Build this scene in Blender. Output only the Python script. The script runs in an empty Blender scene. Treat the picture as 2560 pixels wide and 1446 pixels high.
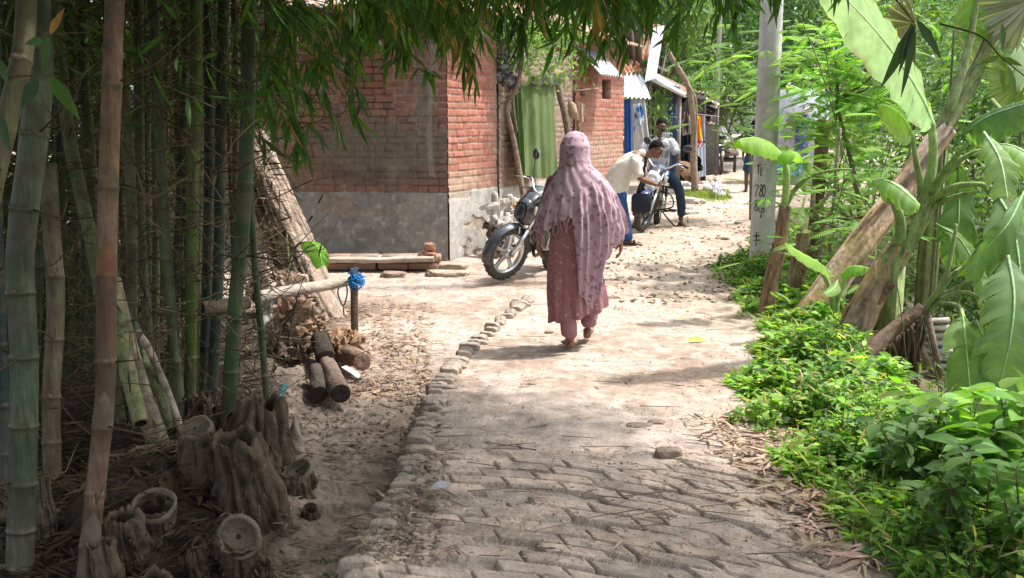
import bpy, math, random
import numpy as np
from mathutils import Vector, Matrix
R = math.radians
rng = np.random.default_rng(7)
random.seed(7)
C = bpy.context.scene.collection
S = bpy.context.scene

# ------------------------------------------------------------ camera, sky, sun, exposure
F = 2500.0; PITCH = math.atan(423 / F); CAMZ = 1.7
cam = bpy.data.cameras.new('camera'); cam.sensor_width = 36; cam.lens = F / 2560 * 36
cam.clip_start = .05; cam.clip_end = 500
camo = bpy.data.objects.new('camera', cam); C.objects.link(camo)
camo.location = (0, 0, CAMZ); camo.rotation_euler = (math.pi/2 - PITCH, 0, 0)
S.camera = camo
SUN_EL = R(61); SUN_AZ = R(12)          # azimuth measured from +x towards +y
w = bpy.data.worlds.new('World'); S.world = w; w.use_nodes = True
wn = w.node_tree.nodes; wl = w.node_tree.links
sky = wn.new('ShaderNodeTexSky'); sky.sky_type = 'NISHITA'; sky.sun_disc = False
sky.sun_elevation = SUN_EL; sky.sun_rotation = math.pi/2 - SUN_AZ; sky.air_density = 1.0; sky.dust_density = 3.0; sky.ozone_density = .6
hz = wn.new('ShaderNodeHueSaturation'); hz.inputs['Saturation'].default_value = .45; wl.new(sky.outputs[0], hz.inputs['Color']); wl.new(hz.outputs[0], wn['Background'].inputs[0]); wn['Background'].inputs[1].default_value = .15
sl = bpy.data.lights.new('sun', 'SUN'); sl.energy = 2.5; sl.angle = R(2.6); sl.color = (1, .955, .90)
so = bpy.data.objects.new('sun', sl); C.objects.link(so)
sd = Vector((math.cos(SUN_EL)*math.cos(SUN_AZ), math.cos(SUN_EL)*math.sin(SUN_AZ), math.sin(SUN_EL)))
so.rotation_euler = sd.to_track_quat('Z', 'Y').to_euler()
S.view_settings.view_transform = 'Standard'; S.view_settings.look = 'None'
S.view_settings.exposure = 1.38; S.view_settings.gamma = 1
S.cycles.max_bounces = 8; S.cycles.diffuse_bounces = 4; S.cycles.transmission_bounces = 4
S.cycles.use_denoising = True

# ------------------------------------------------------------ helpers
ct, st = math.cos(PITCH), math.sin(PITCH)
def ray(px, py):
    v = 723 - py
    return np.array([px - 1280, F*ct + v*st, -F*st + v*ct])
def at(px, py, Y):
    d = ray(px, py); return d * (Y / d[1]) + np.array([0, 0, CAMZ])
def gnd(px, py, z=0.):
    d = ray(px, py); return d * ((z - CAMZ) / d[2]) + np.array([0, 0, CAMZ])
def nrm(a):
    a = np.asarray(a, float); return a / np.maximum(np.linalg.norm(a, axis=-1, keepdims=True), 1e-9)
def hsh(i, j, s):
    n = (i.astype(np.int64)*374761393 + j.astype(np.int64)*668265263 + int(s)*1442695041) & 0x7fffffff
    n = ((n ^ (n >> 13)) * 1274126177) & 0x7fffffff
    return ((n ^ (n >> 16)) & 0xffff) / 65535.0
def vn(x, y, s=0):
    x = np.asarray(x, float); y = np.asarray(y, float)
    i = np.floor(x); j = np.floor(y); fx = x-i; fy = y-j
    fx = fx*fx*(3-2*fx); fy = fy*fy*(3-2*fy)
    return (hsh(i, j, s)*(1-fx)+hsh(i+1, j, s)*fx)*(1-fy) + (hsh(i, j+1, s)*(1-fx)+hsh(i+1, j+1, s)*fx)*fy
def fbm(x, y, s=0, o=4):
    r = 0; a = .5; t = 0
    for k in range(o):
        r = r + a*vn(x*2**k, y*2**k, s+k*17); t += a; a *= .5
    return r/t
def sst(a, b, x):
    t = np.clip((x-a)/(b-a), 0, 1); return t*t*(3-2*t)
def mixc(a, b, t):
    a = np.asarray(a, float); b = np.asarray(b, float); t = np.asarray(t, float)
    return a*(1-t[..., None]) + b*t[..., None]

class G:
    """collects geometry of ONE mesh object"""
    def __init__(s): s.v = []; s.f = []; s.c = []; s.n = 0
    def add(s, V, Fc, c=(.5, .5, .5)):
        V = np.asarray(V, float).reshape(-1, 3); n = len(V)
        c = np.asarray(c, float)
        if c.ndim == 1: c = np.tile(c, (n, 1))
        s.v.append(V); s.c.append(c)
        if isinstance(Fc, np.ndarray): s.f.append(Fc.astype(np.int64) + s.n)
        else:
            for k in (3, 4):
                q = [f for f in Fc if len(f) == k]
                if q: s.f.append(np.array(q, dtype=np.int64) + s.n)
            for f in Fc:
                if len(f) > 4: s.f.append(np.array([f], dtype=np.int64) + s.n)
        s.n += n; return s
    def mesh(s, name, off=(0, 0, 0), smooth=True):
        V = np.concatenate(s.v) - np.asarray(off); c = np.concatenate(s.c)
        me = bpy.data.meshes.new(name)
        tot = np.concatenate([np.full(len(f), f.shape[1]) for f in s.f])
        loops = np.concatenate([f.ravel() for f in s.f])
        me.vertices.add(len(V)); me.vertices.foreach_set('co', V.ravel())
        me.loops.add(len(loops)); me.loops.foreach_set('vertex_index', loops)
        me.polygons.add(len(tot)); st_ = np.concatenate([[0], np.cumsum(tot)[:-1]])
        me.polygons.foreach_set('loop_start', st_); me.polygons.foreach_set('loop_total', tot)
        me.polygons.foreach_set('use_smooth', np.full(len(tot), smooth))
        me.update(calc_edges=True)
        at_ = me.attributes.new('Col', 'FLOAT_COLOR', 'POINT')
        at_.data.foreach_set('color', np.concatenate([c, np.ones((len(c), 1))], 1).ravel())
        return me
    def build(s, name, m, parent=None, smooth=True, sharp=None, **kw):
        off = np.zeros(3); p = parent
        while p is not None: off += np.array(p.location); p = p.parent
        o = bpy.data.objects.new(name, s.mesh(name, off, smooth)); C.objects.link(o)
        if sharp:
            o.data.set_sharp_from_angle(angle=R(sharp))
        o.data.materials.append(m)
        if parent is not None: o.parent = parent
        if kw: tag(o, **kw)
        return o
def tag(o, label=None, cat=None, group=None, kind=None):
    if label: o['label'] = label
    if cat: o['category'] = cat
    if group: o['group'] = group
    if kind: o['kind'] = kind
    return o
def thing(name, label, cat, loc=(0, 0, 0), group=None):
    o = bpy.data.objects.new(name, None); C.objects.link(o); o.empty_display_size = .1
    o.location = [float(a) for a in loc]; return tag(o, label, cat, group)
def dup(root, loc=None, rot=None, scale=None, label=None, mirror=False):
    def cp(o, par):
        c = o.copy(); C.objects.link(c)
        if par is not None: c.parent = par
        for ch in list(o.children): cp(ch, c)
        return c
    r = cp(root, None)
    if loc is not None: r.location = [float(a) for a in loc]
    if rot is not None: r.rotation_euler = rot
    if scale is not None: r.scale = (scale,)*3 if np.isscalar(scale) else scale
    if label: r['label'] = label
    return r

def frames(P):
    P = np.asarray(P, float); T = np.gradient(P, axis=0); T = nrm(T)
    ref = np.array([0, 0, 1.]) if abs(T[0][2]) < .9 else np.array([0, 1., 0])
    n = nrm(np.cross(ref, T[0])); N = [n]
    for k in range(1, len(P)):
        n = N[-1] - T[k]*np.dot(N[-1], T[k]); N.append(nrm(n))
    N = np.array(N); return T, N, np.cross(T, N)
def tube(g, P, r, c=(.5, .5, .5), seg=10, caps=True, ry=None, fold=None):
    """r: scalar or list; ry: second half axis (list/scalar); fold: fn(ang,i)->scale"""
    P = np.asarray(P, float); n = len(P)
    r = np.full(n, r) if np.isscalar(r) else np.asarray(r, float)
    ry = r if ry is None else (np.full(n, ry) if np.isscalar(ry) else np.asarray(ry, float))
    T, N, B = frames(P); a = np.linspace(0, 2*np.pi, seg, endpoint=False)
    V = P[:, None] + N[:, None]*(np.cos(a)[None, :, None]*r[:, None, None]) + B[:, None]*(np.sin(a)[None, :, None]*ry[:, None, None])
    if fold is not None:
        V = P[:, None] + (V-P[:, None])*fold(a[None, :], np.arange(n)[:, None])[..., None]
    V = V.reshape(-1, 3)
    i = np.arange(n-1)[:, None]*seg; j = np.arange(seg)[None]; j2 = (j+1) % seg
    Fq = np.stack([i+j, i+j2, i+seg+j2, i+seg+j], -1).reshape(-1, 4)
    c = np.asarray(c, float)
    if c.ndim == 2 and len(c) == n: c = np.repeat(c, seg, 0)
    g.add(V, Fq, c)
    if caps:
        base = g.n - n*seg
        g.f.append(np.array([[base + k for k in range(seg)][::-1]])); g.f.append(np.array([[base+(n-1)*seg+k for k in range(seg)]]))
    return g
def smooth_path(P, k=8):
    """catmull-rom through points"""
    P = np.asarray(P, float)
    if len(P) < 3: return np.array([P[0]+(P[-1]-P[0])*t for t in np.linspace(0, 1, k+1)])
    Q = np.vstack([2*P[0]-P[1], P, 2*P[-1]-P[-2]]); out = []
    for i in range(1, len(Q)-2):
        for t in np.linspace(0, 1, k, endpoint=False):
            p0, p1, p2, p3 = Q[i-1], Q[i], Q[i+1], Q[i+2]
            out.append(.5*((2*p1)+(-p0+p2)*t+(2*p0-5*p1+4*p2-p3)*t*t+(-p0+3*p1-3*p2+p3)*t**3))
    out.append(P[-1]); return np.array(out)
def rotm(rx=0, ry=0, rz=0):
    return np.array(Matrix.Rotation(rz, 3, 'Z') @ Matrix.Rotation(ry, 3, 'Y') @ Matrix.Rotation(rx, 3, 'X'))
def box(g, c, s, col=(.5, .5, .5), M=None, bev=0.):
    """box centre c, full size s, rotation matrix M, chamfer bev"""
    x, y, z = np.asarray(s, float)/2; b = min(bev, x*.9, y*.9, z*.9)
    if b <= 0:
        V = np.array([[i*x, j*y, k*z] for i in (-1, 1) for j in (-1, 1) for k in (-1, 1)])
        Fc = [(0, 1, 3, 2), (4, 6, 7, 5), (0, 4, 5, 1), (2, 3, 7, 6), (0, 2, 6, 4), (1, 5, 7, 3)]
    else:
        V = []; ix = {}
        for i in (-1, 1):
            for j in (-1, 1):
                for k in (-1, 1):
                    for ax in range(3):
                        p = np.array([i*(x-b), j*(y-b), k*(z-b)]); p[ax] = (i*x, j*y, k*z)[ax]
                        ix[i, j, k, ax] = len(V); V.append(p)
        V = np.array(V); Fc = []
        for ax in range(3):
            o1, o2 = [a for a in range(3) if a != ax]
            for sgn in (-1, 1):
                q = []
                for a, b_ in ((-1, -1), (1, -1), (1, 1), (-1, 1)):
                    t = [0, 0, 0]; t[ax] = sgn; t[o1] = a; t[o2] = b_; q.append(ix[t[0], t[1], t[2], ax])
                Fc.append(tuple(q))
            for a in (-1, 1):
                for b_ in (-1, 1):
                    q = []
                    for sgn, axx in ((-1, o1), (1, o1), (1, o2), (-1, o2)):
                        t = [0, 0, 0]; t[ax] = sgn; t[o1] = a; t[o2] = b_; q.append(ix[t[0], t[1], t[2], axx])
                    Fc.append(tuple(q))
        for i in (-1, 1):
            for j in (-1, 1):
                for k in (-1, 1): Fc.append((ix[i, j, k, 0], ix[i, j, k, 1], ix[i, j, k, 2]))
        # fix winding
        F2 = []
        for f in Fc:
            p = V[list(f)]; nn = np.cross(p[1]-p[0], p[2]-p[0])
            F2.append(f if np.dot(nn, p.mean(0)) > 0 else f[::-1])
        Fc = F2
    if M is not None: V = V @ np.asarray(M).T
    return g.add(V + np.asarray(c, float), Fc, col)
def ball(g, c, r, col=(.5, .5, .5), M=None, nu=14, nv=9):
    r = np.full(3, r) if np.isscalar(r) else np.asarray(r, float)
    th = np.linspace(0, np.pi, nv); ph = np.linspace(0, 2*np.pi, nu, endpoint=False)
    V = np.stack([np.sin(th)[:, None]*np.cos(ph), np.sin(th)[:, None]*np.sin(ph), np.cos(th)[:, None]*np.ones(nu)], -1).reshape(-1, 3)*r
    if M is not None: V = V @ np.asarray(M).T
    i = np.arange(nv-1)[:, None]*nu; j = np.arange(nu)[None]; j2 = (j+1) % nu
    return g.add(V+np.asarray(c, float), np.stack([i+j, i+nu+j, i+nu+j2, i+j2], -1).reshape(-1, 4), col)
def grid(g, V, col=(.5, .5, .5)):
    """V (n,m,3)"""
    n, m = V.shape[:2]; i = np.arange(n-1)[:, None]*m; j = np.arange(m-1)[None]
    Fq = np.stack([i+j, i+j+1, i+m+j+1, i+m+j], -1).reshape(-1, 4)
    c = np.asarray(col, float)
    if c.ndim == 3: c = c.reshape(-1, 3)
    return g.add(V.reshape(-1, 3), Fq, c)
LANCE = ((.12, .55), (.35, 1.), (.7, .6)); BROAD = ((.12, .6), (.38, 1.), (.72, .75)); SMALL = ((.45, 1.),)
def leaves(g, P, D, N, L, W, col, stn=LANCE, droop=.15, fold=.12):
    P = np.asarray(P, float); n = len(P); D = nrm(D); Sd = nrm(np.cross(D, N)); N = np.cross(Sd, D)
    L = np.broadcast_to(np.asarray(L, float), (n,))[:, None]; W = np.broadcast_to(np.asarray(W, float), (n,))[:, None]
    rows = [P]; 
    for a, w_ in stn:
        mid = P + D*L*a - N*L*droop*a*a
        off = Sd*W*w_*.5 + N*W*w_*fold
        off2 = -Sd*W*w_*.5 + N*W*w_*fold
        rows += [mid, mid+off, mid+off2]
    rows.append(P + D*L - N*L*droop)
    k = len(rows); V = np.stack(rows, 1).reshape(-1, 3); ns = len(stn)
    tri = [(0, 1, 2), (0, 3, 1)]; quad = []
    for s in range(ns-1):
        a = 1+3*s; b = a+3
        quad += [(a, b, b+1, a+1), (a, a+2, b+2, b)]
    a = 1+3*(ns-1); tri += [(a, k-1, a+1), (a, a+2, k-1)]
    base = np.arange(n)[:, None, None]*k
    col = np.asarray(col, float)
    if col.ndim == 1: col = np.tile(col, (n, 1))
    g.add(V, (base+np.array(tri)[None]).reshape(-1, 3), np.repeat(col, k, 0))
    if quad: g.f.append((base+np.array(quad)[None]).reshape(-1, 4) + (g.n - n*k))
    return g
def sticks(g, A, B, r0, r1, col):
    A = np.asarray(A, float); B = np.asarray(B, float); n = len(A); T = nrm(B-A)
    ref = np.where(np.abs(T[:, 2:3]) < .9, np.array([[0, 0, 1.]]), np.array([[0, 1., 0]]))
    N = nrm(np.cross(T, ref)); Bn = np.cross(T, N); V = []
    r0 = np.broadcast_to(r0, (n,))[:, None]; r1 = np.broadcast_to(r1, (n,))[:, None]
    for p, r in ((A, r0), (B, r1)):
        for k in range(3):
            a = k*2*np.pi/3; V.append(p + (N*math.cos(a)+Bn*math.sin(a))*r)
    V = np.stack(V, 1).reshape(-1, 3); q = np.array([(0, 1, 4, 3), (1, 2, 5, 4), (2, 0, 3, 5)])
    col = np.asarray(col, float)
    if col.ndim == 1: col = np.tile(col, (n, 1))
    return g.add(V, (np.arange(n)[:, None, None]*6+q[None]).reshape(-1, 4), np.repeat(col, 6, 0))
def vary(col, n, a=.25, hue=.1):
    c = np.asarray(col, float)[None]*(1+(rng.random((n, 1))-.5)*2*a)
    return np.clip(c*(1+(rng.random((n, 3))-.5)*2*hue), 0.002, 1)
def rdir(n, up=0.):
    d = rng.normal(size=(n, 3)); d[:, 2] += up; return nrm(d)

def mat(name, rough=.8, color=None, var=.2, vs=6, bump=0., bs=40, spec=.3, metal=0, transl=0., tcol=None, coat=0, alpha=None, mott=None, stretch=None):
    """principled material; base = Col attribute (or color) times noise; transl: share of light passing through"""
    m = bpy.data.materials.new(name); m.use_nodes = True; nt = m.node_tree; N = nt.nodes; Lk = nt.links
    p = N['Principled BSDF']; out = N['Material Output']
    p.inputs['Roughness'].default_value = rough; p.inputs['Metallic'].default_value = metal
    p.inputs['Specular IOR Level'].default_value = spec; p.inputs['Coat Weight'].default_value = coat
    if color is None:
        a = N.new('ShaderNodeAttribute'); a.attribute_name = 'Col'; src = a.outputs['Color']
    else:
        a = N.new('ShaderNodeRGB'); a.outputs[0].default_value = (*color, 1); src = a.outputs[0]
    tc = N.new('ShaderNodeTexCoord')
    if stretch:   # streaks along the height
        mp = N.new('ShaderNodeMapping'); mp.inputs['Scale'].default_value = stretch; Lk.new(tc.outputs['Object'], mp.inputs[0])
        nz = N.new('ShaderNodeTexNoise'); nz.inputs['Scale'].default_value = 1; nz.inputs['Detail'].default_value = 6; nz.inputs['Roughness'].default_value = .7; Lk.new(mp.outputs[0], nz.inputs['Vector'])
        mr = N.new('ShaderNodeMapRange'); mr.inputs[1].default_value = .3; mr.inputs[2].default_value = .7; mr.inputs[3].default_value = .55; mr.inputs[4].default_value = 1.35; Lk.new(nz.outputs[0], mr.inputs[0])
        mx = N.new('ShaderNodeVectorMath'); mx.operation = 'MULTIPLY'; Lk.new(src, mx.inputs[0]); Lk.new(mr.outputs[0], mx.inputs[1]); src = mx.outputs[0]
    if mott:   # (second colour, scale, low, high): blotches of another colour
        nz = N.new('ShaderNodeTexNoise'); nz.inputs['Scale'].default_value = mott[1]; nz.inputs['Detail'].default_value = 6
        Lk.new(tc.outputs['Object'], nz.inputs['Vector'])
        mr = N.new('ShaderNodeMapRange'); mr.inputs[1].default_value = mott[2]; mr.inputs[2].default_value = mott[3]
        Lk.new(nz.outputs[0], mr.inputs[0])
        mx = N.new('ShaderNodeMix'); mx.data_type = 'RGBA'; mx.inputs[7].default_value = (*mott[0], 1)
        Lk.new(mr.outputs[0], mx.inputs[0]); Lk.new(src, mx.inputs[6]); src = mx.outputs[2]
    if var:
        nz = N.new('ShaderNodeTexNoise'); nz.inputs['Scale'].default_value = vs; nz.inputs['Detail'].default_value = 8
        nz.inputs['Roughness'].default_value = .65
        Lk.new(tc.outputs['Object'], nz.inputs['Vector'])
        mr = N.new('ShaderNodeMapRange'); mr.inputs[1].default_value = .25; mr.inputs[2].default_value = .75
        mr.inputs[3].default_value = 1-var*1.3; mr.inputs[4].default_value = 1+var
        Lk.new(nz.outputs[0], mr.inputs[0])
        mx = N.new('ShaderNodeVectorMath'); mx.operation = 'MULTIPLY'
        Lk.new(src, mx.inputs[0]); Lk.new(mr.outputs[0], mx.inputs[1]); src = mx.outputs[0]
    Lk.new(src, p.inputs['Base Color'])
    if bump:
        nz = N.new('ShaderNodeTexNoise'); nz.inputs['Scale'].default_value = bs; nz.inputs['Detail'].default_value = 5
        Lk.new(tc.outputs['Object'], nz.inputs['Vector'])
        b = N.new('ShaderNodeBump'); b.inputs['Strength'].default_value = bump; b.inputs['Distance'].default_value = .02
        Lk.new(nz.outputs[0], b.inputs['Height']); Lk.new(b.outputs[0], p.inputs['Normal'])
    last = p.outputs[0]
    if transl:
        t = N.new('ShaderNodeBsdfTranslucent'); mm = N.new('ShaderNodeVectorMath'); mm.operation = 'MULTIPLY'
        mm.inputs[1].default_value = tcol or (1.5, 1.7, .5)
        Lk.new(src, mm.inputs[0]); Lk.new(mm.outputs[0], t.inputs[0])
        ms = N.new('ShaderNodeMixShader'); ms.inputs[0].default_value = transl
        Lk.new(last, ms.inputs[1]); Lk.new(t.outputs[0], ms.inputs[2]); last = ms.outputs[0]
    if alpha is not None:
        tr = N.new('ShaderNodeBsdfTransparent'); ms = N.new('ShaderNodeMixShader'); ms.inputs[0].default_value = alpha
        Lk.new(tr.outputs[0], ms.inputs[1]); Lk.new(last, ms.inputs[2]); last = ms.outputs[0]
    Lk.new(last, out.inputs['Surface'])
    return m
M = {}
M['soil'] = mat('soil', .95, var=.32, vs=9, bump=.5, bs=60, spec=.15)
M['brick'] = mat('brick', .92, var=.25, vs=14, bump=.5, bs=70, spec=.15)
M['plaster'] = mat('plaster', .9, var=.3, vs=5, bump=.35, bs=40, spec=.2)
M['leaf'] = mat('leaf', .5, var=.12, vs=3, transl=.48, spec=.3, tcol=(1.7, 1.75, .5))
M['leafdark'] = mat('bamboo leaf', .5, var=.12, vs=3, transl=.38, spec=.35, tcol=(1.7, 2.2, .5))
M['banana'] = mat('banana leaf', .55, var=.18, vs=9, transl=.5, spec=.25, mott=((.30, .24, .10), 5, .66, .74), tcol=(1.5, 1.8, .35))
M['dry'] = mat('dry leaf', .85, var=.25, vs=20, transl=.15, tcol=(1.1, 1, .8), spec=.15)
M['culm'] = mat('culm', .5, var=.3, vs=14, spec=.3, mott=((.10, .085, .055), 9, .50, .66), stretch=(70, 70, 7))
M['wood'] = mat('wood', .9, var=.35, vs=12, bump=.6, bs=45, spec=.15)
M['bark'] = mat('bark', .95, var=.4, vs=16, bump=1., bs=30, spec=.1)
M['stem'] = mat('banana stem', .7, var=.3, vs=8, stretch=(30, 30, 8), bump=.4, bs=30, spec=.25)
M['stone'] = mat('stone', .9, var=.3, vs=12, bump=.6, bs=40, spec=.2)
M['tin'] = mat('galvanised tin', .38, var=.18, vs=4, metal=.55, spec=.5)
M['rust'] = mat('rusted tin', .8, var=.35, vs=8, spec=.2, mott=((.30, .11, .05), 5, .45, .6))
M['cloth'] = mat('cloth', .9, var=.1, vs=20, spec=.1, transl=.1, tcol=(1, 1, 1))
M['skin'] = mat('skin', .5, var=.1, vs=12, spec=.35)
M['hair'] = mat('hair', .8, var=.1, vs=40, spec=.08, bump=.3, bs=150)
M['metal'] = mat('metal', .28, var=.08, metal=.9, spec=.5)
M['paint'] = mat('paint', .25, var=.06, vs=8, coat=.6, spec=.5)
M['rubber'] = mat('rubber', .8, var=.25, vs=20, spec=.2)
M['plastic'] = mat('plastic', .45, var=.1, spec=.4)
M['concrete'] = mat('concrete', .85, var=.22, vs=7, bump=.25, bs=40, spec=.2)
M['sheet'] = mat('plastic sheet', .4, var=.15, vs=6, transl=.35, tcol=(1, 1, 1), spec=.4)
# ------------------------------------------------------------ the ground
def edge(pts):
    q = np.array([gnd(*p)[:2] for p in pts]); q = q[np.argsort(q[:, 1])]
    return lambda y: np.interp(y, q[:, 1], q[:, 0])
XL = edge([(800, 1600), (868, 1446), (985, 1230), (1020, 1130), (1065, 1000), (1140, 890), (1220, 825), (1300, 765), (1370, 705), (1500, 620), (1680, 520), (1740, 440)])
XR = edge([(2380, 1600), (2215, 1446), (2010, 1250), (1905, 1110), (1885, 980), (1880, 850), (1835, 740), (1815, 680), (1860, 600), (1900, 520), (1960, 450)])
YC = gnd(1500, 1155)[1]                                    # crest of the near paving
def H(x, y, fine=False):
    x = np.asarray(x, float); y = np.asarray(y, float)
    xl = XL(y); xr = XR(y)
    h = .03*(fbm(x*.8, y*.8, 3)-.5)
    left = sst(.0, -.04, x-xl)*sst(8.6, 6.2, y)            # ground left of the kerb lies lower
    h = h - left*.12 - .03*np.exp(-((x-xl+.07)/.05)**2)*sst(8.6, 6.2, y)
    h = h + sst(-.5, -1.6, x-xl)*sst(9, 6, y)*.16*(.5+fbm(x*2, y*2, 5))
    right = sst(.25, 2.2, x-xr)*sst(26, 15, y)
    h = h - right*.55
    on = sst(-.03, .03, x-xl)*sst(.5, .1, x-xr)
    crest = sst(YC+.10, YC-.04, y + .10*(fbm(x*3, y*0, 9)-.5) + .05*(x-.9))
    h = h + on*crest*.045
    return h
def Hs(x, y): return float(H(np.array([x]), np.array([y]))[0])

def bricklay(x, y, L=.24, W=.098, ang=.42, seed=1):
    """running bond in a turned frame -> (edge distance, id hash, local u, v)"""
    wob = .07*(fbm(x*2, y*2, seed+40)-.5)
    xx = x+.2; u = x + .35*y + wob; v = y + .12*xx + .24*np.sign(xx)*xx*xx + wob
    r = np.floor(v/W); uu = u/L + .5*(r % 2) + .2*hsh(r, r*0, seed+3); k = np.floor(uu)
    fu = (uu-k)*L; fv = v-r*W
    d = np.minimum(np.minimum(fu, L-fu), np.minimum(fv, W-fv))
    return d, k, r, fu-L/2, fv-W/2
def make_ground():
    us = np.concatenate([np.linspace(-3.2, -.66, 40, endpoint=False), np.linspace(-.66, .66, 820), np.linspace(.66, 3.2, 41)[1:]])
    ys = np.concatenate([np.linspace(-8, 1.2, 14, endpoint=False), np.linspace(1.2, 2.6, 20, endpoint=False), np.linspace(2.6, 3.4, 40, endpoint=False), np.linspace(3.4, 5.4, 340, endpoint=False), np.geomspace(5.4, 9, 200, endpoint=False), np.geomspace(9, 26, 210), np.geomspace(26, 120, 40)[1:]])
    Y, U = np.meshgrid(ys, us, indexing='ij'); X = U*np.maximum(Y, 2.6) + 0
    xl = XL(Y); xr = XR(Y)
    h = H(X, Y)
    on = sst(-.02, .03, X-xl)*sst(.35, .05, X-xr)
    on = np.where(Y < 12, on, sst(.0, .5, X-xl)*sst(.4, .0, X-xr))
    # paving bricks
    d, k, r, fu, fv = bricklay(X, Y, ang=-.52)
    hb = hsh(k, r, 11); tx = hsh(k, r, 12)-.5; ty = hsh(k, r, 13)-.5
    near = sst(YC+.3, YC-.05, Y)
    far = sst(7.2, 9.5, Y)*.8
    expo = np.clip(near + far + .30, 0, 1)                  # how bare the bricks lie
    rough = fbm(X*22, Y*22, 21)-.5
    jag = d + .008*(fbm(X*45, Y*45, 31)-.5)
    gm = sst(.40, .52, fbm(X*3.2+7, Y*5, 33))                # joints stand open only here and there
    brk = .020 + .012*(hb-.5)*(1.0+far*2) + tx*fu*.07*(1+1.6*far) - (.02+.09*ty)*fv*(1+1.8*far) + rough*(.004+.004*far)
    brk = brk - sst(.008, .002, jag)*(.024*gm + .002)
    gone = (hsh(k, r, 14) > .94)
    brk = np.where(gone, -.012+rough*.01, brk)
    dirt = .0135 + .024*(fbm(X*3, Y*3, 22)-.5)*2 + .005*(fbm(X*25, Y*25, 23)-.5)*(1+far) + (hsh(k, r, 14) > .8)*0 + (1-expo)*.016 - near*.010 - gm*near*.010
    mid = sst(.62, .25, np.abs(X-(xl+xr)/2 - .05)/np.maximum(xr-xl, .5)*2)
    dirt = dirt + mid*(1-near)*.010*sst(9, 7.5, Y)
    bare = sst(-.003, .005, brk-dirt)
    hp = np.maximum(brk, dirt) - .012
    hh = h + on*hp*(Y > 2)
    # plain soil: clods, prints
    off = 1-on
    clod = fbm(X*14, Y*14, 61); clod2 = fbm(X*40, Y*40, 62)
    grey_l = sst(8.2, 6.4, Y + .35*(X+1))*sst(.2, -.1, X-xl)  # grey brown soil left of the kerb, with coarser clods
    hh = hh + off*((clod-.5)*.045*(.35+.65*grey_l) + (clod2-.5)*.018)
    for q in range(60):                                     # pits and foot prints in the soft soil
        cx, cy = gnd(rng.uniform(620, 1000), rng.uniform(960, 1440))[:2]; rr = rng.uniform(.03, .08)
        hh = hh - .014*np.exp(-(((X-cx)/rr)**2+((Y-cy)/(rr*.8))**2))*off
    gx, gy = gnd(620, 1240)[:2]
    hh += .12*np.exp(-(((X-gx-.0)/.42)**2+((Y-gy-.2)/.5)**2))*off
    # colours
    n1 = fbm(X*1.6, Y*1.6, 71); n2 = fbm(X*9, Y*9, 72); n3 = fbm(X*30, Y*30, 73)
    pale = np.array([.46, .378, .322]); tan = np.array([.33, .245, .19]); grey = np.array([.265, .21, .17]); gpav = np.array([.52, .435, .375])
    col = mixc(np.broadcast_to(tan, X.shape+(3,)), pale, sst(.36, .62, n1*.45+n2*.35+n3*.2))
    nearc = sst(6.4, 4.6, Y+.4*(n1-.5)*2)
    col = mixc(col, mixc(np.broadcast_to(gpav, X.shape+(3,)), pale*.85, sst(.45, .8, n1)), on*nearc*.8)
    bc = gpav[None, None]*(.80+.45*hsh(k, r, 15))[..., None]*np.array([1.05, .98, .93])
    bc = mixc(bc, np.array([.42, .29, .22]), (hsh(k, r, 16) > .88)*.4)
    bc = mixc(bc, np.array([.52, .40, .30]), far*.8)
    col = mixc(col, bc, on*bare*(.30+.35*np.maximum(near, far)))
    joint = sst(.010, .0, jag)*on*(near*.75+far*.45)
    col = mixc(col, np.array([.11, .085, .068]), joint*(1-gone)*gm*(near*.8+far*.5)*.75)
    col = mixc(col, np.broadcast_to(grey, X.shape+(3,))*(.75+.5*n2)[..., None], off*grey_l)
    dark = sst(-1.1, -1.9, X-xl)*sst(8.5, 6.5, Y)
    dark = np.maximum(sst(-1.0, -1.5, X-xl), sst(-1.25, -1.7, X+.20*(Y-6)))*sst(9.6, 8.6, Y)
    col = mixc(col, np.array([.040, .030, .022])*(.6+.8*n2)[..., None], dark*.92)  # ground under the clump darkened in the colour to deepen its shade
    rt = sst(.1, .5, X-xr)*sst(28, 16, Y)
    col = mixc(col, np.array([.10, .085, .05])*(.7+.6*n2)[..., None], rt*.9)
    col = col*(.86+.28*n3)[..., None]
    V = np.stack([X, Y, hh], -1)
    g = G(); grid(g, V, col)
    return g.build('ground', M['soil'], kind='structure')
make_ground()

# kerb bricks down the left side of the lane
kb = G(); b_, a_ = np.meshgrid(np.linspace(0, 2*np.pi, 33), np.linspace(-1, 1, 15)); sq_ = lambda q: np.sign(q)*np.abs(q)**.28
Pk = np.stack([a_*.075*(1+.05*(fbm(b_*1.5, a_, 8)-.5)), sq_(np.cos(b_))*.036*(1-.25*np.abs(a_)**6)*(1+.30*(fbm(b_*1.2, a_*2.5, 9)-.5)), sq_(np.sin(b_))*.050*(1-.25*np.abs(a_)**6)*(1+.35*(fbm(b_*1.2+5, a_*2.5, 10)-.5))], -1); grid(kb, Pk, np.array([.38, .315, .265])*(.65+.6*fbm(b_*3, a_*5, 11))[..., None])
for e_ in (0, -1): kb.add(Pk[e_, :-1], [tuple(range(32))[::(1 if e_ == 0 else -1)]], (.30, .24, .19))
kp = kb.build('kerb_brick', M['brick'], label='weathered brick in the kerb row along the left side of the lane', cat='brick', group='kerb bricks along the lane')
yy = 3.3; first = True; ki = 0
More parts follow.
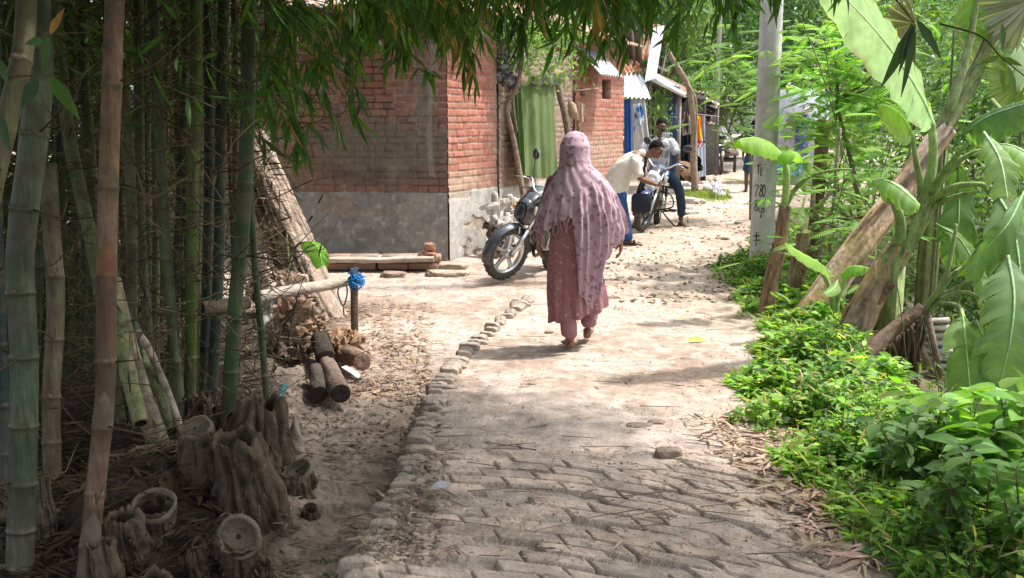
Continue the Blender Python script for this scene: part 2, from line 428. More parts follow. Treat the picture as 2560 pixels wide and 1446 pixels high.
while yy < 9.4:
    x = float(XL(yy)) + rng.normal()*.012; dx = float(XL(yy+.1)-XL(yy-.1))/.2
    o = kp if first else kp.copy()
    if not first: C.objects.link(o)
    first = False; ki += 1
    up = .025 if yy < 5.4 else (.045 if yy < 6.6 else .05)
    o.location = (x+.055, yy, Hs(x+.1, yy)+up*.5+rng.normal()*.009 - (.034 if yy < 6.2 else .022))
    o.rotation_euler = (rng.normal()*.07 + (.5*(rng.random() > .6) if yy > 6.4 else 0), rng.normal()*.07, -math.atan(dx)+rng.normal()*.16)
    sc = rng.uniform(.85, 1.1); o.scale = (sc*rng.uniform(.6, 1.05), sc*rng.uniform(.8, 1.1), sc*(1 if yy < 6.4 else 1.15))
    yy += .067*sc*math.cos(math.atan(dx)) + (rng.random() > .8)*.03 + (rng.random() > .6)*.10*(yy > 7.6)

# ------------------------------------------------------------ brick walls
def wall(g, A, B, h0, h1, zt, plinth, seed, pal, holes=(), res=.013, stain=(), mark=None, fade=None, course=.083, blen=.26):
    """brick face from A to B (xy), heights h0..zt; holes in (s0,s1,z0,z1); plaster plinth below plinth"""
    A = np.array(A, float); B = np.array(B, float); Ln = np.linalg.norm(B-A); t = (B-A)/Ln; nr = np.array([t[1], -t[0]])
    ns = int(Ln/res)+2; nz = int((zt-h0)/res)+2
    s = np.linspace(0, Ln, ns); z = np.linspace(h0, zt, nz); Sx, Z = np.meshgrid(s, z)
    wob = .012*(fbm(Sx*1.5, Z*3, seed)-.5)
    r = np.floor((Z+wob)/course); hd = (r % 2 == 0) if h1 else (r % 4 == 3)
    bl = np.where(hd, blen/2, blen); uu = Sx/bl + .25*hd + .5*((r//2) % 2)*(~hd) + .12*hsh(r, r*0, seed); k = np.floor(uu)
    fu = (uu-k)*bl; fz = (Z+wob)-r*course
    d = np.minimum(np.minimum(fu, bl-fu), np.minimum(fz, course-fz)) + .006*(fbm(Sx*30, Z*30, seed+1)-.5)
    b = sst(.002, .010, d)
    hb = hsh(k, r, seed+2)
    dep = b*(.012+.010*(hb-.4)) + (hsh(k, r, seed+3)-.5)*(fz-course/2)*.12*b + .004*(fbm(Sx*40, Z*40, seed+4)-.5)
    base = mixc(np.broadcast_to(np.array(pal[0]), Sx.shape+(3,)), pal[1], hb)
    base = mixc(base, pal[2], (hsh(k, r, seed+5) > .88)*.7)
    base = base*(.8+.4*fbm(Sx*9, Z*9, seed+6))[..., None]
    mort = mixc(np.broadcast_to(np.array(pal[3]), Sx.shape+(3,)), pal[4], fbm(Sx*3, Z*3, seed+7) > .5)
    col = mixc(mort, base, b)
    sm = fbm(Sx*2.2, Z*1.4, seed+8)
    for (s0, z0, rs, rz, cc, am) in stain:
        e = np.exp(-(((Sx-s0)/rs)**2+((Z-z0)/rz)**2))
        col = mixc(col, cc, np.clip(e*am*(.35+1.3*hsh(k, r, seed+9)*.6+.6*sm), 0, .92))
    col = mixc(col, np.array(pal[5]), sst(.60, .78, sm)*.45)
    if mark is not None:                                       # cement strip down the wall
        e = sst(.05, .02, np.abs(Sx-mark-.03*np.sin(Z*3)))*(Z > plinth+.2)*sst(.25, .5, fbm(Sx*12, Z*3, seed+31)+.2)
        col = mixc(col, np.array([.27, .25, .23]), e*.85); dep = dep*(1-e)+.016*e
    if plinth > h0:
        pl = sst(.012, -.012, Z-plinth-.012*(fbm(Sx*4, Z*0, seed+12)-.5))
        pn = fbm(Sx*3.5, Z*4, seed+13); pn2 = fbm(Sx*12, Z*12, seed+14)
        pc = mixc(np.broadcast_to(np.array(fade[0]), Sx.shape+(3,)), fade[1], sst(.35, .65, pn))
        pc = mixc(pc, fade[2], sst(.62, .72, pn2)*.6); pc = mixc(pc, np.array([.20, .16, .12]), sst(h0+.22, h0+.02, Z)*.45*(.5+pn2))
        pc = mixc(pc, np.array([.34, .26, .20]), sst(.60, .64, fbm(Sx*2.5, Z*5, seed+15))*.7)
        col = mixc(col, pc, pl); dep = dep*(1-pl) + pl*(.020+.004*pn2-.012*sst(.62, .66, fbm(Sx*2.5, Z*5, seed+15)))
    for (s0, s1, z0, z1) in holes:
        e = (Sx > s0)*(Sx < s1)*(Z > z0)*(Z < z1)
        dep = np.where(e, -.15, dep); col = np.where(e[..., None], np.array([.05, .04, .035]), col)  # inside of each hole coloured near black for its shade
    V = np.stack([A[0]+t[0]*Sx+nr[0]*dep, A[1]+t[1]*Sx+nr[1]*dep, Z], -1)
    grid(g, V, col)
    # the body of the wall behind its face
    th = .24; a = A-nr*.155; b_ = B-nr*.155; c_ = b_-nr*(th-.155+.12); d_ = a-nr*(th-.155+.12)
    P = [(*A, h0), (*B, h0), (*c_, h0), (*d_, h0), (*A, zt), (*B, zt), (*c_, zt), (*d_, zt)]
    c = np.array(pal[0])*.8
    g.add(np.array(P), [(4, 5, 6, 7), (1, 2, 6, 5), (0, 4, 7, 3), (2, 3, 7, 6)], c)
PAL_SH = [(.27, .125, .10), (.34, .165, .13), (.20, .14, .115), (.40, .34, .29), (.06, .05, .042), (.27, .215, .175)]  # brick of the shaded front wall, shade mixed into the tones
PAL_SUN = [(.38, .145, .105), (.46, .19, .14), (.36, .20, .15), (.36, .27, .22), (.22, .16, .13), (.42, .27, .21)]  # brick of the sunlit walls, sunlight put into the lighter tones
PAL_DULL = [(.27, .19, .15), (.34, .21, .16), (.20, .17, .14), (.30, .26, .22), (.17, .14, .12), (.25, .22, .19)]  # duller brick for walls out of the sun, shade put into the tones
CX = gnd(1121, 652)[:2]; AX = gnd(1241, 622)[:2]
house = thing('brick_house', 'near red brick house with grey plastered base, behind the leaning tree', 'house', (*CX, 0))
WL = np.array([-4.6, CX[1]+.42])
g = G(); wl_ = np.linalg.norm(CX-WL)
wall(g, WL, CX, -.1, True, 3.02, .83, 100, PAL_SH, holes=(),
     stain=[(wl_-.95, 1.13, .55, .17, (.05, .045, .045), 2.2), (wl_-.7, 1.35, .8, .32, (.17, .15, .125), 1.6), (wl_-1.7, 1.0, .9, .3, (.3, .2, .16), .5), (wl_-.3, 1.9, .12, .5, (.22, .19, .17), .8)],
     mark=wl_-.19, fade=[(.24, .235, .23), (.33, .315, .30), (.46, .45, .43)])  # plaster darker here than round the corner, shade put into its colour
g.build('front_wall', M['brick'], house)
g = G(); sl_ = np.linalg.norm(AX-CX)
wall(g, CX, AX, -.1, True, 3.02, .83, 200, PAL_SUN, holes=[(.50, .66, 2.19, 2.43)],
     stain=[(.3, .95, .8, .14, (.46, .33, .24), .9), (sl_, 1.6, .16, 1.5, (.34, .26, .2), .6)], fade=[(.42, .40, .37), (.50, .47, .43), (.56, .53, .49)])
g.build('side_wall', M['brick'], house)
# tin roof with its eave over both walls
def corrug(g, O, U, Vv, waves, amp, col, nu=None, nv=6, thick=.004, jit=0):
    O, U, Vv = [np.asarray(a, float) for a in (O, U, Vv)]; nu = nu or waves*8
    N = nrm(np.cross(U, Vv)); a, b = np.meshgrid(np.linspace(0, 1, nu+1), np.linspace(0, 1, nv+1))
    P = O + U*a[..., None] + Vv*b[..., None] + N*(np.sin(a*waves*2*np.pi)*amp)[..., None]
    if jit: P = P + N*((fbm(a*3, b*3, 5)-.5)*jit)[..., None]
    c = np.asarray(col, float)[None, None]*(.8+.4*fbm(a*6, b*5, int(abs(O[0]*100))+3))[..., None]
    grid(g, P, c); grid(g, (P-N*thick)[:, ::-1], c[:, ::-1])
g = G()
corrug(g, (-5.2, CX[1]-.22, 2.98), (4.6, -.42, 0), (.4, 3.0, .9), 44, .012, (.42, .36, .32))
corrug(g, (CX[0]+.12, CX[1]-.45, 2.97), (1.0, 1.75, 0), (-1.3, .7, .8), 18, .012, (.45, .38, .33))
g.build('tin_roof', M['rust'], house)
g = G()
for k in range(7):
    x = WL[0]+k*.6; tube(g, [(x, WL[1]-.42-(x-WL[0])*.10, 2.93), (x+.3, WL[1]+1.5, 3.3)], .03, (.2, .15, .11), seg=6)
g.build('rafter', M['wood'], house)

# old wall between the two houses, curtain doorway
old = thing('old_wall', 'dull brown brick wall behind the green curtain, between the two houses', 'wall', (AX[0], AX[1], 0))
B0 = AX + np.array([.02, .22]); B1 = np.array([1.02, 17.2])
g = G(); wall(g, B0, B1, -.1, True, 2.75, .78, 300, PAL_DULL, fade=[(.40, .38, .35), (.48, .45, .41), (.5, .48, .45)], res=.02)
g.build('brick_face', M['brick'], old)
H2A = np.array([1.06, 17.25]); H2B = np.array(at(1556, 400, 19.5)[:2])
house2 = thing('brick_house', 'second red brick house, beyond the green curtain, with small window holes', 'house', (*H2A, 0))
L2 = np.linalg.norm(H2B-H2A)
g = G(); wall(g, H2A, H2B, -.1, True, 3.0, .35, 400, PAL_SUN, holes=[(L2*.52, L2*.70, 2.08, 2.42), (L2*.10, L2*.18, 2.12, 2.24)], stain=[(1.2, 1.1, 1.6, .35, (.42, .31, .24), .8)], fade=[(.42, .40, .37), (.50, .47, .43), (.5, .48, .45)], res=.018)
g.build('front_wall', M['brick'], house2)
g = G()
nn2 = np.array([(H2B-H2A)[1], -(H2B-H2A)[0]])/L2; tt2 = (H2B-H2A)/L2
E = np.array([nn2[0], nn2[1], 0]); T3 = np.array([tt2[0], tt2[1], 0])
pA = np.array([*H2A, 2.5])
corrug(g, pA+T3*.05+E*.45+np.array([0, 0, -.05]), T3*1.15, -E*.5+np.array([0, 0, .5]), 9, .02, (.28, .28, .28))
g.build('awning', mat('old grey tin', .6, var=.3, vs=6, metal=.3), house2)
g = G()
corrug(g, pA+E*.35+T3*-.2+np.array([0, 0, .56]), T3*(L2+.4), -E*2.2+np.array([0, 0, .8]), 24, .015, (.36, .26, .2))
g.build('tin_roof', M['rust'], house2)
g = G()                                    # return wall of house 2 at its far end, in shade
wall(g, H2B, H2B-nn2*2.2, -.1, True, 2.9, .3, 450, PAL_DULL, fade=[(.4, .38, .35), (.48, .45, .41), (.5, .48, .45)], res=.04)
g.build('end_wall', M['brick'], house2)
# ------------------------------------------------------------ bamboo
GREEN = (.07, .11, .04); BLUEG = (.045, .065, .038); DARKG = (.025, .045, .028); YEL = (.15, .14, .06); BRN = (.17, .115, .075); ORG = (.21, .125, .06); LIME = (.11, .17, .03)
GB = 'standing bamboo culms in the clump at the left'
def culm(pts, Yb, Yt, wpx, col, label, gap=.30, seed=0, top=True, twigs=5, col2=None, sheath=False, cut=False):
    """pts: points from base to top seen at distances Yb..Yt"""
    n = len(pts); Ys = np.linspace(Yb, Yt, n)
    P = np.array([at(p[0], p[1], Y) for p, Y in zip(pts, Ys)])
    P[0][2] = min(P[0][2], Hs(P[0][0], P[0][1])-.03) if not cut else P[0][2]
    rr = np.random.default_rng(seed+500)
    if top:                                    # the culm goes on above the picture and arches over the lane
        d = nrm(P[-1]-P[-2]); d = nrm(d + np.array([0, 0, .6]))
        q = P[-1].copy(); ext = [q]
        side = np.array([rr.uniform(.1, .5), rr.uniform(-.35, .1), 0])
        for k in range(6):
            d = nrm(d*.9 + side*.13 + np.array([0, 0, .02])); q = q + d*.8; ext.append(q)
        Pall = np.vstack([smooth_path(P, 8), smooth_path(np.array(ext), 4)[1:]])
    else: Pall = smooth_path(P, 8)
    seg = np.linalg.norm(np.diff(Pall, axis=0), axis=1); L = np.concatenate([[0], np.cumsum(seg)])
    r0 = wpx*((Yb+Yt)/2)/F/2*.92
    ring = []; s = .04 if not cut else .02; k = 0
    while s < L[-1]-.05:
        ring.append(s); s += gap*(.62+.5*min(k/4, 1.3))*rr.uniform(.9, 1.1); k += 1
    ss = []; rad = []; cc = []; flag = []
    for i, s0 in enumerate(ring):
        for ds, fr, fl in ((-.022, 1., 0), (-.006, 1.03, .5), (-.003, 1.09, 1), (.004, 1.09, 1), (.008, 1.02, .6), (.02, 1.0, .25), (.06, .985, .0), (.14, .98, 0)):
            if 0 <= s0+ds <= L[-1]: ss.append(s0+ds); rad.append(fr); flag.append(fl)
    o = np.argsort(ss); ss = np.array([0]+list(np.array(ss)[o])+[L[-1]]); rad = np.array([1]+list(np.array(rad)[o])+[1]); flag = np.array([0]+list(np.array(flag)[o])+[0])
    Q = np.stack([np.interp(ss, L, Pall[:, i]) for i in range(3)], 1)
    tp = 1-.6*np.clip((ss-1.8)/5.5, 0, 1) if top else 1-.08*ss/L[-1]
    c1 = np.array(col); c2 = np.array(col2) if col2 else c1*.8
    t = fbm(ss*2.2+seed*3.1, ss*0, seed+5); cc = mixc(c1, c2, sst(.35, .65, t)); t2 = fbm(ss*5+seed, ss*0+3, seed+6); cc = mixc(cc, c1*np.array([.5, .42, .5]) if sheath else c1*.7, sst(.55, .7, t2)*(.85 if sheath else .5))
    rc = np.where((flag > .8)[:, None], np.array([.16, .13, .085]), c1*1.25+.02)
    cc = cc*(1-flag[:, None]*.6) + rc*flag[:, None]*.6
    if not cut: cc = mixc(cc, np.array([.17, .14, .105]), sst(.5, .0, ss)*.7)
    root = thing('bamboo_culm', label, 'bamboo', Q[0], group=GB)
    g = G(); tube(g, Q, r0*rad*tp, cc, seg=14, caps=True)
    g.build('stalk', M['culm'], root)
    T = nrm(np.gradient(Q, axis=0))
    def pos(s): return np.array([np.interp(s, L, Pall[:, i]) for i in range(3)])
    g = G(); nb = 0
    for s0 in ring:
        p = pos(s0)
        if p[2] > 3.2 or nb >= twigs*3: continue
        for q in range(rr.integers(0, 3)):
            a = rr.uniform(0, 6.28); d = np.array([math.cos(a), math.sin(a), rr.uniform(-.1, .5)]); d = nrm(d)
            Lr = rr.uniform(.12, .55); e = p + d*r0
            pp = [e, e+d*Lr*.5+rr.normal(size=3)*.03, e+d*Lr+rr.normal(size=3)*.06]
            tube(g, pp, [.005, .0035, .0015], (.15, .11, .065), seg=4); nb += 1
            for w_ in range(rr.integers(1, 4)):
                f = rr.uniform(.2, .9); b = e + d*Lr*f; dd = nrm(d+rr.normal(size=3)*.7)
                tube(g, [b, b+dd*rr.uniform(.05, .2)], [.003, .001], (.16, .12, .07), seg=3)
        if rr.random() > .6:                       # stub of a cut branch
            a = rr.uniform(3.6, 5.8); d = np.array([math.cos(a), math.sin(a), .25]); tube(g, [p, p+d*(r0+.018)], [.014, .012], (.2, .15, .1), seg=7)
    if g.v: tag(g.build('side_twigs', M['wood'], root), kind='stuff')
    if sheath:
        g = G()
        for s0 in ring[1:7:2]:
            p0 = pos(s0-.0); p1 = pos(s0+gap*.55); a0 = rr.uniform(1.0, 2.1)
            th = np.linspace(-1.25, 1.25, 9); rows = []
            Tn = nrm(p1-p0); Nn = nrm(np.cross(Tn, [0, 1, 0])); Bn = np.cross(Tn, Nn)
            for f in np.linspace(0, 1, 7):
                w_ = 1-f**1.6; aa = a0 + th*w_
                c_ = p0+(p1-p0)*f
                rows.append(c_ + (np.cos(aa)[:, None]*Nn + np.sin(aa)[:, None]*Bn)*(r0*1.04+.002+.006*f))
            cs = rr.choice(3); ck = [(.27, .15, .085), (.20, .155, .12), (.23, .18, .10)][cs]
            gq = G(); grid(gq, np.array(rows), ck); gq.build('sheath', M['dry'], root)
    return root, Pall, L
culms = [
 ([(-330, 1500), (-200, 1000), (-60, 620), (-12, 430), (38, 230), (62, 90), (66, -30)], 2.9, 3.3, 58, YEL, 'yellowish leaning bamboo culm crossing the top left corner', dict(gap=.34, top=True)),
 ([(48, 1436), (58, 1150), (60, 900), (50, 640), (78, 400), (98, 200), (92, -30)], 3.62, 3.9, 74, BLUEG, 'thick blue green bamboo culm nearest the left edge, standing to the bottom', dict(gap=.24, col2=(.12, .15, .09))),
 ([(132, 1215), (128, 1000), (140, 760), (128, 560), (120, 410)], 4.55, 4.7, 50, BRN, 'dull brown bamboo culm with a wavy outline, broken off at mid height', dict(top=False, col2=(.2, .18, .11))),
 ([(205, 1446), (238, 1230), (262, 1000), (266, 760), (270, 500), (280, 200), (288, -30)], 3.55, 3.8, 54, ORG, 'tall orange brown bamboo culm wrapped in peeling sheaths', dict(gap=.27, col2=(.24, .15, .11), sheath=True)),
 ([(300, 1060), (262, 800), (228, 600), (190, 430), (165, 290), (130, -30)], 5.3, 5.5, 36, (.17, .19, .08), 'pale green bamboo culm leaning left behind the orange one', {}),
 ([(335, 1070), (330, 800), (330, 560), (322, 380), (312, 225)], 5.4, 5.5, 30, (.16, .16, .08), 'mossy bamboo culm just right of the orange one, ending in a rounded top', dict(top=False)),
 ([(455, 1065), (438, 880), (420, 700), (405, 480), (395, 250), (380, -30)], 5.3, 5.5, 32, (.14, .17, .09), 'grey green bamboo culm fourth from the right of the clump', {}),
 ([(470, 1062), (478, 860), (480, 640), (484, 400), (490, 150), (490, -30)], 5.35, 5.5, 34, LIME, 'bright yellow green bamboo culm in the middle of the clump', dict(gap=.3)),
 ([(505, 1030), (512, 860), (518, 640), (522, 400), (520, -30)], 5.6, 5.7, 27, DARKG, 'thin dark bamboo culm right of the bright green one', {}),
 ([(520, 1005), (540, 800), (548, 600), (552, 300), (560, -30)], 5.5, 5.6, 31, (.04, .065, .045), 'dark blue green bamboo culm behind the hollow rail end', {}),
 ([(558, 1045), (585, 800), (607, 560), (618, 330), (622, 100), (622, -30)], 5.05, 5.1, 41, (.06, .10, .045), 'glossy green bamboo culm at the right front of the clump, before the tree', dict(gap=.36)),
 ([(672, 1000), (655, 850), (640, 700), (628, 520), (620, 300), (610, -30)], 5.3, 5.2, 19, (.07, .105, .055), 'slim bamboo culm rightmost in the clump, leaning left', {}),
 ([(385, 1010), (372, 850), (358, 680), (350, 500), (345, -30)], 5.9, 6., 28, (.12, .12, .07), 'shaded bamboo culm deep in the clump behind the cut poles', {}),
 ([(165, 1050), (160, 800), (150, 500), (150, 200), (140, -30)], 6.2, 6.3, 30, (.06, .08, .05), 'dim bamboo culm seen between the brown one and the orange one', {}),
 ([(20, 1250), (8, 1000), (0, 800), (-10, 500)], 4.3, 4.4, 34, (.035, .06, .05), 'dark teal bamboo culm cut by the left edge of the view', {}),
 ([(238, 1000), (232, 700), (228, 430), (210, 200), (200, -30)], 6.3, 6.4, 30, (.12, .13, .06), 'olive bamboo culm almost hidden behind the orange one', {}),
 ([(420, 990), (440, 700), (455, 400), (470, -30)], 6.6, 6.7, 26, (.05, .07, .045), 'very dark bamboo culm at the back of the clump', {}),
 ([(300, 960), (285, 600), (290, 200), (285, -30)], 6.8, 6.9, 26, (.06, .075, .05), 'shadowed bamboo culm at the back left of the clump', {}),
 ([(80, 1060), (95, 700), (110, 300), (120, -30)], 6.0, 6.1, 30, (.07, .09, .055), 'dark bamboo culm behind the two leftmost thick ones', {}),
]
tops = []
for q_ in range(14):
    px_ = [95, 185, 210, 262, 300, 365, 392, 415, 447, 465, 498, 532, 575, 590][q_]; lean_ = (q_*37 % 50)-25; w__ = 15+(q_*7 % 12)
    culms.append(([(px_+lean_, 1020-(q_*53 % 90)), (px_+lean_*.6, 700), (px_, 350), (px_-lean_*.5, -30)], 6.0+(q_*29 % 17)/10, 6.1+(q_*29 % 17)/10, w__, [(.11, .12, .05), (.15, .12, .07), (.07, .09, .045)][q_ % 3], 'slender bamboo culm standing in the dark inner rows of the clump', dict(twigs=3)))
for i, (p, yb, yt, wd, c, lab, kw) in enumerate(culms):
    r_, Pa, L_ = culm(p, yb, yt, wd, c, lab, seed=i, **kw)
    if kw.get('top', True): tops.append(Pa)
for i in range(9):                                    # culms out of the picture on the left that shade the ground
    x = -3.2-rng.random()*2; y = rng.uniform(2.5, 6)
    g = G(); P_ = smooth_path([(x, y, -.1), (x+.1, y, 2), (x+.5, y-.1, 4.5), (x+1.6, y-.3, 6.5)], 6); tube(g, P_, np.linspace(.045, .015, len(P_)), GREEN, seg=10)
    g.build('bamboo_culm', M['culm'], label='bamboo culm standing further left in the clump', cat='bamboo', group='bamboo culms at the far left of the clump'); tops.append(P_)

# cut, leaning and dry poles in the clump
def pole(pts, Ys, wpx, col, name, label, cat, hollow=True, group=None, m='culm', nodes=.3, ratio=1.):
    P = np.array([at(p[0], p[1], Y) for p, Y in zip(pts, Ys)]); P = smooth_path(P, 8)
    L = np.concatenate([[0], np.cumsum(np.linalg.norm(np.diff(P, axis=0), axis=1))]); r = wpx*np.mean(Ys)/F/2
    rad = np.full(len(P), r)*np.linspace(1, ratio, len(P))
    for k in range(1, int(L[-1]/nodes)+1):
        j = np.argmin(abs(L-k*nodes)); rad[j] *= 1.13
    root = thing(name, label, cat, P[0], group)
    g = G(); c = mixc(np.array(col), np.array(col)*1.25, fbm(L*6, L*0, len(label))); tube(g, P, rad, c, seg=14, caps=False)
    e = P[0]; T, N_, B_ = frames(P); a = np.linspace(0, 2*np.pi, 15)
    ring = lambda q, rr_, k: q + (np.cos(a)[:, None]*N_[k]+np.sin(a)[:, None]*B_[k])*rr_
    grid(g, np.array([ring(P[0], rad[0], 0), ring(P[0]-T[0]*.002, rad[0]*.72, 0)])[:, ::-1], (.36, .28, .17))
    grid(g, np.array([ring(P[-1], rad[-1], -1), ring(P[-1], rad[-1]*.0, -1)]), (.3, .24, .16))
    g.build('pole', M[m], root)
    g = G(); grid(g, np.array([ring(P[0]-T[0]*.002, rad[0]*.72, 0), ring(P[0]+T[0]*.12, rad[0]*.66, 0), ring(P[0]+T[0]*.12, .001, 0)])[:, ::-1], (.035, .026, .02))
    g.build('hollow', M['wood'], root)
    return root
pole([(352, 1058), (318, 920), (290, 760), (262, 640)], [4.6, 4.8, 5.0, 5.2], 40, (.22, .22, .10), 'cut_bamboo_pole', 'cut bamboo pole leaning down with its open hollow end toward the camera', 'pole')
pole([(385, 1045), (350, 930), (322, 830), (290, 700)], [4.85, 4.95, 5.1, 5.3], 27, (.27, .22, .14), 'cut_bamboo_pole', 'thin cut bamboo pole lying against the hollow ended one', 'pole')
pole([(432, 1075), (398, 990), (358, 900), (330, 820)], [4.9, 5., 5.2, 5.4], 42, (.15, .17, .08), 'cut_bamboo_pole', 'stout green cut bamboo pole slanting up to the left beside the culms', 'pole')
pole([(455, 1082), (420, 985), (375, 880), (345, 832)], [4.85, 5., 5.1, 5.3], 20, (.38, .31, .24), 'dry_pole', 'dry grey brown stick leaning across the green cut pole', 'pole')
pole([(402, 1128), (380, 1060), (352, 985), (335, 930)], [4.7, 4.8, 4.95, 5.1], 55, (.24, .18, .13), 'bamboo_stub', 'short thick brown bamboo stub with ringed base', 'stump')
pole([(510, 770), (560, 764), (620, 757)], [5.15, 5.2, 5.3], 34, (.30, .22, .15), 'hollow_pole', 'broken hollow bamboo pole lying level between the dark culms', 'pole', nodes=.5)

# ------------------------------------------------------------ stumps and root clumps
def stump(px, py, wpx, hpx, lean=(0, 0), label='', cutdir=(0, -.35, 1), ring=True, rough=1., point=False, seed=0, Y=None, name='bamboo_stump'):
    rr = np.random.default_rng(seed+900)
    b = gnd(px, py) if Y is None else at(px, py, Y); b[2] = Hs(b[0], b[1]) if Y is None else b[2]; sc = b[1]/F
    r = wpx*sc/2; h = hpx*sc; n = 16
    P = np.array([b+np.array([lean[0]*h*t**1.2, lean[1]*h*t**1.2, h*t-.05*(1-t)]) for t in np.linspace(0, 1, n)])
    rad = r*(1.18-.35*np.linspace(0, 1, n)) + r*.06*np.sin(np.linspace(0, 14, n)+seed)
    if point: rad = r*(1.1*(1-np.linspace(0, 1, n)**1.3)+.02)
    ring = ring and seed in (0, 3, 4, 7, 11, 15, 16)
    root = thing(name, label, 'bamboo shoot' if point else 'stump', b, 'cut bamboo stumps around the clump' if not point else None)
    g = G(); cA = np.array([.13, .095, .07])
    if point:
        tube(g, P, rad, mixc(np.array([.28, .20, .15]), np.array([.34, .30, .26]), np.linspace(0, 1, n)), seg=30, fold=lambda a, i: 1+.12*np.sin(a*3+i*1.1)); g.build('shoot', M['bark'], root)
    else:
        ns, na = 46, 84; a = np.linspace(0, 2*np.pi, na); tt = np.linspace(0, 1, ns); T, N_, B_ = frames(P)
        f = lambda Q: np.stack([np.interp(tt, np.linspace(0, 1, n), Q[:, k]) for k in range(3)], 1)
        Pc, Nc, Bc = f(P), f(N_), f(B_); rd = np.interp(tt, np.linspace(0, 1, n), rad); ca, sa = np.cos(a), np.sin(a); A2, T2 = np.meshgrid(a, tt)
        gro = fbm(ca[None]*7+seed, sa[None]*7+T2*1.6, seed+1, 3); lump = fbm(ca[None]*1.7+seed*2, sa[None]*1.7+T2*2.2, seed+2); fine = fbm(ca[None]*14+T2*3, sa[None]*14+T2*9, seed+3)
        wob_ = 1+rough*(.55*(lump-.5)+.42*(gro-.5)*(1-.5*T2)+.14*(fine-.5))+.30*np.exp(-T2*7)*(.4+1.2*vn(ca*3+seed, sa*3, seed+5))[None]
        cc = mixc(np.broadcast_to(cA, A2.shape+(3,)), cA*.35, sst(.50, .30, gro)); cc = mixc(cc, cA*1.35, sst(.58, .75, lump)*.6)
        for q in range(9):                          # pits and knobs left by old shoots
            qa, qt, qr, sg = rr.uniform(3.2, 6.2), rr.uniform(.2, .9), rr.uniform(.13, .26), rr.choice([-1, 1, 1]); dd = (np.minimum(abs(A2-qa), 2*np.pi-abs(A2-qa))*.5)**2+((T2-qt)*h/max(r, .01)*.5)**2; e = np.exp(-dd/(qr*qr)); e2 = np.exp(-dd/(qr*.5)**2)
            wob_ = wob_+sg*.20*e-(.16*e2 if sg > 0 else 0); cc = mixc(cc, cA*.25, np.clip(e2*.9, 0, 1))
        jag = (fbm(ca*2.5+seed, sa*2.5, seed+6)-.5)*r*(.25 if ring else 1.1)
        V = Pc[:, None]+(Nc[:, None]*ca[None, :, None]+Bc[:, None]*sa[None, :, None])*(rd[:, None]*wob_)[..., None]; V[..., 2] += jag[None]*sst(.6, 1, tt)[:, None]
        tp = V[-1]; ctr = tp.mean(0); inner = [ctr+(tp-ctr)*k_+np.array([0, 0, -z_*r]) for k_, z_ in ((.86, .02), (.74, .25), (.4, .45), (.0, .5))]
        cin = [np.tile(c_, (na, 1)) for c_ in (cA*1.3, cA*.5, cA*.3, cA*.2)]
        grid(g, np.concatenate([V, np.array(inner)]), np.concatenate([cc, np.array(cin)])); g.build('root_base', M['bark'], root)
        if True:                                    # stubby aerial rootlets
            g = G(); m = 150; t = rr.beta(1.0, 1.8, m)*.8; aq = rr.uniform(0, 6.28, m); k = (t*(n-1)).astype(int)
            base = P[k] + (np.cos(aq)[:, None]*N_[k]+np.sin(aq)[:, None]*B_[k])*(rad[k]*.98)[:, None]
            o = nrm((np.cos(aq)[:, None]*N_[k]+np.sin(aq)[:, None]*B_[k])*.7 + np.array([0, 0, -1.2])+rr.normal(size=(m, 3))*.3)
            sticks(g, base, base+o*r*rr.uniform(.10, .38, m)[:, None], .006, .002, vary((.17, .13, .10), m, .4))
            tag(g.build('rootlets', M['bark'], root), kind='stuff')
        # the cut face on top
        if ring:
            e = P[-1]; rt = rad[-1]*1.12; d = nrm(cutdir); e = e+d*r*.06; x_ = nrm(np.cross(d, [0, 1, .1])); y_ = np.cross(d, x_); a = np.linspace(0, 2*np.pi, 25)
            wob = (1+.22*(fbm(np.cos(a)*1.5+seed, np.sin(a)*1.5, seed+8)-.5))[:, None]; jz = (.5*r*(fbm(np.cos(a)*2+seed, np.sin(a)*2, seed+9)-.5)*(0 if seed in (0, 7) else 1))[:, None]
            R_ = lambda f, z: e + (np.cos(a)[:, None]*x_+np.sin(a)[:, None]*y_)*rt*f*wob + d*(z+jz*(f > .7))
            g = G(); hh_ = r*.35; dp = r*.7 if seed in (3, 11, 16, 7) else 0
            grid(g, np.array([R_(.96, -hh_*.6), R_(.98, -hh_*.1), R_(.92, hh_*.10), R_(.84, hh_*.12), R_(.80, hh_*.03-dp), R_(.14, hh_*.02-dp), R_(.10, -hh_*.3-dp), R_(.0, -hh_*.3-dp)]),
                 np.stack([np.tile(c_, (25, 1)) for c_ in ((.16, .125, .095), (.18, .14, .11), (.19, .15, .115), (.21, .17, .13), (.13, .10, .08), (.175, .14, .105), (.06, .05, .04), (.05, .04, .03))]))
            g.build('cut_face', M['wood'], root)
    return root
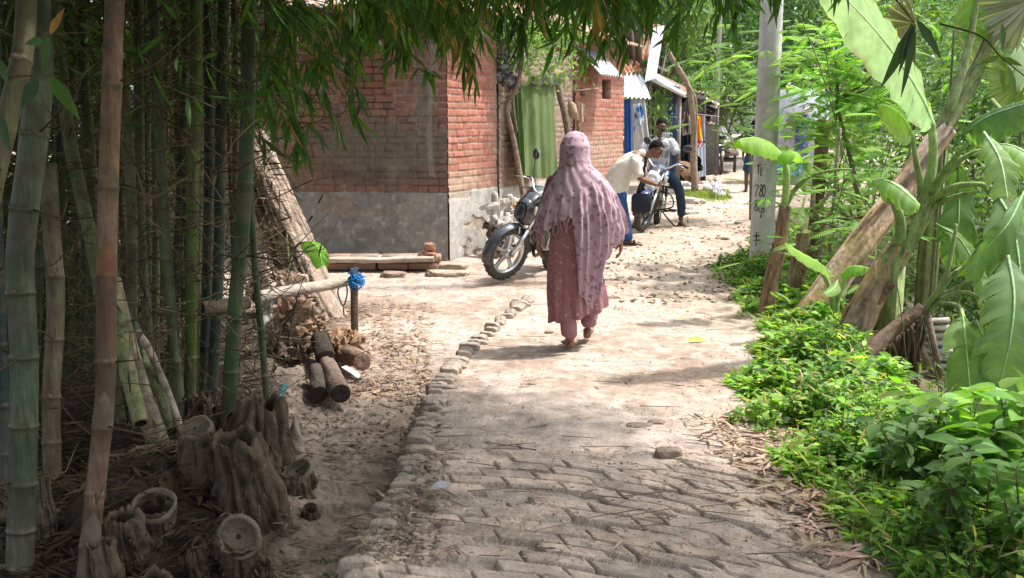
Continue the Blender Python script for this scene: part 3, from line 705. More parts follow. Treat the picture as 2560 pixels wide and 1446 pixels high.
ST = [
 (612, 1350, 105, 120, (.15, -.9), 'large root covered bamboo stump whose round cut face looks at the camera', (-.05, -1, .12)),
 (640, 1270, 140, 230, (-.15, -.1), 'tall knobbly stump with holes behind the round cut face', (-.3, -.6, .8)),
 (655, 1160, 120, 190, (.05, 0), 'upright ragged stump at the right of the tall knobbly one', (0, -.3, 1)),
 (607, 1120, 66, 120, (.1, -.6), 'small hollow stump on the shoulder of the tall knobbly stump', (.1, -1, .4)),
 (520, 1250, 100, 200, (-.1, 0), 'grey barrel shaped stump with a worn flat top in the middle', (-.1, -.4, 1)),
 (488, 1195, 46, 110, (-.25, -.6), 'small bristly root knob hanging on the barrel shaped stump', (-.3, -.8, -.1)),
 (545, 1160, 60, 80, (.1, 0), 'low plain stump behind the barrel shaped one', (0, -.5, 1)),
 (385, 1330, 110, 105, (.1, -.2), 'wide hollow stump on the left mound showing its cut ring', (.1, -.55, 1)),
 (315, 1370, 105, 110, (-.05, -.15), 'low warty stump in front of the wide hollow one', (0, -.4, 1)),
 (500, 1385, 48, 75, (-.15, 0), 'small cone shaped stump alone at the front of the mound', (0, -.3, 1)),
 (560, 1345, 62, 55, (0, 0), 'squat stump beside the round cut face', (0, -.4, 1)),
 (655, 1375, 36, 40, (.2, -.3), 'tiny hollow stump at the foot of the round cut face', (.3, -.9, .5)),
 (370, 1470, 110, 90, (0, 0), 'broad low stump at the bottom edge near the orange culm', (0, -.3, 1)),
 (270, 1440, 75, 130, (-.1, 0), 'pitted grey stump right of the foot of the orange culm', (0, -.3, 1)),
 (105, 1340, 60, 140, (0, 0), 'pale weathered stump between the two nearest thick culms', (0, -.3, 1)),
 (735, 1200, 90, 75, (.1, 0), 'low grey stump out in the bare soil right of the clump', (-.3, -.5, 1)),
 (775, 1245, 42, 42, (.1, -.4), 'small hollow root stump furthest right on the bare soil', (.3, -.9, .4)),
 (700, 1215, 55, 50, (-.2, -.1), 'small split stump close to the low grey one', (-.4, -.6, .8)),
 (610, 1100, 70, 120, (-.1, -.2), 'ragged stump with dark pits at the back of the clump', (.1, -.7, .6)),
 (685, 1090, 60, 65, (.1, 0), 'mossy low stump beside the grass tuft', (.2, -.3, 1)),
 (503, 1075, 60, 90, (0, 0), 'root collar of the dark culms with ragged sheaths', (0, 0, 1)),
 (562, 1068, 62, 70, (0, 0), 'root collar under the glossy green culm', (0, 0, 1)),
]
for i, (px, py, wd, hd, ln, lab, cd) in enumerate(ST): stump(px, py, wd*1.12, hd*1.22, ln, lab, cd, seed=i)
stump(738, 1080, 52, 105, (0, 0), 'pointed purple brown bamboo shoot in its sheath by the grass tuft', point=True, seed=40, name='bamboo_shoot')
# earth mound the stumps grow from
g = G(); c0 = gnd(470, 1290); a, r_ = np.meshgrid(np.linspace(0, 2*np.pi, 180), np.linspace(0, 1, 90))
X = c0[0]-.05+np.cos(a)*r_*.62; Y = c0[1]+.25+np.sin(a)*r_*.72
Z = .26*(1-r_**2)**1.2*(.4+1.2*fbm(X*5, Y*5, 81)) + .09*(fbm(X*13, Y*13, 82)-.5) - .04 + H(X, Y)*1.
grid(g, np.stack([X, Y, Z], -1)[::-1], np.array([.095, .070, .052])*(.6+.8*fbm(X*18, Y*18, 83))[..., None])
g.build('soil_mound', M['soil'], kind='structure')

# ------------------------------------------------------------ twigs, leaves and litter of the clump (uncountable)
g = G(); n = 8000
P0 = np.stack([rng.uniform(-4.6, -1.15, n), rng.uniform(4.4, 9.4, n), rng.beta(1.1, 1.0, n)*3.2], 1)
k_ = (P0[:, 0] < -1.12 - np.clip((P0[:, 1]-5.0), 0, 9)*.27) & (rng.random(n) < .55+.45*sst(5, 7, P0[:, 1]))
P0 = P0[k_]; n = len(P0)
D = nrm(rng.normal(size=(n, 3))*np.array([1, 1, .55])); L = rng.uniform(.12, .62, n)[:, None]
mid = P0+D*L*.5+rng.normal(size=(n, 3))*.03
cc = vary((.125, .095, .055), n, .7)
sticks(g, P0, mid, .0038, .003, cc); sticks(g, mid, mid+nrm(D+rng.normal(size=(n, 3))*.35)*L*.5, .003, .0012, cc)
g.build('twig_tangle', M['wood'], label='tangle of thin thorny bamboo twigs filling the clump', cat='twigs', kind='stuff')
g = G(); n = 9000                                   # dry leaves caught in the twigs, and live ones
k_ = rng.integers(0, len(P0), n); P = P0[k_] + D[k_]*L[k_]*rng.random((n, 1))
leaves(g, P, rdir(n, -.4), rdir(n, .3), rng.uniform(.05, .13, n), rng.uniform(.008, .016, n), vary((.12, .085, .055), n, .5))
g.build('dead_leaves', M['dry'], label='dead brown bamboo leaves caught in the twigs of the clump', cat='leaves', kind='stuff')
def thick(name, label, n, lo, hi, col, L=(.08, .2), W=(.012, .026), shape=None, mm='leafdark', dn=-.7, clump=14, sig=.14):
    g = G(); m = n//clump; c_ = rng.uniform(lo, hi, (m, 3))
    if shape is not None: c_ = c_[shape(c_)]
    m = len(c_); P = np.repeat(c_, clump, 0) + rng.normal(size=(m*clump, 3))*sig; n = len(P)
    base = np.repeat(vary(col, m, .3, .12), clump, 0)*(1+(rng.random((n, 1))-.5)*.4)
    leaves(g, P, rdir(n, dn), rdir(n, .8), rng.uniform(*L, n), rng.uniform(*W, n), base, droop=.2)
    tw = c_; q = nrm(rng.normal(size=(m, 3))*np.array([1, 1, .3]))
    sticks(g, tw-q*.2, tw+q*.2, .003, .0015, (.1, .09, .05))
    return g.build(name, M[mm], label=label, cat='foliage', kind='stuff')
BL = (.055, .105, .026)
thick('bamboo_foliage', 'dark bamboo foliage in the upper part of the clump', 9000, (-3.9, 4.2, 1.7), (-1.0, 8.5, 3.4), BL, shape=lambda c: (c[:, 0] < -.9-np.clip(c[:, 1]-4.5, 0, 9)*.26) & (rng.random(len(c)) < sst(1.5, 2.7, c[:, 2])+.1))
thick('bamboo_canopy', 'bamboo crown arching over the lane', 46000, (-4.6, -.6, 2.9), (3.5, 6.9, 4.3), BL, L=(.14, .26), W=(.032, .06), sig=.22, shape=lambda c: (c[:, 2] > 2.55 + .12*c[:, 1]) & (c[:, 0] < 3.5-.75*np.clip(c[:, 1]-4.2, 0, 9)))
thick('bamboo_canopy', 'bamboo crown above the clump at the left', 30000, (-6, 2, 2.9), (-1.0, 9.6, 5), BL, L=(.14, .26), W=(.022, .045), sig=.22, shape=lambda c: c[:, 2] > 2.1+.14*c[:, 1])
thick('undergrowth', 'dark undergrowth behind the bamboo clump', 16000, (-7.5, 7.0, 0), (-2.4, 11.3, 3.4), (.05, .10, .025), L=(.1, .2), W=(.04, .08), sig=.2, mm='leaf', dn=0, shape=lambda c: c[:, 0] < -.325*c[:, 1]-.2+.12*np.sin(c[:, 2]*5))
# ------------------------------------------------------------ hanging sprays in front of the houses
def make_spray(seed, nb=7, Lr=(.1, .19)):
    rr = np.random.default_rng(seed); g = G(); gl = G()
    P = [np.zeros(3)]; d = nrm(np.array([rr.uniform(.3, 1), rr.uniform(-.5, .5), rr.uniform(-.35, .1)]))
    for k in range(7): d = nrm(d+np.array([0, 0, -.10])+rr.normal(size=3)*.10); P.append(P[-1]+d*.085)
    P = np.array(P); tube(g, P, np.linspace(.004, .0018, len(P)), (.11, .10, .045), seg=5)
    for k in range(nb):
        f = rr.integers(1, len(P)); b = P[f]; dd = nrm(d*.6+rr.normal(size=3)*.6+np.array([0, 0, -.3])); l = rr.uniform(.06, .2)
        Q = smooth_path([b, b+dd*l*.5+[0, 0, .01], b+dd*l+[0, 0, -.02]], 4); tube(g, Q, np.linspace(.0022, .0012, len(Q)), (.12, .13, .05), seg=4)
        m = rr.integers(4, 8); idx = rr.integers(2, len(Q), m)
        D_ = nrm(np.tile(dd*.5, (m, 1)) + rr.normal(size=(m, 3))*.45 + np.array([0, 0, -1.0])); N_ = nrm(rr.normal(size=(m, 3))*.6+np.array([0, -.7, .3]))
        c_ = np.array(BL)[None]*(.7+.9*rr.random((m, 1)))*(1+(rr.random((m, 3))-.5)*.2)
        if rr.random() > .93: c_[:] = (.33, .2, .1)
        L_ = rr.uniform(*Lr, m); leaves(gl, Q[idx], D_, N_, L_, L_*rr.uniform(.11, .17, m), c_, droop=.18, fold=.15)
    return g, gl
protos = []
def spray_thing(seed, label, loc, sc=1, rz=0, group='hanging bamboo sprays above the lane', **kw):
    t = thing('bamboo_spray', label, 'branch', (0, 0, 0), group)
    g, gl = make_spray(seed, **kw); g.build('stem', M['wood'], t); gl.build('leaves', M['leafdark'], t)
    t.location = [float(a) for a in loc]; t.rotation_euler = (0, 0, rz); t.scale = (sc,)*3; return t
bound = lambda px: np.interp(px, [560, 640, 700, 760, 850, 900, 1000, 1100, 1200, 1300, 1400, 1500, 1600, 1700, 1800, 1900, 2050], [400, 350, 270, 240, 190, 150, 150, 130, 20, 10, 20, 50, 50, 20, 20, -10, -30])
LAB = {0: 'leafy bamboo spray hanging over the shaded house wall', 1: 'leafy bamboo spray hanging at the top middle above the doorway', 2: 'sparse bamboo spray hanging at the top near the concrete pole'}
proto = {}
for i in range(100):
    px = rng.uniform(560, 1180) if i < 48 else (rng.uniform(1150, 1660) if i < 82 else rng.uniform(1640, 2060))
    z_ = 0 if i < 48 else (1 if i < 82 else 2)
    py = bound(px) - abs(rng.normal())*110 if z_ == 0 else bound(px)-abs(rng.normal())*45 - 10
    py = max(py, -120); Yd = rng.uniform(4.3, 7.0) if z_ == 0 else rng.uniform(4.2, 6.0)
    loc = at(px-60, py-150*5.5/Yd, Yd); key = (i % 9, z_)
    if (i % 9) not in proto: proto[i % 9] = spray_thing(i % 9, LAB[z_], loc, nb=9)
    else:
        d_ = dup(proto[i % 9], loc, (rng.normal()*.2, rng.normal()*.2, rng.uniform(-1.2, 1.6)), rng.uniform(.75, 1.15), LAB[z_]); d_['group'] = 'hanging bamboo sprays, part %s' % ('left', 'middle', 'right')[z_]
for k_, p_ in proto.items(): p_['group'] = 'hanging bamboo sprays, part left'
# lone near sprays with big leaves
def bigspray(px, py, Y, leaves_, label, stempts):
    t = thing('bamboo_spray', label, 'branch', at(px, py, Y)); g = G(); gl = G()
    P = smooth_path([at(a, b, Y+c) for a, b, c in stempts], 6); tube(g, P, np.linspace(.004, .002, len(P)), (.12, .09, .06), seg=6); g.build('stem', M['wood'], t)
    for (x0, y0, x1, y1, w_, c) in leaves_:
        a = at(x0, y0, Y); b = at(x1, y1, Y-.02); leaves(gl, [a], [b-a], [(.3, -1, .2)], [np.linalg.norm(b-a)], [w_*Y/F], c, droop=.06)
    gl.build('leaves', M['leafdark'], t)
DK = (.05, .09, .035)
bigspray(2285, 60, 3.2, [(2285, 60, 2205, 225, 34, DK), (2286, 62, 2258, 250, 24, DK), (2290, 50, 2360, 150, 30, DK), (2280, 55, 2250, 190, 22, DK)], 'near bamboo spray of broad dark leaves in front of the banana leaves', [(2180, -60, .2), (2240, 0, 0), (2285, 58, 0)])
bigspray(2500, 130, 3.6, [(2500, 140, 2440, 165, 16, LIME), (2500, 145, 2560, 165, 18, LIME), (2505, 60, 2508, 130, 20, (.08, .15, .04)), (2520, 165, 2545, 265, 22, (.12, .19, .05)), (2500, 170, 2512, 235, 18, (.12, .19, .05))], 'near bamboo spray of light green leaves at the top right corner', [(2350, 60, .2), (2450, 90, .1), (2500, 140, 0), (2560, 190, 0)])
bigspray(50, 330, 3.1, [(120, 90, 108, 190, 26, (.07, .14, .05)), (110, 100, 60, 110, 22, (.07, .14, .05)), (125, 190, 200, 300, 34, (.11, .22, .04)), (130, 190, 190, 290, 26, (.10, .2, .04)), (95, 195, 50, 275, 34, (.05, .1, .06)), (0, 150, 20, 215, 22, (.06, .12, .05)), (-10, 280, 25, 380, 30, (.05, .1, .06)), (125, 85, 160, 20, 20, (.36, .16, .09))], 'near bamboo spray of fresh leaves at the upper left', [(-60, 200, .1), (60, 190, 0), (140, 190, 0)])

# ------------------------------------------------------------ leaning tree
t = thing('leaning_tree', 'thick rough barked tree trunk leaning left beside the bamboo clump', 'tree', gnd(795, 800))
P = smooth_path([at(808, 835, 8.55), at(775, 740, 8.6), at(735, 630, 8.7), at(690, 520, 8.75), at(640, 400, 8.8), at(590, 270, 8.8), at(520, 120, 8.8), at(430, -60, 8.8)], 10)
g = G(); n = len(P); rad = np.interp(np.linspace(0, 1, n), [0, .06, .15, .5, 1], [.27, .215, .19, .165, .14])
aa = lambda a, i: 1+.05*np.sin(a*5+i*.05)+.10*(np.abs(fbm(a*4.5, i*.16, 91)-.5)*2) + .05*(fbm(a*12, i*.5, 92)-.5)
ii = np.arange(n)
P = np.stack([np.interp(np.linspace(0, n-1, 260), ii, P[:, k]) for k in range(3)], 1); rad = np.interp(np.linspace(0, n-1, 260), ii, rad); n = 260; ii = np.arange(n)
qa, qi = np.meshgrid(np.linspace(0, 2*np.pi, 110, endpoint=False), ii*.3)
rg = lambda a, i: 1-np.abs(fbm(np.cos(a)*4.2+i*.02, np.sin(a)*4.2+i*.11, 91, 3)-.5)*3.2          # furrows running up the trunk
aa = lambda a, i: 1+.05*np.sin(a*5+i*.015)+.11*rg(a, i*.3)+.05*(fbm(np.cos(a)*9, np.sin(a)*9+i*.2, 92)-.5)
cr = mixc(np.broadcast_to(np.array([.075, .055, .043]), qa.shape+(3,)), (.36, .28, .22), sst(.25, .75, rg(qa, qi))); cr = mixc(cr, (.46, .38, .32), sst(.58, .72, fbm(np.cos(qa)*2, np.sin(qa)*2+qi*.2, 94))*.6)
tube(g, P, rad, (1, 1, 1), seg=110, fold=aa); g.c[-1] = cr.reshape(-1, 3)
g.build('trunk', M['bark'], t); P = P[::4]
g = G()
for k in range(5):
    a = P[-1-3*k]; tube(g, smooth_path([a, a+np.array([rng.normal()*.5, rng.normal()*.3, .8]), a+np.array([rng.normal()*1.2-.3, rng.normal()*.6, 2])], 5), np.linspace(.06, .015, 11), (.2, .16, .12), seg=7)
g.build('limbs', M['bark'], t)
g = G(); n = 5000; cc_ = P[-1]+np.array([-.6, .5, 1.4]); q = rng.normal(size=(n//20, 3))*np.array([1.1, .8, .6]); Pq = cc_+np.repeat(q, 20, 0)+rng.normal(size=(n, 3))*.18
leaves(g, Pq, rdir(n), rdir(n, 1), rng.uniform(.09, .16, n), rng.uniform(.04, .07, n), vary((.06, .12, .03), n), stn=BROAD); g.build('crown', M['leaf'], t)

# rail on a stake with blue string
pole([(640, 745), (720, 728), (800, 716), (880, 700)], [6.6, 7.0, 7.3, 7.6], 29, (.36, .30, .25), 'bamboo_rail', 'grey bamboo rail tied level to the stake with blue string', 'pole', nodes=.45, m='wood')
sx = gnd(888, 866); t = thing('wooden_stake', 'dark square wooden stake driven into the yard, holding the rail end', 'post', sx)
g = G(); hz = at(890, 672, sx[1])[2]; box(g, (sx[0], sx[1], hz/2-.1), (.052, .045, hz+.2), (.13, .095, .075), rotm(0, .015, .3), bev=.006); g.build('post', M['wood'], t)
t = thing('blue_string', 'bright blue plastic string knotted round rail and stake', 'string', at(890, 700, sx[1])); g = G(); c_ = at(890, 700, sx[1]-.01)
for k in range(16):
    a = np.linspace(0, 6.28, 14); m3 = rotm(*rng.normal(size=3)*.55); rr_ = .046+rng.random()*.016
    tube(g, np.stack([np.cos(a)*rr_, np.sin(a)*rr_*.9, a*.002*rng.normal()], 1) @ m3.T + c_ + rng.normal(size=3)*.012, .0045, (.02, .22, .55), seg=5, caps=False)
for k in range(5): tube(g, smooth_path([c_, c_+np.array([rng.normal()*.05, -.03, .05+.05*rng.random()]), c_+np.array([rng.normal()*.06, -.04, rng.normal()*.07])], 6), .0035, (.03, .28, .62), seg=4)
g.build('knot', mat('blue string', .5, color=(.015, .2, .5), var=.1), t)
t = thing('rope_loop', 'looped dark cord hanging from the rail beside the stake', 'cord', at(862, 712, sx[1]))
g = G(); tube(g, smooth_path([at(848, 715, 7.5), at(845, 735, 7.5), at(858, 765, 7.5), at(868, 735, 7.5), at(866, 712, 7.5)], 6), .006, (.10, .12, .13), seg=6); tube(g, [at(858, 762, 7.5), at(860, 790, 7.5)], .006, (.12, .14, .15), seg=6); g.build('cord_loop', M['plastic'], t)

# crumpled pale sheets hung over the rail
def crumple(name, label, quad, Ys, col, seed, amp=.05, m='sheet', cat='plastic sheet', n=40):
    """quad: four picture points (clockwise from top left) with distances"""
    q = np.array([at(p[0], p[1], Y) for p, Y in zip(quad, Ys)]); a, b = np.meshgrid(np.linspace(0, 1, n), np.linspace(0, 1, n))
    P = (q[0]*(1-a[..., None])+q[1]*a[..., None])*(1-b[..., None]) + (q[3]*(1-a[..., None])+q[2]*a[..., None])*b[..., None]
    nn = nrm(np.cross(q[1]-q[0], q[3]-q[0]))
    rid = np.abs(fbm(a*3+b*1.2, b*3-a, seed)-.5)*2 + .5*np.abs(fbm(a*7, b*7+a*2, seed+1)-.5)*2
    P = P + nn*((rid-.4)*amp*3)[..., None] + (np.stack([fbm(a*4, b*4, seed+2), fbm(a*4, b*4, seed+3), fbm(a*4, b*4, seed+4)], -1)-.5)*amp*3
    g = G(); grid(g, P, np.array(col)*(.75+.5*fbm(a*5, b*5, seed+6))[..., None]); 
    return g.build(name, M[m], label=label, cat=cat)
crumple('crumpled_sheet', 'crumpled pale brown plastic sheet bunched over the rail', [(680, 665), (770, 690), (775, 770), (660, 860)], [7.5, 7.6, 7.6, 7.3], (.62, .48, .38), 11, .05)
crumple('crumpled_sheet', 'brown crumpled sheet hanging below the rail end near the trunk', [(690, 735), (765, 730), (740, 830), (650, 900)], [7.35, 7.45, 7.5, 7.2], (.36, .235, .17), 12, .045)
crumple('hanging_sheet', 'tall pale sheet with a twisted peak standing behind the slim culm', [(640, 625), (668, 640), (690, 745), (610, 745)], [7.6, 7.6, 7.7, 7.6], (.60, .52, .45), 13, .025)
crumple('hanging_sheet', 'translucent greyish sheet hanging down to the pit behind the slim culm', [(650, 745), (690, 740), (670, 950), (610, 1010)], [7., 7.1, 7., 6.8], (.36, .32, .29), 14, .03)
crumple('tarp_scrap', 'dull brown sheet sagging over the dark pit', [(690, 800), (735, 795), (700, 950), (640, 940)], [7., 7.1, 7., 6.9], (.13, .095, .07), 15, .03)
t = thing('pipe', 'short teal plastic pipe sticking out of the pit', 'pipe', at(682, 1020, 6)); g = G(); tube(g, [at(680, 1030, 5.95), at(712, 965, 6.3)], .022, (.03, .13, .14), seg=12); g.build('tube', M['plastic'], t)

# firewood
def log(px0, py0, px1, py1, Y0, Y1, wpx, label, seed, col=(.22, .16, .125), dark=False):
    a = at(px0, py0, Y0); b = at(px1, py1, Y1); r = wpx*Y0/F/2; t = thing('log', label, 'log', a, 'firewood logs by the stake')
    P = np.array([a+(b-a)*s for s in np.linspace(0, 1, 12)]); g = G()
    tube(g, P, r, col, seg=28, caps=False, fold=lambda q, i: 1+.42*(fbm(np.cos(q)*1.5+seed, np.sin(q)*1.5+i*.2, seed)-.5)+.22*(fbm(np.cos(q)*6, np.sin(q)*6+i*.4, seed+1)-.5)); g.build('bark', M['bark'], t)
    g = G(); T, N_, B_ = frames(P); an = np.linspace(0, 2*np.pi, 25)
    rows = [a+(np.cos(an)[:, None]*N_[0]+np.sin(an)[:, None]*B_[0])*r*f + T[0]*z for f, z in ((1.02, 0), (.8, -.004), (.5, -.006), (.2, -.004), (0, 0))]
    grid(g, np.array(rows)[:, ::-1], (.05, .035, .03) if dark else (.25, .16, .12)); 
    g.build('cut_end', M['wood'], t); g = G(); rows = [b+(np.cos(an)[:, None]*N_[0]+np.sin(an)[:, None]*B_[0])*r*f for f in (1.02, 0)]; grid(g, np.array(rows), (.2, .14, .1))
    g.build('cut_end', M['wood'], t)
log(852, 985, 815, 905, 6.15, 6.75, 50, 'thick log with a charred hollow end, lowest and nearest in the firewood', 1, dark=True)
log(800, 985, 790, 925, 6.2, 6.6, 40, 'dark log lying left of the charred one at the pit edge', 2, (.12, .10, .085), True)
log(905, 905, 845, 868, 6.75, 7.2, 46, 'round log with its brown cut end facing right', 3, (.25, .17, .12))
log(875, 900, 820, 850, 6.9, 7.3, 36, 'reddish barked log behind the round one', 4, (.30, .17, .11))
log(815, 900, 800, 850, 6.7, 7.1, 50, 'blackened log in the shadow of the pit', 5, (.05, .042, .036), True)
log(780, 860, 740, 835, 7.1, 7.4, 34, 'short log at the top of the firewood under dry leaves', 6, (.23, .17, .13))
t = thing('paper_scrap', 'white folded paper lying on the logs', 'paper', at(875, 920, 6.6)); g = G(); q = np.array([[at(853, 918, 6.6), at(866, 914, 6.65)], [at(880, 935, 6.5), at(892, 928, 6.55)], [at(896, 946, 6.45), at(902, 938, 6.5)]]); grid(g, q, (.7, .72, .75)); g.build('sheet', M['cloth'], t)
# pit: block coloured black for the shade in the hollow behind the grass tuft
g = G(); box(g, at(735, 930, 7.4), (.34, .5, .5), (.03, .025, .02), rotm(0, 0, .2), bev=.04); g.build('pit_shade_block', M['soil'], label='black block in the pit under the sheet, coloured for its shade', cat='heap')
# grass tuft
g = G(); n = 90; b = gnd(705, 1052); P = np.tile(b, (n, 1))+rng.normal(size=(n, 3))*np.array([.05, .04, 0]); P[:, 2] = H(P[:, 0], P[:, 1])
leaves(g, P, rdir(n, 2.2), rdir(n), rng.uniform(.05, .13, n), .006, vary((.16, .34, .05), n)); g.build('grass_tuft', M['leaf'], label='small bright green grass tuft beside the bamboo shoot', cat='grass', kind='stuff')

for k, (q, ys, c_, lab) in enumerate([([(745, 790), (800, 785), (815, 830), (750, 845)], [7.3, 7.4, 7.2, 7.1], (.30, .20, .14), 'dry curled leaves heaped over the top of the firewood'), ([(840, 830), (905, 840), (900, 875), (830, 868)], [7.3, 7.3, 7., 7.], (.34, .22, .14), 'dry brown leaves piled at the foot of the stake'), ([(700, 860), (760, 850), (770, 900), (705, 905)], [7.0, 7.1, 6.9, 6.8], (.14, .10, .08), 'dark rotting sheet at the mouth of the pit')]): crumple('dry_heap', lab, q, ys, c_, 50+k, .045, m='dry', cat='heap')
# ------------------------------------------------------------ banana plants
def blade(parent, P, W, col, hint, seed=0, tear=.35, edge=.25, pleat=.006, prof=2.2, both=(1, 1), name='leaf', lift=0):
    """torn banana leaf along the path P, full width W (m); edge: how far the margins droop"""
    rr = np.random.default_rng(seed+70); P = smooth_path(P, 10); n = len(P)
    L = np.concatenate([[0], np.cumsum(np.linalg.norm(np.diff(P, axis=0), axis=1))]); Lt = L[-1]; t = L/Lt
    T = nrm(np.gradient(P, axis=0)); h = np.asarray(hint, float)
    g = G(); f = lambda q: np.stack([np.interp(q, t, P[:, i]) for i in range(3)], -1); ft = lambda q: nrm(np.stack([np.interp(q, t, T[:, i]) for i in range(3)], -1))
    col = np.array(col)
    for si, sgn in enumerate((-1, 1)):
        if not both[si]: continue
        cuts = [0.0]
        while cuts[-1] < 1: cuts.append(cuts[-1] + (rr.uniform(.03, .16) if rr.random() < tear*1.4 else rr.uniform(.15, .4)))
        cuts[-1] = 1.0
        for a, b in zip(cuts[:-1], cuts[1:]):
            m = max(3, int((b-a)*60)); tt = np.linspace(a, b, m); u = np.linspace(0, 1, 7)
            sag = rr.uniform(0, 1)*tear*.8; gap = rr.uniform(.0, .25)*(b-a)*tear*2
            tc_ = (a+b)/2; te = tc_+(tt-tc_)*(1-gap)+.02
            TT, UU = np.meshgrid(tt, u, indexing='ij'); TE = TT*(1-UU)+te[:, None]*UU; TE = np.clip(TE+.05*UU, 0, 1)
            C_ = f(TE.ravel()).reshape(TE.shape+(3,)); Tt = ft(TE.ravel()).reshape(C_.shape)
            Sd = nrm(np.cross(Tt, h))*sgn; Nn = np.cross(Sd, Tt)*sgn; Nn = np.where(np.sum(Nn*h, -1, keepdims=True) < 0, -Nn, Nn)
            w_ = W/2*np.clip(1-np.abs(2*TT-1)**prof, 0, 1)**.6*(1-.06*rr.random())
            ang = edge*UU + sag*UU**2
            off = Sd*(np.cos(ang)*UU*w_)[..., None] - np.array([0, 0, 1.])*(np.sin(ang)*UU*w_)[..., None]*1.0 + Nn*(pleat*np.sin(TE*Lt*260)*UU + .02*W*np.sin(TT*40+si)*UU + lift*w_*UU**2)[..., None]
            c = col*(.78+.40*fbm(TE*45, UU*.5, seed+3))[..., None]; c = mixc(c, np.array([.34, .25, .12]), (UU > .9)*(fbm(TE*9, UU, seed+4) > .55)*.7)
            c = mixc(c, col*np.array([1.5, 1.25, .9]), (UU > .93)*.5*(rr.random() > .4))
            grid(g, C_+off, c)
    o = g.build(name, M['banana'], parent)
    g = G(); tube(g, P, np.interp(t, [0, 1], [W*.02+.003, .003]), mixc(col*1.6, col*2.0, t), seg=7); g.build('midrib', M['stem'], o)
    return o
def A(*p): return [at(*q) for q in p]
def petiole(parent, pts, w0, w1, Y, col=(.20, .27, .10)):
    P = smooth_path(A(*pts), 8); g = G(); r = np.linspace(w0, w1, len(P))*Y/F/2; tube(g, P, r, mixc(np.array(col), np.array(col)*1.3, fbm(np.arange(len(P))*.3, np.zeros(len(P)), 3)), seg=10, ry=r*.8); return g.build('petiole', M['stem'], parent)
def stem(parent, pts, w0, w1, Y, c1, c2, seed, name='pseudostem', flakes=10):
    P = smooth_path(A(*pts), 26); n = len(P); g = G(); r = np.linspace(w0, w1, n)*Y/F/2
    P[0][2] = min(P[0][2], Hs(P[0][0], P[0][1])-.05)
    tt = np.linspace(0, 1, n); a = np.linspace(0, 2*np.pi, 36, endpoint=False)
    tube(g, P, r, (1, 1, 1), seg=36, fold=lambda q, i: 1+.10*(fbm(q*1.6, i*.12, seed)-.5)+.06*np.sin(q*7+i*.05)*.5)
    CC = mixc(np.broadcast_to(np.array(c1), (n, 36, 3)), c2, sst(.35, .68, fbm(np.cos(a)[None]*1.6+seed, tt[:, None]*5+np.sin(a)[None]*1.3, seed+2)))
    CC = mixc(CC, np.array([.10, .065, .045]), sst(.52, .72, fbm(np.cos(a)[None]*4+seed, tt[:, None]*6+np.sin(a)[None]*4, seed+4))*.85)
    CC = CC*(.8+.4*fbm(np.cos(a)[None]*9, tt[:, None]*5+np.sin(a)[None]*9, seed+5))[..., None]
    g.c[-1] = CC.reshape(-1, 3)
    o = g.build(name, M['stem'], parent)
    if flakes:
        rr = np.random.default_rng(seed); g = G(); T, N_, B_ = frames(P)
        for k in range(flakes):
            i = rr.integers(1, n-16); q = rr.uniform(0, 6.28); L_ = rr.integers(7, 15)
            th = q+np.linspace(-.2, .2, 5); rows = []
            for s_ in range(L_+1):
                f_ = 1.02+.35*(s_/L_)**2*rr.uniform(.3, 1); j = i+s_
                rows.append(P[j]+(np.cos(th)[:, None]*N_[j]+np.sin(th)[:, None]*B_[j])*r[j]*f_*(1-.0*s_))
            grid(g, np.array(rows), np.array(rr.choice([.8, 1., 1.3]))*np.array([.25, .165, .11]))
        tag(g.build('dry_sheath', M['dry'], parent), kind='stuff')
    return o
LG = (.24, .42, .08); MG = (.15, .27, .07); PG = (.38, .49, .30); BG = (.13, .22, .12)
GRP = None
def plant(label, px, py, Y): return thing('banana_plant', label, 'banana plant', at(px, py, Y))
# A: slim brown stem next to the pole
t = plant('slim brown banana stem with one umbrella shaped bright leaf over the pole', 1915, 800, 8.6)
stem(t, [(1915, 805, 8.6), (1925, 720, 8.6), (1948, 620, 8.6), (1962, 515, 8.6)], 44, 28, 8.6, (.30, .19, .13), (.20, .13, .09), 1, flakes=14)
petiole(t, [(1960, 530, 8.6), (1966, 460, 8.6), (1962, 410, 8.6), (1935, 372, 8.6), (1900, 352, 8.5)], 22, 9, 8.6, (.25, .36, .11))
blade(t, A((1950, 385, 8.6), (1925, 358, 8.5), (1885, 345, 8.4), (1845, 352, 8.35)), .36, LG, (0, -.35, 1), 1, tear=.1, edge=.75)
blade(t, A((1955, 388, 8.6), (1975, 378, 8.4), (1992, 392, 8.3)), .30, LG, (0, -.5, 1), 2, tear=.1, edge=.7)
petiole(t, [(1964, 520, 8.6), (1990, 470, 8.6), (2030, 440, 8.5), (2090, 425, 8.4), (2130, 424, 8.4)], 12, 5, 8.6)
petiole(t, [(1964, 520, 8.6), (1985, 480, 8.6), (2010, 455, 8.6), (2028, 430, 8.5)], 11, 5, 8.6)
blade(t, A((2005, 455, 8.6), (2018, 440, 8.5), (2032, 425, 8.5)), .06, LG, (0, -.5, 1), 3, tear=.1)
# B: paler stump-like stem
t = plant('cut pale brown banana stem with a small fresh leaf, right of the slim brown one', 1985, 800, 8.9)
stem(t, [(1980, 810, 8.9), (1985, 740, 8.9), (1995, 660, 8.9), (2012, 575, 8.9)], 50, 36, 8.9, (.33, .25, .20), (.25, .18, .13), 2)
blade(t, A((2006, 575, 8.9), (2004, 530, 8.9), (2012, 490, 8.8)), .12, PG, (.6, -.6, .2), 4, tear=.1)
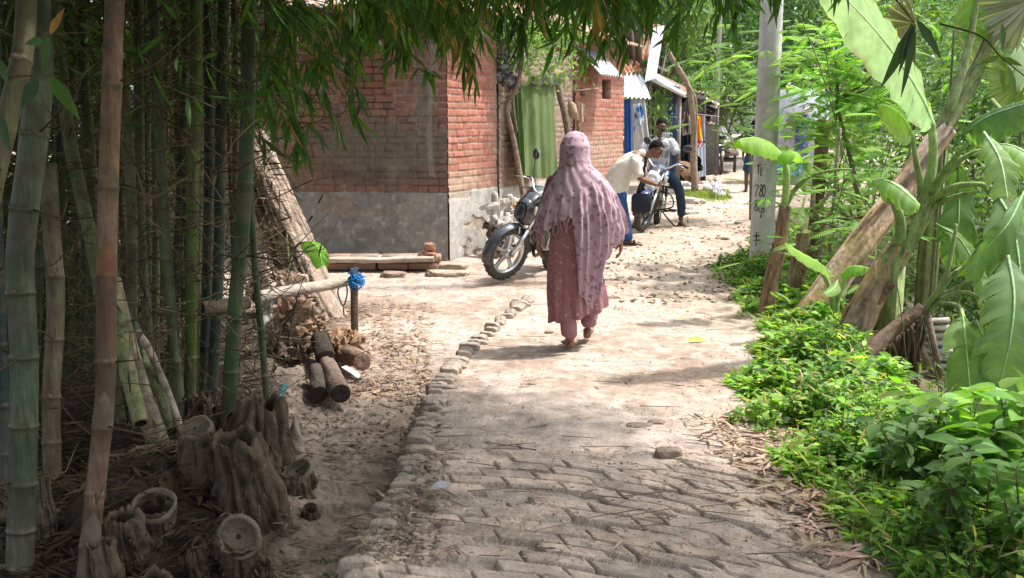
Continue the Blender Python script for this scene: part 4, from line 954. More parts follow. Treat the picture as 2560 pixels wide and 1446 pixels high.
# C: big pale leaning trunk
t = plant('thick pale orange banana trunk leaning far to the right', 2010, 820, 8.3)
stem(t, [(2000, 835, 8.3), (2060, 740, 8.35), (2160, 600, 8.4), (2260, 465, 8.5), (2365, 320, 8.6)], 88, 54, 8.4, (.78, .60, .48), (.66, .42, .24), 3, flakes=0)
stem(t, [(2340, 350, 8.6), (2400, 250, 8.6), (2450, 160, 8.6), (2500, 20, 8.6)], 50, 30, 8.6, (.30, .36, .15), (.36, .40, .20), 4, name='green_stem', flakes=0)
petiole(t, [(2360, 310, 8.6), (2385, 240, 8.5), (2420, 120, 8.5), (2445, -20, 8.5)], 34, 14, 8.6, (.26, .32, .14))
blade(t, A((2425, 110, 8.5), (2440, 20, 8.5), (2440, -120, 8.4)), .5, MG, (.3, -.7, .3), 5, tear=.6)
blade(t, A((2500, 60, 8.6), (2560, 120, 8.5), (2640, 250, 8.3)), .5, PG, (0, -.5, .7), 6, tear=.5)
# bunch
b_ = at(2505, 440, 7.6); t2 = t; g = G(); tube(g, smooth_path(A((2480, 250, 8.3), (2515, 300, 7.8), (2512, 380, 7.65), (2505, 500, 7.6)), 6), .018, (.20, .27, .10), seg=8); o = g.build('fruit_stalk', M['stem'], t)
for row in range(5):
    g = G(); zc = b_ + np.array([0, 0, .14-.065*row])
    for k in range(12):
        a = k/12*2*np.pi + row*.3; d = np.array([math.cos(a), math.sin(a), 0]); r0 = .045+.01*math.sin(row); w_ = .85+.3*rng.random()
        tube(g, smooth_path([zc+d*.03, zc+d*(r0+.03)+[0, 0, -.012], zc+d*(r0+.06)+[0, 0, .025], zc+d*(r0+.065)+[0, 0, .065*w_]], 3), [.006, .015, .018, .019, .019, .018, .016, .013, .009, .004], np.array([.17, .27, .09])*(.85+.3*rng.random()), seg=7)
    g.build('hand_of_bananas', M['stem'], o)
# D: middle plant with green crown
t = plant('brown banana stem with green crown and torn leaves, middle of the banana group', 2090, 930, 7.4)
stem(t, [(2085, 945, 7.3), (2135, 830, 7.35), (2195, 710, 7.4), (2250, 620, 7.4)], 92, 66, 7.4, (.34, .235, .17), (.44, .32, .13), 5, flakes=9)
stem(t, [(2225, 660, 7.4), (2262, 600, 7.4), (2300, 540, 7.4), (2318, 490, 7.4)], 72, 40, 7.4, (.17, .23, .075), (.27, .33, .12), 6, name='green_stem', flakes=0)
petiole(t, [(2300, 540, 7.4), (2322, 460, 7.4), (2333, 380, 7.4), (2326, 300, 7.4), (2310, 270, 7.4)], 34, 14, 7.4, (.24, .33, .12))
blade(t, A((2335, 315, 7.4), (2290, 220, 7.1), (2200, 90, 6.8), (2060, -60, 6.6)), .60, (.38, .56, .26), (.45, -.75, .45), 7, tear=.12, edge=.15, prof=3)
petiole(t, [(2290, 550, 7.4), (2302, 480, 7.4), (2290, 400, 7.3), (2280, 340, 7.3)], 24, 10, 7.4)
blade(t, A((2284, 345, 7.3), (2262, 300, 7.2), (2232, 272, 7.1), (2200, 262, 7.)), .34, PG, (0, -.7, .5), 8, tear=.3, edge=1.0)
petiole(t, [(2240, 640, 7.4), (2252, 570, 7.3), (2235, 510, 7.2), (2185, 455, 7.1)], 36, 10, 7.4, (.22, .3, .11))
blade(t, A((2180, 452, 7.1), (2210, 450, 7.), (2250, 470, 6.9), (2295, 510, 6.8)), .26, PG, (0, -.6, .6), 9, tear=.8, edge=.9)
petiole(t, [(2320, 490, 7.4), (2360, 430, 7.3), (2400, 380, 7.2), (2440, 330, 7.2)], 24, 10, 7.4, (.20, .29, .1))
blade(t, A((2400, 350, 7.2), (2440, 310, 7.1), (2500, 280, 7.), (2600, 250, 6.9)), .34, BG, (0, -.75, .6), 10, tear=.7, edge=.7)
petiole(t, [(2322, 500, 7.4), (2380, 420, 7.3), (2440, 380, 7.2), (2520, 372, 7.1)], 22, 9, 7.4, (.23, .32, .12))
blade(t, A((2430, 388, 7.2), (2500, 362, 7.1), (2560, 380, 6.9), (2620, 450, 6.8)), .34, PG, (0, -.4, .9), 11, tear=.9, edge=.9)
petiole(t, [(2320, 510, 7.4), (2380, 470, 7.2), (2450, 462, 7.), (2500, 478, 6.8)], 26, 12, 7.4, (.26, .34, .13))
petiole(t, [(2325, 520, 7.4), (2390, 492, 7.2), (2450, 478, 7.1)], 22, 10, 7.4, (.24, .33, .12))
blade(t, A((2490, 480, 6.8), (2530, 560, 6.5), (2550, 700, 6.3), (2530, 860, 6.3), (2510, 960, 6.3)), .40, (.20, .31, .16), (-.35, -.8, .3), 12, tear=.9, edge=.15, prof=4)
blade(t, A((2395, 400, 8.0), (2398, 480, 8.), (2396, 560, 7.9), (2392, 665, 7.9)), .36, (.12, .22, .08), (-.25, -.9, .25), 13, tear=.9, edge=.1)
blade(t, A((2460, 330, 7.0), (2500, 400, 6.8), (2520, 500, 6.7)), .26, PG, (-.3, -.8, .4), 31, tear=.9, edge=.3)
blade(t, A((2560, 480, 6.6), (2520, 560, 6.4), (2450, 640, 6.4), (2430, 700, 6.4)), .24, (.17, .28, .12), (.3, -.8, .4), 32, tear=.9, edge=.4)
blade(t, A((2340, 560, 7.3), (2400, 600, 7.2), (2450, 690, 7.1), (2460, 760, 7.1)), .20, (.16, .27, .09), (.2, -.8, .5), 33, tear=.8, edge=.3)
# E: low brown stem leaning right
t = plant('low dark brown banana stem leaning right with a large hanging leaf', 2110, 975, 6.7)
stem(t, [(2105, 985, 6.6), (2170, 895, 6.65), (2240, 830, 6.7), (2310, 775, 6.7)], 68, 46, 6.7, (.16, .105, .08), (.22, .15, .105), 7, flakes=26)
for pp, w_ in (([(2300, 790, 6.7), (2360, 700, 6.6), (2385, 600, 6.6), (2390, 560, 6.6)], 20), ([(2310, 790, 6.7), (2370, 740, 6.6), (2430, 735, 6.5), (2500, 790, 6.4)], 18), ([(2310, 785, 6.7), (2350, 760, 6.6), (2395, 765, 6.4), (2412, 800, 6.2)], 16), ([(2310, 780, 6.7), (2380, 690, 6.6), (2420, 660, 6.6)], 24), ([(2312, 785, 6.7), (2390, 720, 6.6), (2450, 700, 6.5)], 16)): petiole(t, pp, w_, 8, 6.7, (.26, .31, .13))
blade(t, A((2385, 700, 6.6), (2430, 650, 6.6), (2490, 590, 6.5)), .10, (.26, .42, .07), (.5, -.7, .4), 14, tear=.05, edge=.2)
blade(t, A((2405, 780, 6.2), (2415, 870, 6.), (2425, 980, 5.9), (2432, 1080, 5.85)), .28, (.17, .29, .08), (-.15, -1, .15), 15, tear=.7, edge=.05, prof=4.5)
blade(t, A((2440, 800, 6.4), (2475, 900, 6.3), (2490, 1060, 6.2)), .22, (.22, .33, .18), (-.4, -.8, .2), 16, tear=.8, edge=.1, prof=4)
blade(t, A((2520, 640, 6.2), (2535, 740, 6.), (2525, 850, 5.9), (2500, 960, 5.9)), .42, (.19, .30, .15), (-.2, -.9, .3), 17, tear=.9, edge=.2, prof=4)
g = G()
for k in range(60):
    q = rng.random(); b = at(2130+q*180, 940-q*150, 6.6); tube(g, smooth_path([b, b+np.array([rng.normal()*.03, rng.normal()*.03, -.12]), b+np.array([rng.normal()*.05, -.02, -.22-rng.random()*.3])], 3), [.012]*6+[.004], np.array([.15, .10, .07])*(.6+rng.random()*.9), seg=4)
tag(g.build('dead_leaf_strips', M['dry'], t), kind='stuff')
# stem stub hanging straight below
for k, (q, ys, c_, lab) in enumerate([([(1985, 820), (2060, 850), (2075, 915), (2010, 880)], [8., 7.8, 7.5, 7.7], (.42, .20, .10), 'orange brown dry banana sheath curled at the foot of the leaning trunk'), ([(2010, 780), (2050, 800), (2080, 880), (2040, 870)], [8.1, 8., 7.6, 7.7], (.50, .36, .24), 'pale brown dry banana sheath standing between the banana stems'), ([(1935, 815), (1990, 825), (2000, 850), (1950, 850)], [8.2, 8.1, 7.9, 8.], (.35, .22, .15), 'dry leaf scraps lying behind the weeds under the banana stems'), ([(2200, 900), (2290, 880), (2300, 960), (2210, 980)], [6.9, 7., 6.8, 6.7], (.26, .19, .14), 'dry brown leaf mass under the low leaning banana stem')]): crumple('dry_banana_sheath', lab, q, ys, c_, 60+k, .035, m='dry', cat='dry leaf')
# F: young plant in front of the leaning trunk
t = plant('young banana shoot with three short bright leaves before the leaning trunk', 2090, 800, 7.9)
petiole(t, [(2088, 840, 7.9), (2090, 770, 7.9), (2100, 730, 7.9), (2118, 690, 7.9)], 22, 8, 7.9, (.25, .36, .12)); petiole(t, [(2085, 830, 7.9), (2080, 740, 7.9), (2060, 690, 7.9), (2035, 660, 7.8)], 20, 8, 7.9, (.25, .36, .12))
blade(t, A((2085, 695, 7.8), (2055, 665, 7.7), (2010, 640, 7.6), (1965, 612, 7.5)), .17, (.25, .43, .09), (0, -.6, .8), 18, tear=.1, edge=.35)
blade(t, A((2100, 690, 7.9), (2130, 668, 7.8), (2170, 672, 7.7)), .18, (.22, .40, .08), (0, -.6, .8), 19, tear=.1, edge=.5)
blade(t, A((2095, 700, 7.9), (2085, 720, 7.7), (2060, 735, 7.6)), .11, (.25, .38, .14), (0, -.6, .8), 20, tear=.1, edge=.4)
# G: the young plant by the tree
t = plant('small banana sprout with one bright square leaf before the leaning tree trunk', 722, 700, 8.2)
petiole(t, [(716, 700, 8.2), (720, 660, 8.2), (718, 620, 8.2), (716, 578, 8.2)], 16, 4, 8.2, (.22, .26, .12)); petiole(t, [(722, 680, 8.2), (728, 640, 8.2), (745, 612, 8.2), (768, 605, 8.1)], 9, 5, 8.2, (.2, .22, .12))
blade(t, A((755, 607, 8.15), (775, 606, 8.05), (795, 622, 7.95), (806, 665, 7.9)), .20, (.16, .34, .05), (.2, -.6, .7), 21, tear=.1, edge=.5)
# fan palm leaves high at the right
def fan(px, py, Y, R_, a0, a1, label, sd, col=(.16, .20, .13)):
    t = thing('fan_palm_leaf', label, 'palm leaf', at(px, py, Y)); g = G(); c = at(px, py, Y); n = 30
    for k in range(n):
        a = a0+(a1-a0)*k/(n-1); d = np.array([math.cos(a), .25*math.sin(k*1.7)*.2-.15, math.sin(a)])
        leaves(g, [c], [d], [(math.sin(a)*.8, -1, math.cos(a)*.5+(k % 2)*.6)], [R_*rng.uniform(.92, 1)], [R_*.085], vary(col, 1, .2), stn=((.5, .8), (.85, .8)), droop=.03, fold=.3)
    g.build('fan_blade', M['leaf'], t); g = G(); tube(g, smooth_path([c, c+np.array([.05, .1, -.5]), c+np.array([.1, .2, -1.4])], 6), .012, (.2, .22, .12), seg=6); g.build('petiole', M['stem'], t)
fan(2290, 60, 8.9, .34, 1.9, 4.6, 'greyish fan palm leaf at the top, cut by the upper edge', 1, (.22, .22, .17))
fan(2385, 75, 8.9, .38, -1.1, 1.6, 'pale fan palm leaf with drooping tips beside the green stem', 2, (.27, .31, .20))
fan(2580, 0, 8.5, .5, 2.4, 4.4, 'grey fan palm leaf at the top right corner', 3, (.27, .28, .24))
fan(2565, 190, 8.5, .4, 2.2, 4.8, 'bright fan palm leaf at the right edge under the corner one', 4, (.28, .34, .18))

# ------------------------------------------------------------ utility pole
def cpole(px, py, wpx, hgt, label, top=.72, text=True):
    b = gnd(px, py); r = wpx*b[1]/F/2*.99; t = thing('utility_pole', label, 'pole', (b[0], b[1], 0)); g = G(); n = 60
    zz = np.linspace(-.3, hgt, n); P = np.stack([np.full(n, b[0]), np.full(n, b[1]), zz], 1); rad = r*(1-(1-top)*np.clip(zz, 0, 9)/hgt)
    a = np.linspace(0, 2*np.pi, 40, endpoint=False)
    tube(g, P, rad, (1, 1, 1), seg=40); A_, Z_ = np.meshgrid(a, zz); CC = mixc(np.broadcast_to(np.array([.56, .54, .52]), A_.shape+(3,)), (.44, .42, .40), sst(.35, .65, fbm(A_*1.5, Z_*1.2, 7)))
    CC = CC*(.88+.24*fbm(A_*7, Z_*9, 8))[..., None]; g.c[-1] = CC.reshape(-1, 3); g.build('shaft', M['concrete'], t)
    return t, b, r
t, pb, pr = cpole(1901, 690, 61, 8, 'large grey concrete pole painted with black numbers at the right of the lane')
def wrap(px, py, k=1.004):
    """point on the pole's surface seen at (px,py)"""
    a = np.clip((px-1901)/32.0, -.999, .999); th = math.asin(a); z = at(px, py, pb[1]-pr*math.cos(th))[2]; rr_ = pr*(1-.28*z/8)*k
    return np.array([pb[0]+math.sin(th)*rr_, pb[1]-math.cos(th)*rr_, z])
def stroke(g, pts, w_=.005, col=(.02, .02, .02)):
    pts = smooth_path(np.array(pts, float), 5); Q = np.array([wrap(p[0], p[1]) for p in pts]); tube(g, Q, w_, col, seg=6)
DG = {'7': [[(0, .1), (.9, .05), (.5, .5), (.3, 1)]], '8': [[(.5, .45), (.1, .2), (.5, 0), (.9, .2), (.5, .45), (.05, .75), (.5, 1), (.95, .75), (.5, .45)]], '0': [[(.5, 0), (.08, .35), (.1, .75), (.5, 1), (.9, .7), (.9, .3), (.5, 0)]],
      '2': [[(.1, .2), (.5, 0), (.9, .25), (.5, .65), (.2, .85), (.95, 1.1)]], '6': [[(.6, 0), (.15, .4), (.1, .8), (.5, 1), (.9, .8), (.6, .55), (.2, .7)]]}
mk = mat('black paint', .7, color=(.02, .02, .02), var=.3, vs=60)
for s_, x0, y0, w_, h_ in (('7', 1872, 462, 8, 30), ('8', 1882, 462, 8, 30), ('0', 1889, 462, 8, 30), ('8', 1873, 500, 7, 28), ('2', 1880, 500, 9, 30), ('6', 1889, 506, 8, 26)):
    g = G()
    for st_ in DG[s_]: stroke(g, [(x0+a*w_, y0+b*h_) for a, b in st_])
    g.build('painted_digit', mk, t)
g = G()
for st_ in ([(1875, 415), (1884, 412)], [(1878, 412), (1878, 435)], [(1884, 418), (1884, 440)], [(1890, 536), (1887, 545)], [(1874, 590), (1888, 590)], [(1880, 580), (1880, 615)], [(1876, 602), (1890, 600)]): stroke(g, st_, .006)
tag(g.build('painted_marks', mk, t), kind='stuff')
def patch(px0, py0, px1, py1, seed, col, thr=.5):
    g = G(); a = np.linspace(px0, px1, 22); b = np.linspace(py0, py1, 22); Q = np.array([[wrap(x, y, 1.006) for x in a] for y in b])
    n_ = fbm(*np.meshgrid(a*.12, b*.12), seed); i, j = np.where(n_[:-1, :-1] > thr); Fq = np.stack([i*22+j, (i+1)*22+j, (i+1)*22+j+1, i*22+j+1], 1)
    g.add(Q.reshape(-1, 3), Fq, col); g.build('paper_remnant', mat('old paper %d' % seed, .9, var=.2), t)
patch(1871, 272, 1915, 312, 3, (.55, .53, .5), .55); patch(1872, 578, 1925, 650, 5, (.58, .58, .57), .52); patch(1884, 395, 1912, 440, 6, (.60, .58, .56), .62)
g = G()
for k, z in enumerate((7.2, 7.6)): tube(g, [(pb[0]-.6, pb[1], z), (pb[0]+.6, pb[1], z)], .04, (.3, .3, .3), seg=6)
g.build('cross_arm', M['concrete'], t)
cpole(1787, 418, 14, 9, 'thin distant grey utility pole rising behind the stacked sheets')

# ------------------------------------------------------------ low plants on the bank
def hedge():
    g = G(); gs = G(); gd = G()
    specs = [(2.6, 4.0, .06, 1.3, 1700), (4.0, 5.2, .04, 1.2, 2600), (5.2, 6.6, .0, 1.0, 2600), (6.6, 8.4, .0, .8, 2200), (8.4, 11.5, -.05, .9, 2600), (11.5, 16, .1, 1.4, 1000)]
    for y0, y1, o0, o1, n in specs:
        y = rng.uniform(y0, y1, n); lump = fbm(y*2.2, y*0, 44); x = XR(y)+o0+(lump-.5)*.5+rng.beta(.9, 1.3, n)*o1
        gap = fbm(x*2.6, y*2.6, 46); kk = (gap > .44) | (rng.random(n) < .18); x = x[kk]; y = y[kk]; gap = gap[kk]; n = len(x); lump = fbm(y*2.2, y*0, 44)
        d = x-XR(y)-o0-(lump-.5)*.5; mx = np.clip(.05+.5*np.clip(d, 0, .7), .03, .28)*(.2+1.5*fbm(x*5, y*5, 45)**1.3)*(1.25 if y0 < 6 else 1)
        z = H(x, y)+rng.random(n)**.6*mx; c0 = np.stack([x, y, z], 1); base = np.stack([x+rng.normal(size=n)*.03, y+rng.normal(size=n)*.03, H(x, y)-.01], 1)
        sticks(gs, base, c0, .0022, .0015, vary((.13, .15, .06), n, .35)); sp = fbm(x*1.7, y*1.7, 47); kind = (sp+rng.normal(size=n)*.09 > .5)
        for q in range(7):
            ang = rng.uniform(0, 6.28, n); D = nrm(np.stack([np.cos(ang), np.sin(ang), rng.uniform(-.35, .7, n)], 1)); P = c0-np.array([0, 0, 1])*rng.random((n, 1))*.10*(q > 2)
            sz = np.where(kind, rng.uniform(.045, .095, n), rng.uniform(.022, .045, n))*np.clip(y/5, .85, 1.1); asp = np.where(kind, rng.uniform(.28, .45, n), rng.uniform(.5, .7, n))
            cc = np.where(kind[:, None], vary((.22, .40, .065), n, .4, .15), vary((.15, .29, .06), n, .4, .15)); rr_ = rng.random(n); cc = np.where((rr_ > .86)[:, None], vary((.33, .50, .12), n), cc); cc = np.where((rr_ < .035)[:, None], vary((.36, .30, .12), n), cc); cc = np.where(((rr_ > .05) & (rr_ < .16))[:, None], vary((.07, .14, .07), n), cc)
            leaves(g, P, D, np.stack([rng.normal(size=n)*.5, rng.normal(size=n)*.5-.2, np.ones(n)], 1), sz, sz*asp, cc, stn=((.2, .75), (.55, 1.)), droop=.2)
        m = n//3; i_ = rng.integers(0, n, m); P = base[i_]; leaves(gd, P, rdir(m, 1.6), rdir(m), rng.uniform(.08, .22, m), .006, vary((.20, .32, .09), m, .4))
        m = n//4; i_ = rng.integers(0, n, m); P = c0[i_]+np.array([0, 0, .01]); leaves(gd, P, rdir(m), rdir(m, 1), rng.uniform(.05, .12, m), .012, vary((.42, .34, .22), m, .4))
    g.build('ground_cover', M['leaf'], label='low bright green leafy weeds along the right edge of the lane', cat='ground cover', kind='stuff')
    gs.build('ground_cover_stems', M['stem'], label='thin green stems of the weeds', cat='stems', kind='stuff'); gd.build('grass_blades', M['leaf'], label='grass blades and dry scraps among the weeds', cat='grass', kind='stuff')
hedge()
# larger leaved plants in the right foreground
def bush(px, py, Yd, hgt, n, ls, label, col, seed):
    rr = np.random.default_rng(seed+40); b = at(px, py, Yd); b[2] = Hs(b[0], b[1]); t = thing('broad_leaf_plant', label, 'plant', b); g = G(); gl = G()
    for k in range(n):
        a = rr.uniform(0, 6.28); top = b+np.array([math.cos(a)*rr.uniform(0, .22), math.sin(a)*rr.uniform(0, .18), hgt*rr.uniform(.6, 1)]); P = smooth_path([b+rr.normal(size=3)*[.05, .05, 0], (b+top)/2+rr.normal(size=3)*.03, top], 6)
        tube(g, P, np.linspace(.006, .003, len(P)), (.10, .10, .05), seg=6)
        for j in range(len(P)-1, 1, -1):
            if j < 4 and rr.random() < .35: continue
            a2 = rr.uniform(0, 6.28)
            for q in range(2 if j < len(P)-1 else 4):
                aa = a2+q*(3.14 if j < len(P)-1 else 1.57)+rr.normal()*.3; D = nrm([math.cos(aa), math.sin(aa), rr.uniform(-.25, .45)]); L_ = ls*rr.uniform(.65, 1.1)*(.8 if j < len(P)-1 else 1)
                p0 = P[j]; p1 = p0+D*L_*.15; tube(g, [p0, p1], .002, (.14, .18, .07), seg=4)
                leaves(gl, [p1], [D], [(rr.normal()*.25, rr.normal()*.25-.15, 1)], [L_], [L_*.52], vary(col, 1, .3, .12), stn=((.1, .5), (.25, .88), (.45, 1.), (.65, .85), (.85, .42)), droop=rr.uniform(.1, .35), fold=.16)
    g.build('stems', M['stem'], t); gl.build('leaves', M['leaf'], t)
YG = (.22, .40, .06); GG = (.14, .28, .055); DGc = (.14, .25, .08)
for i, (px, py, Y, h, n, ls, lab, c) in enumerate([
    (2330, 1250, 4.5, .52, 6, .17, 'tall plant with large light green leaves before the hanging banana leaf', YG),
    (2520, 1150, 4.1, .66, 6, .21, 'tall plant with the largest yellow green leaves at the right edge', YG),
    (2440, 1300, 4.0, .50, 8, .15, 'leafy plant with broad mid green leaves in the lower right corner', GG),
    (2270, 1330, 4.2, .48, 9, .11, 'dense dark leaved plant left of the tall light green one', DGc),
    (2380, 1420, 3.6, .44, 10, .09, 'low dark green plant at the bottom right edge', DGc),
    (2520, 1400, 3.5, .50, 10, .11, 'low plant with dull green leaves in the bottom right corner', GG),
    (2180, 1270, 4.4, .24, 6, .08, 'small leafy plant at the edge of the paving, left of the dark one', GG),
    (2470, 1180, 4.7, .42, 6, .13, 'light green plant under the hanging banana leaves', YG),
    (2300, 1160, 5.0, .36, 6, .10, 'bushy bright plant behind the dense dark leaved one', YG),
    (2150, 1130, 5.3, .26, 6, .08, 'bright low plant below the leaning brown stem', YG)]): bush(px, py, Y, h, n, ls, lab, c, i)

# ------------------------------------------------------------ pinnate shrubs and trees at the right
def fronds(g, gs, c, n, sp, Lf, col, rr, nl=13, lw=.032):
    for k in range(n):
        p = c+rr.normal(size=3)*sp; a = rr.uniform(0, 6.28); d = nrm(np.array([math.cos(a), math.sin(a)-.2, rr.uniform(-.35, .35)])); L_ = Lf*rr.uniform(.6, 1.1)
        tt = np.linspace(.15, 1, nl); C_ = p+d*tt[:, None]*L_-np.array([0, 0, 1])*(tt[:, None]**2)*L_*.22
        s = nrm(np.cross(d, [0, 0, 1])); cc = vary(col, 1, .35, .12)
        ll = L_*.30*np.sin(np.pi*(tt*.8+.15))
        for sg in (-1, 1):
            leaves(g, C_, s*sg+d*.45-np.array([0, 0, .15]), np.tile([0, -.15, 1.], (nl, 1)), ll, ll*.30, np.repeat(cc, nl, 0), stn=((.5, 1.),))
        sticks(gs, [p], [C_[-1]], .003, .001, (.16, .22, .06))
def pinnate(label, px, py, Y, boxpx, n, Lf, col, seed, name='feather_leaf_tree', trunkw=.04, cl=10):
    rr = np.random.default_rng(seed+200); b = at(px, py, Y); b[2] = Hs(b[0], b[1]); t = thing(name, label, 'tree', b); g = G(); gs = G(); gt = G()
    x0, y0, x1, y1 = boxpx; hub = at((x0+x1)/2, (y0*.3+y1*.7), Y)
    tube(gt, smooth_path([b-np.array([0, 0, .1]), (b+hub)/2+rr.normal(size=3)*.1, hub], 6), np.linspace(trunkw, trunkw*.5, 13), (.2, .17, .12), seg=8)
    for k in range(cl):
        c = at(rr.uniform(x0, x1), rr.uniform(y0, y1), Y+rr.normal()*.5)
        tube(gt, smooth_path([hub, (hub+c)/2+rr.normal(size=3)*.12, c], 5), np.linspace(trunkw*.4, .006, 11), (.17, .15, .09), seg=5)
        fronds(g, gs, c, n//cl, np.array([.28, .3, .2]), Lf, col, rr)
    gt.build('trunk', M['wood'], t); g.build('leaflets', M['leaf'], t); tag(gs.build('leaf_stalks', M['stem'], t), kind='stuff')
FL = (.23, .41, .085)
pinnate('feathery light green tree right behind the concrete pole', 2060, 640, 12.2, (1960, 300, 2230, 560), 260, .34, FL, 1)
pinnate('feathery bright tree rising above the umbrella shaped banana leaf', 2120, 700, 11., (1950, 60, 2230, 330), 300, .42, (.23, .42, .085), 2)
pinnate('feathery shrub at the lower middle behind the banana stems', 2150, 720, 9.2, (2030, 430, 2240, 600), 180, .28, (.17, .31, .07), 3)
pinnate('feathery tree left of the concrete pole over the far lane', 1880, 520, 17, (1820, 120, 1862, 330), 90, .55, (.13, .25, .07), 4)
pinnate('feathery green tree at the far right behind the palm leaves', 2480, 720, 13.5, (2300, 60, 2560, 420), 220, .42, (.14, .27, .07), 5)
# bare forked shrub stem
t = thing('forked_shrub', 'bare grey forked shrub stem behind the cut banana stem', 'shrub', at(2050, 660, 9.2)); g = G()
for pp in ([(2048, 690, 9.2), (2052, 620, 9.2), (2056, 570, 9.2), (2035, 520, 9.2), (2035, 470, 9.2)], [(2056, 570, 9.2), (2085, 510, 9.2), (2090, 420, 9.2), (2100, 320, 9.2)], [(2040, 520, 9.2), (2070, 490, 9.2), (2085, 470, 9.2)], [(2075, 660, 9.3), (2073, 600, 9.3)]): tube(g, smooth_path(A(*pp), 6), .017, (.30, .26, .20), seg=7)
g.build('branches', M['wood'], t)
# dark trunks behind
for i, (x0, y0, x1, y1, Y, w_, lab) in enumerate([(2030, 660, 2060, 300, 12, 34, 'dark brown trunk in the shade behind the feathery tree'), (2170, 560, 2110, 640, 11.5, 30, 'short brown broken trunk leaning behind the forked shrub')]):
    g = G(); P = smooth_path(A((x0, y0, Y), ((x0+x1)/2, (y0+y1)/2, Y), (x1, y1, Y)), 6); tube(g, P, w_*Y/F/2, (.16, .10, .075), seg=14, fold=lambda q, i_: 1+.15*(fbm(q*3, i_*.3, 4)-.5)); t = thing('broken_tree', lab, 'tree', P[0]); g.build('trunk', M['bark'], t)
# slim hanging vines
t = thing('hanging_vines', 'thin green vines hanging in front of the feathery trees', 'vines', at(2130, 300, 8.9)); g = G()
for pts in ([(2060, 90), (2100, 350), (2180, 560), (2190, 700)], [(2000, 40), (2060, 200), (2110, 420), (2080, 560)], [(2240, 330), (2190, 480), (2160, 640)], [(2420, 300), (2300, 420), (2240, 560)], [(2240, 700), (2250, 760), (2260, 850), (2270, 950)], [(2300, 780), (2320, 850), (2345, 960), (2352, 1090)]): tube(g, smooth_path(A(*[(a, b, 8.6 if b < 650 else 6.5) for a, b in pts]), 8), .004, (.12, .13, .06), seg=4)
tag(g.build('vine_stems', M['stem'], t), kind='stuff')

# ------------------------------------------------------------ background foliage
def leafmass(name, label, n, lo, hi, col, L, asp=.5, clump=22, sig=.35, kind='stuff', fn=None, mm='leaf', seed=0, cat='foliage', up=1.):
    rr = np.random.default_rng(seed+300); m = n//clump; c = rr.uniform(lo, hi, (m, 3))
    if fn is not None: c = c[fn(c)]
    m = len(c); P = np.repeat(c, clump, 0)+rr.normal(size=(m*clump, 3))*sig; k = len(P)
    cc = np.repeat(vary(col, m, .35, .12), clump, 0)*(1+(rr.random((k, 1))-.5)*.4); L_ = rr.uniform(L*.6, L*1.2, k); g = G()
    leaves(g, P, rdir(k, -.2), nrm(rr.normal(size=(k, 3))*.6+np.array([0, -.4, up])), L_, L_*asp, cc, stn=((.45, 1.),), droop=.12)
    return g.build(name, M[mm], label=label, cat=cat, kind=kind)
leafmass('bank_thicket', 'shady thicket behind the banana stems at the right', 26000, (3.9, 8.6, -.6), (8.5, 11, 1.2), (.07, .13, .045), .08, fn=lambda c: (c[:, 0] > .40*c[:, 1]+.1), seed=1, sig=.2)
leafmass('bank_grass', 'tangled dull green growth on the bank under the banana leaves', 9000, (2.6, 5.6, -.55), (6, 8.8, -.15), (.10, .16, .06), .09, asp=.25, fn=lambda c: c[:, 0] > XR(c[:, 1])+.9, seed=2, sig=.12)
leafmass('far_thicket', 'mass of foliage closing the view behind the right bank', 42000, (4.6, 12.5, -.4), (15, 19, 3.6), (.10, .19, .06), .13, fn=lambda c: c[:, 0] > .37*c[:, 1]-.9+.5*np.sin(c[:, 2]*3), seed=3)
def tree(label, X, Y, h, rad, n, col, L, seed, cz=.62, ry=None, trunk=True):
    rr = np.random.default_rng(seed+400); t = thing('tree', label, 'tree', (X, Y, 0)); g = G()
    c0 = np.array([X, Y, h*cz]); P = smooth_path([(X, Y, -.2), (X+rr.normal()*.2, Y, h*.3), c0], 6); tube(g, P, np.linspace(.2, .09, len(P))*h/8, (.16, .125, .09), seg=10)
    cl = rr.normal(size=(34, 3)); cl = cl/np.linalg.norm(cl, axis=1, keepdims=True)*rr.uniform(.45, 1, (34, 1))*np.array([rad, rad*.8, h*.42])+c0; cl[:, 2] = np.maximum(cl[:, 2], h*.12)
    for c in cl[:12]: tube(g, smooth_path([P[8], (P[8]+c)/2+rr.normal(size=3)*.3, c], 4), np.linspace(.06, .015, 9)*h/8, (.16, .125, .09), seg=5)
    g.build('trunk', M['bark'], t); g = G(); q = np.repeat(cl, n//34, 0); k = len(q); P2 = q+rr.normal(size=(k, 3))*rad*.20
    cc = np.repeat(vary(col, 34, .3, .1), n//34, 0)*(1+(rr.random((k, 1))-.5)*.5); L_ = rr.uniform(L*.6, L*1.3, k)
    leaves(g, P2, rdir(k, -.2), nrm(rr.normal(size=(k, 3))*.6+np.array([0, -.3, 1])), L_, L_*.5, cc, stn=((.45, 1.),)); g.build('crown', M['leaf'], t)
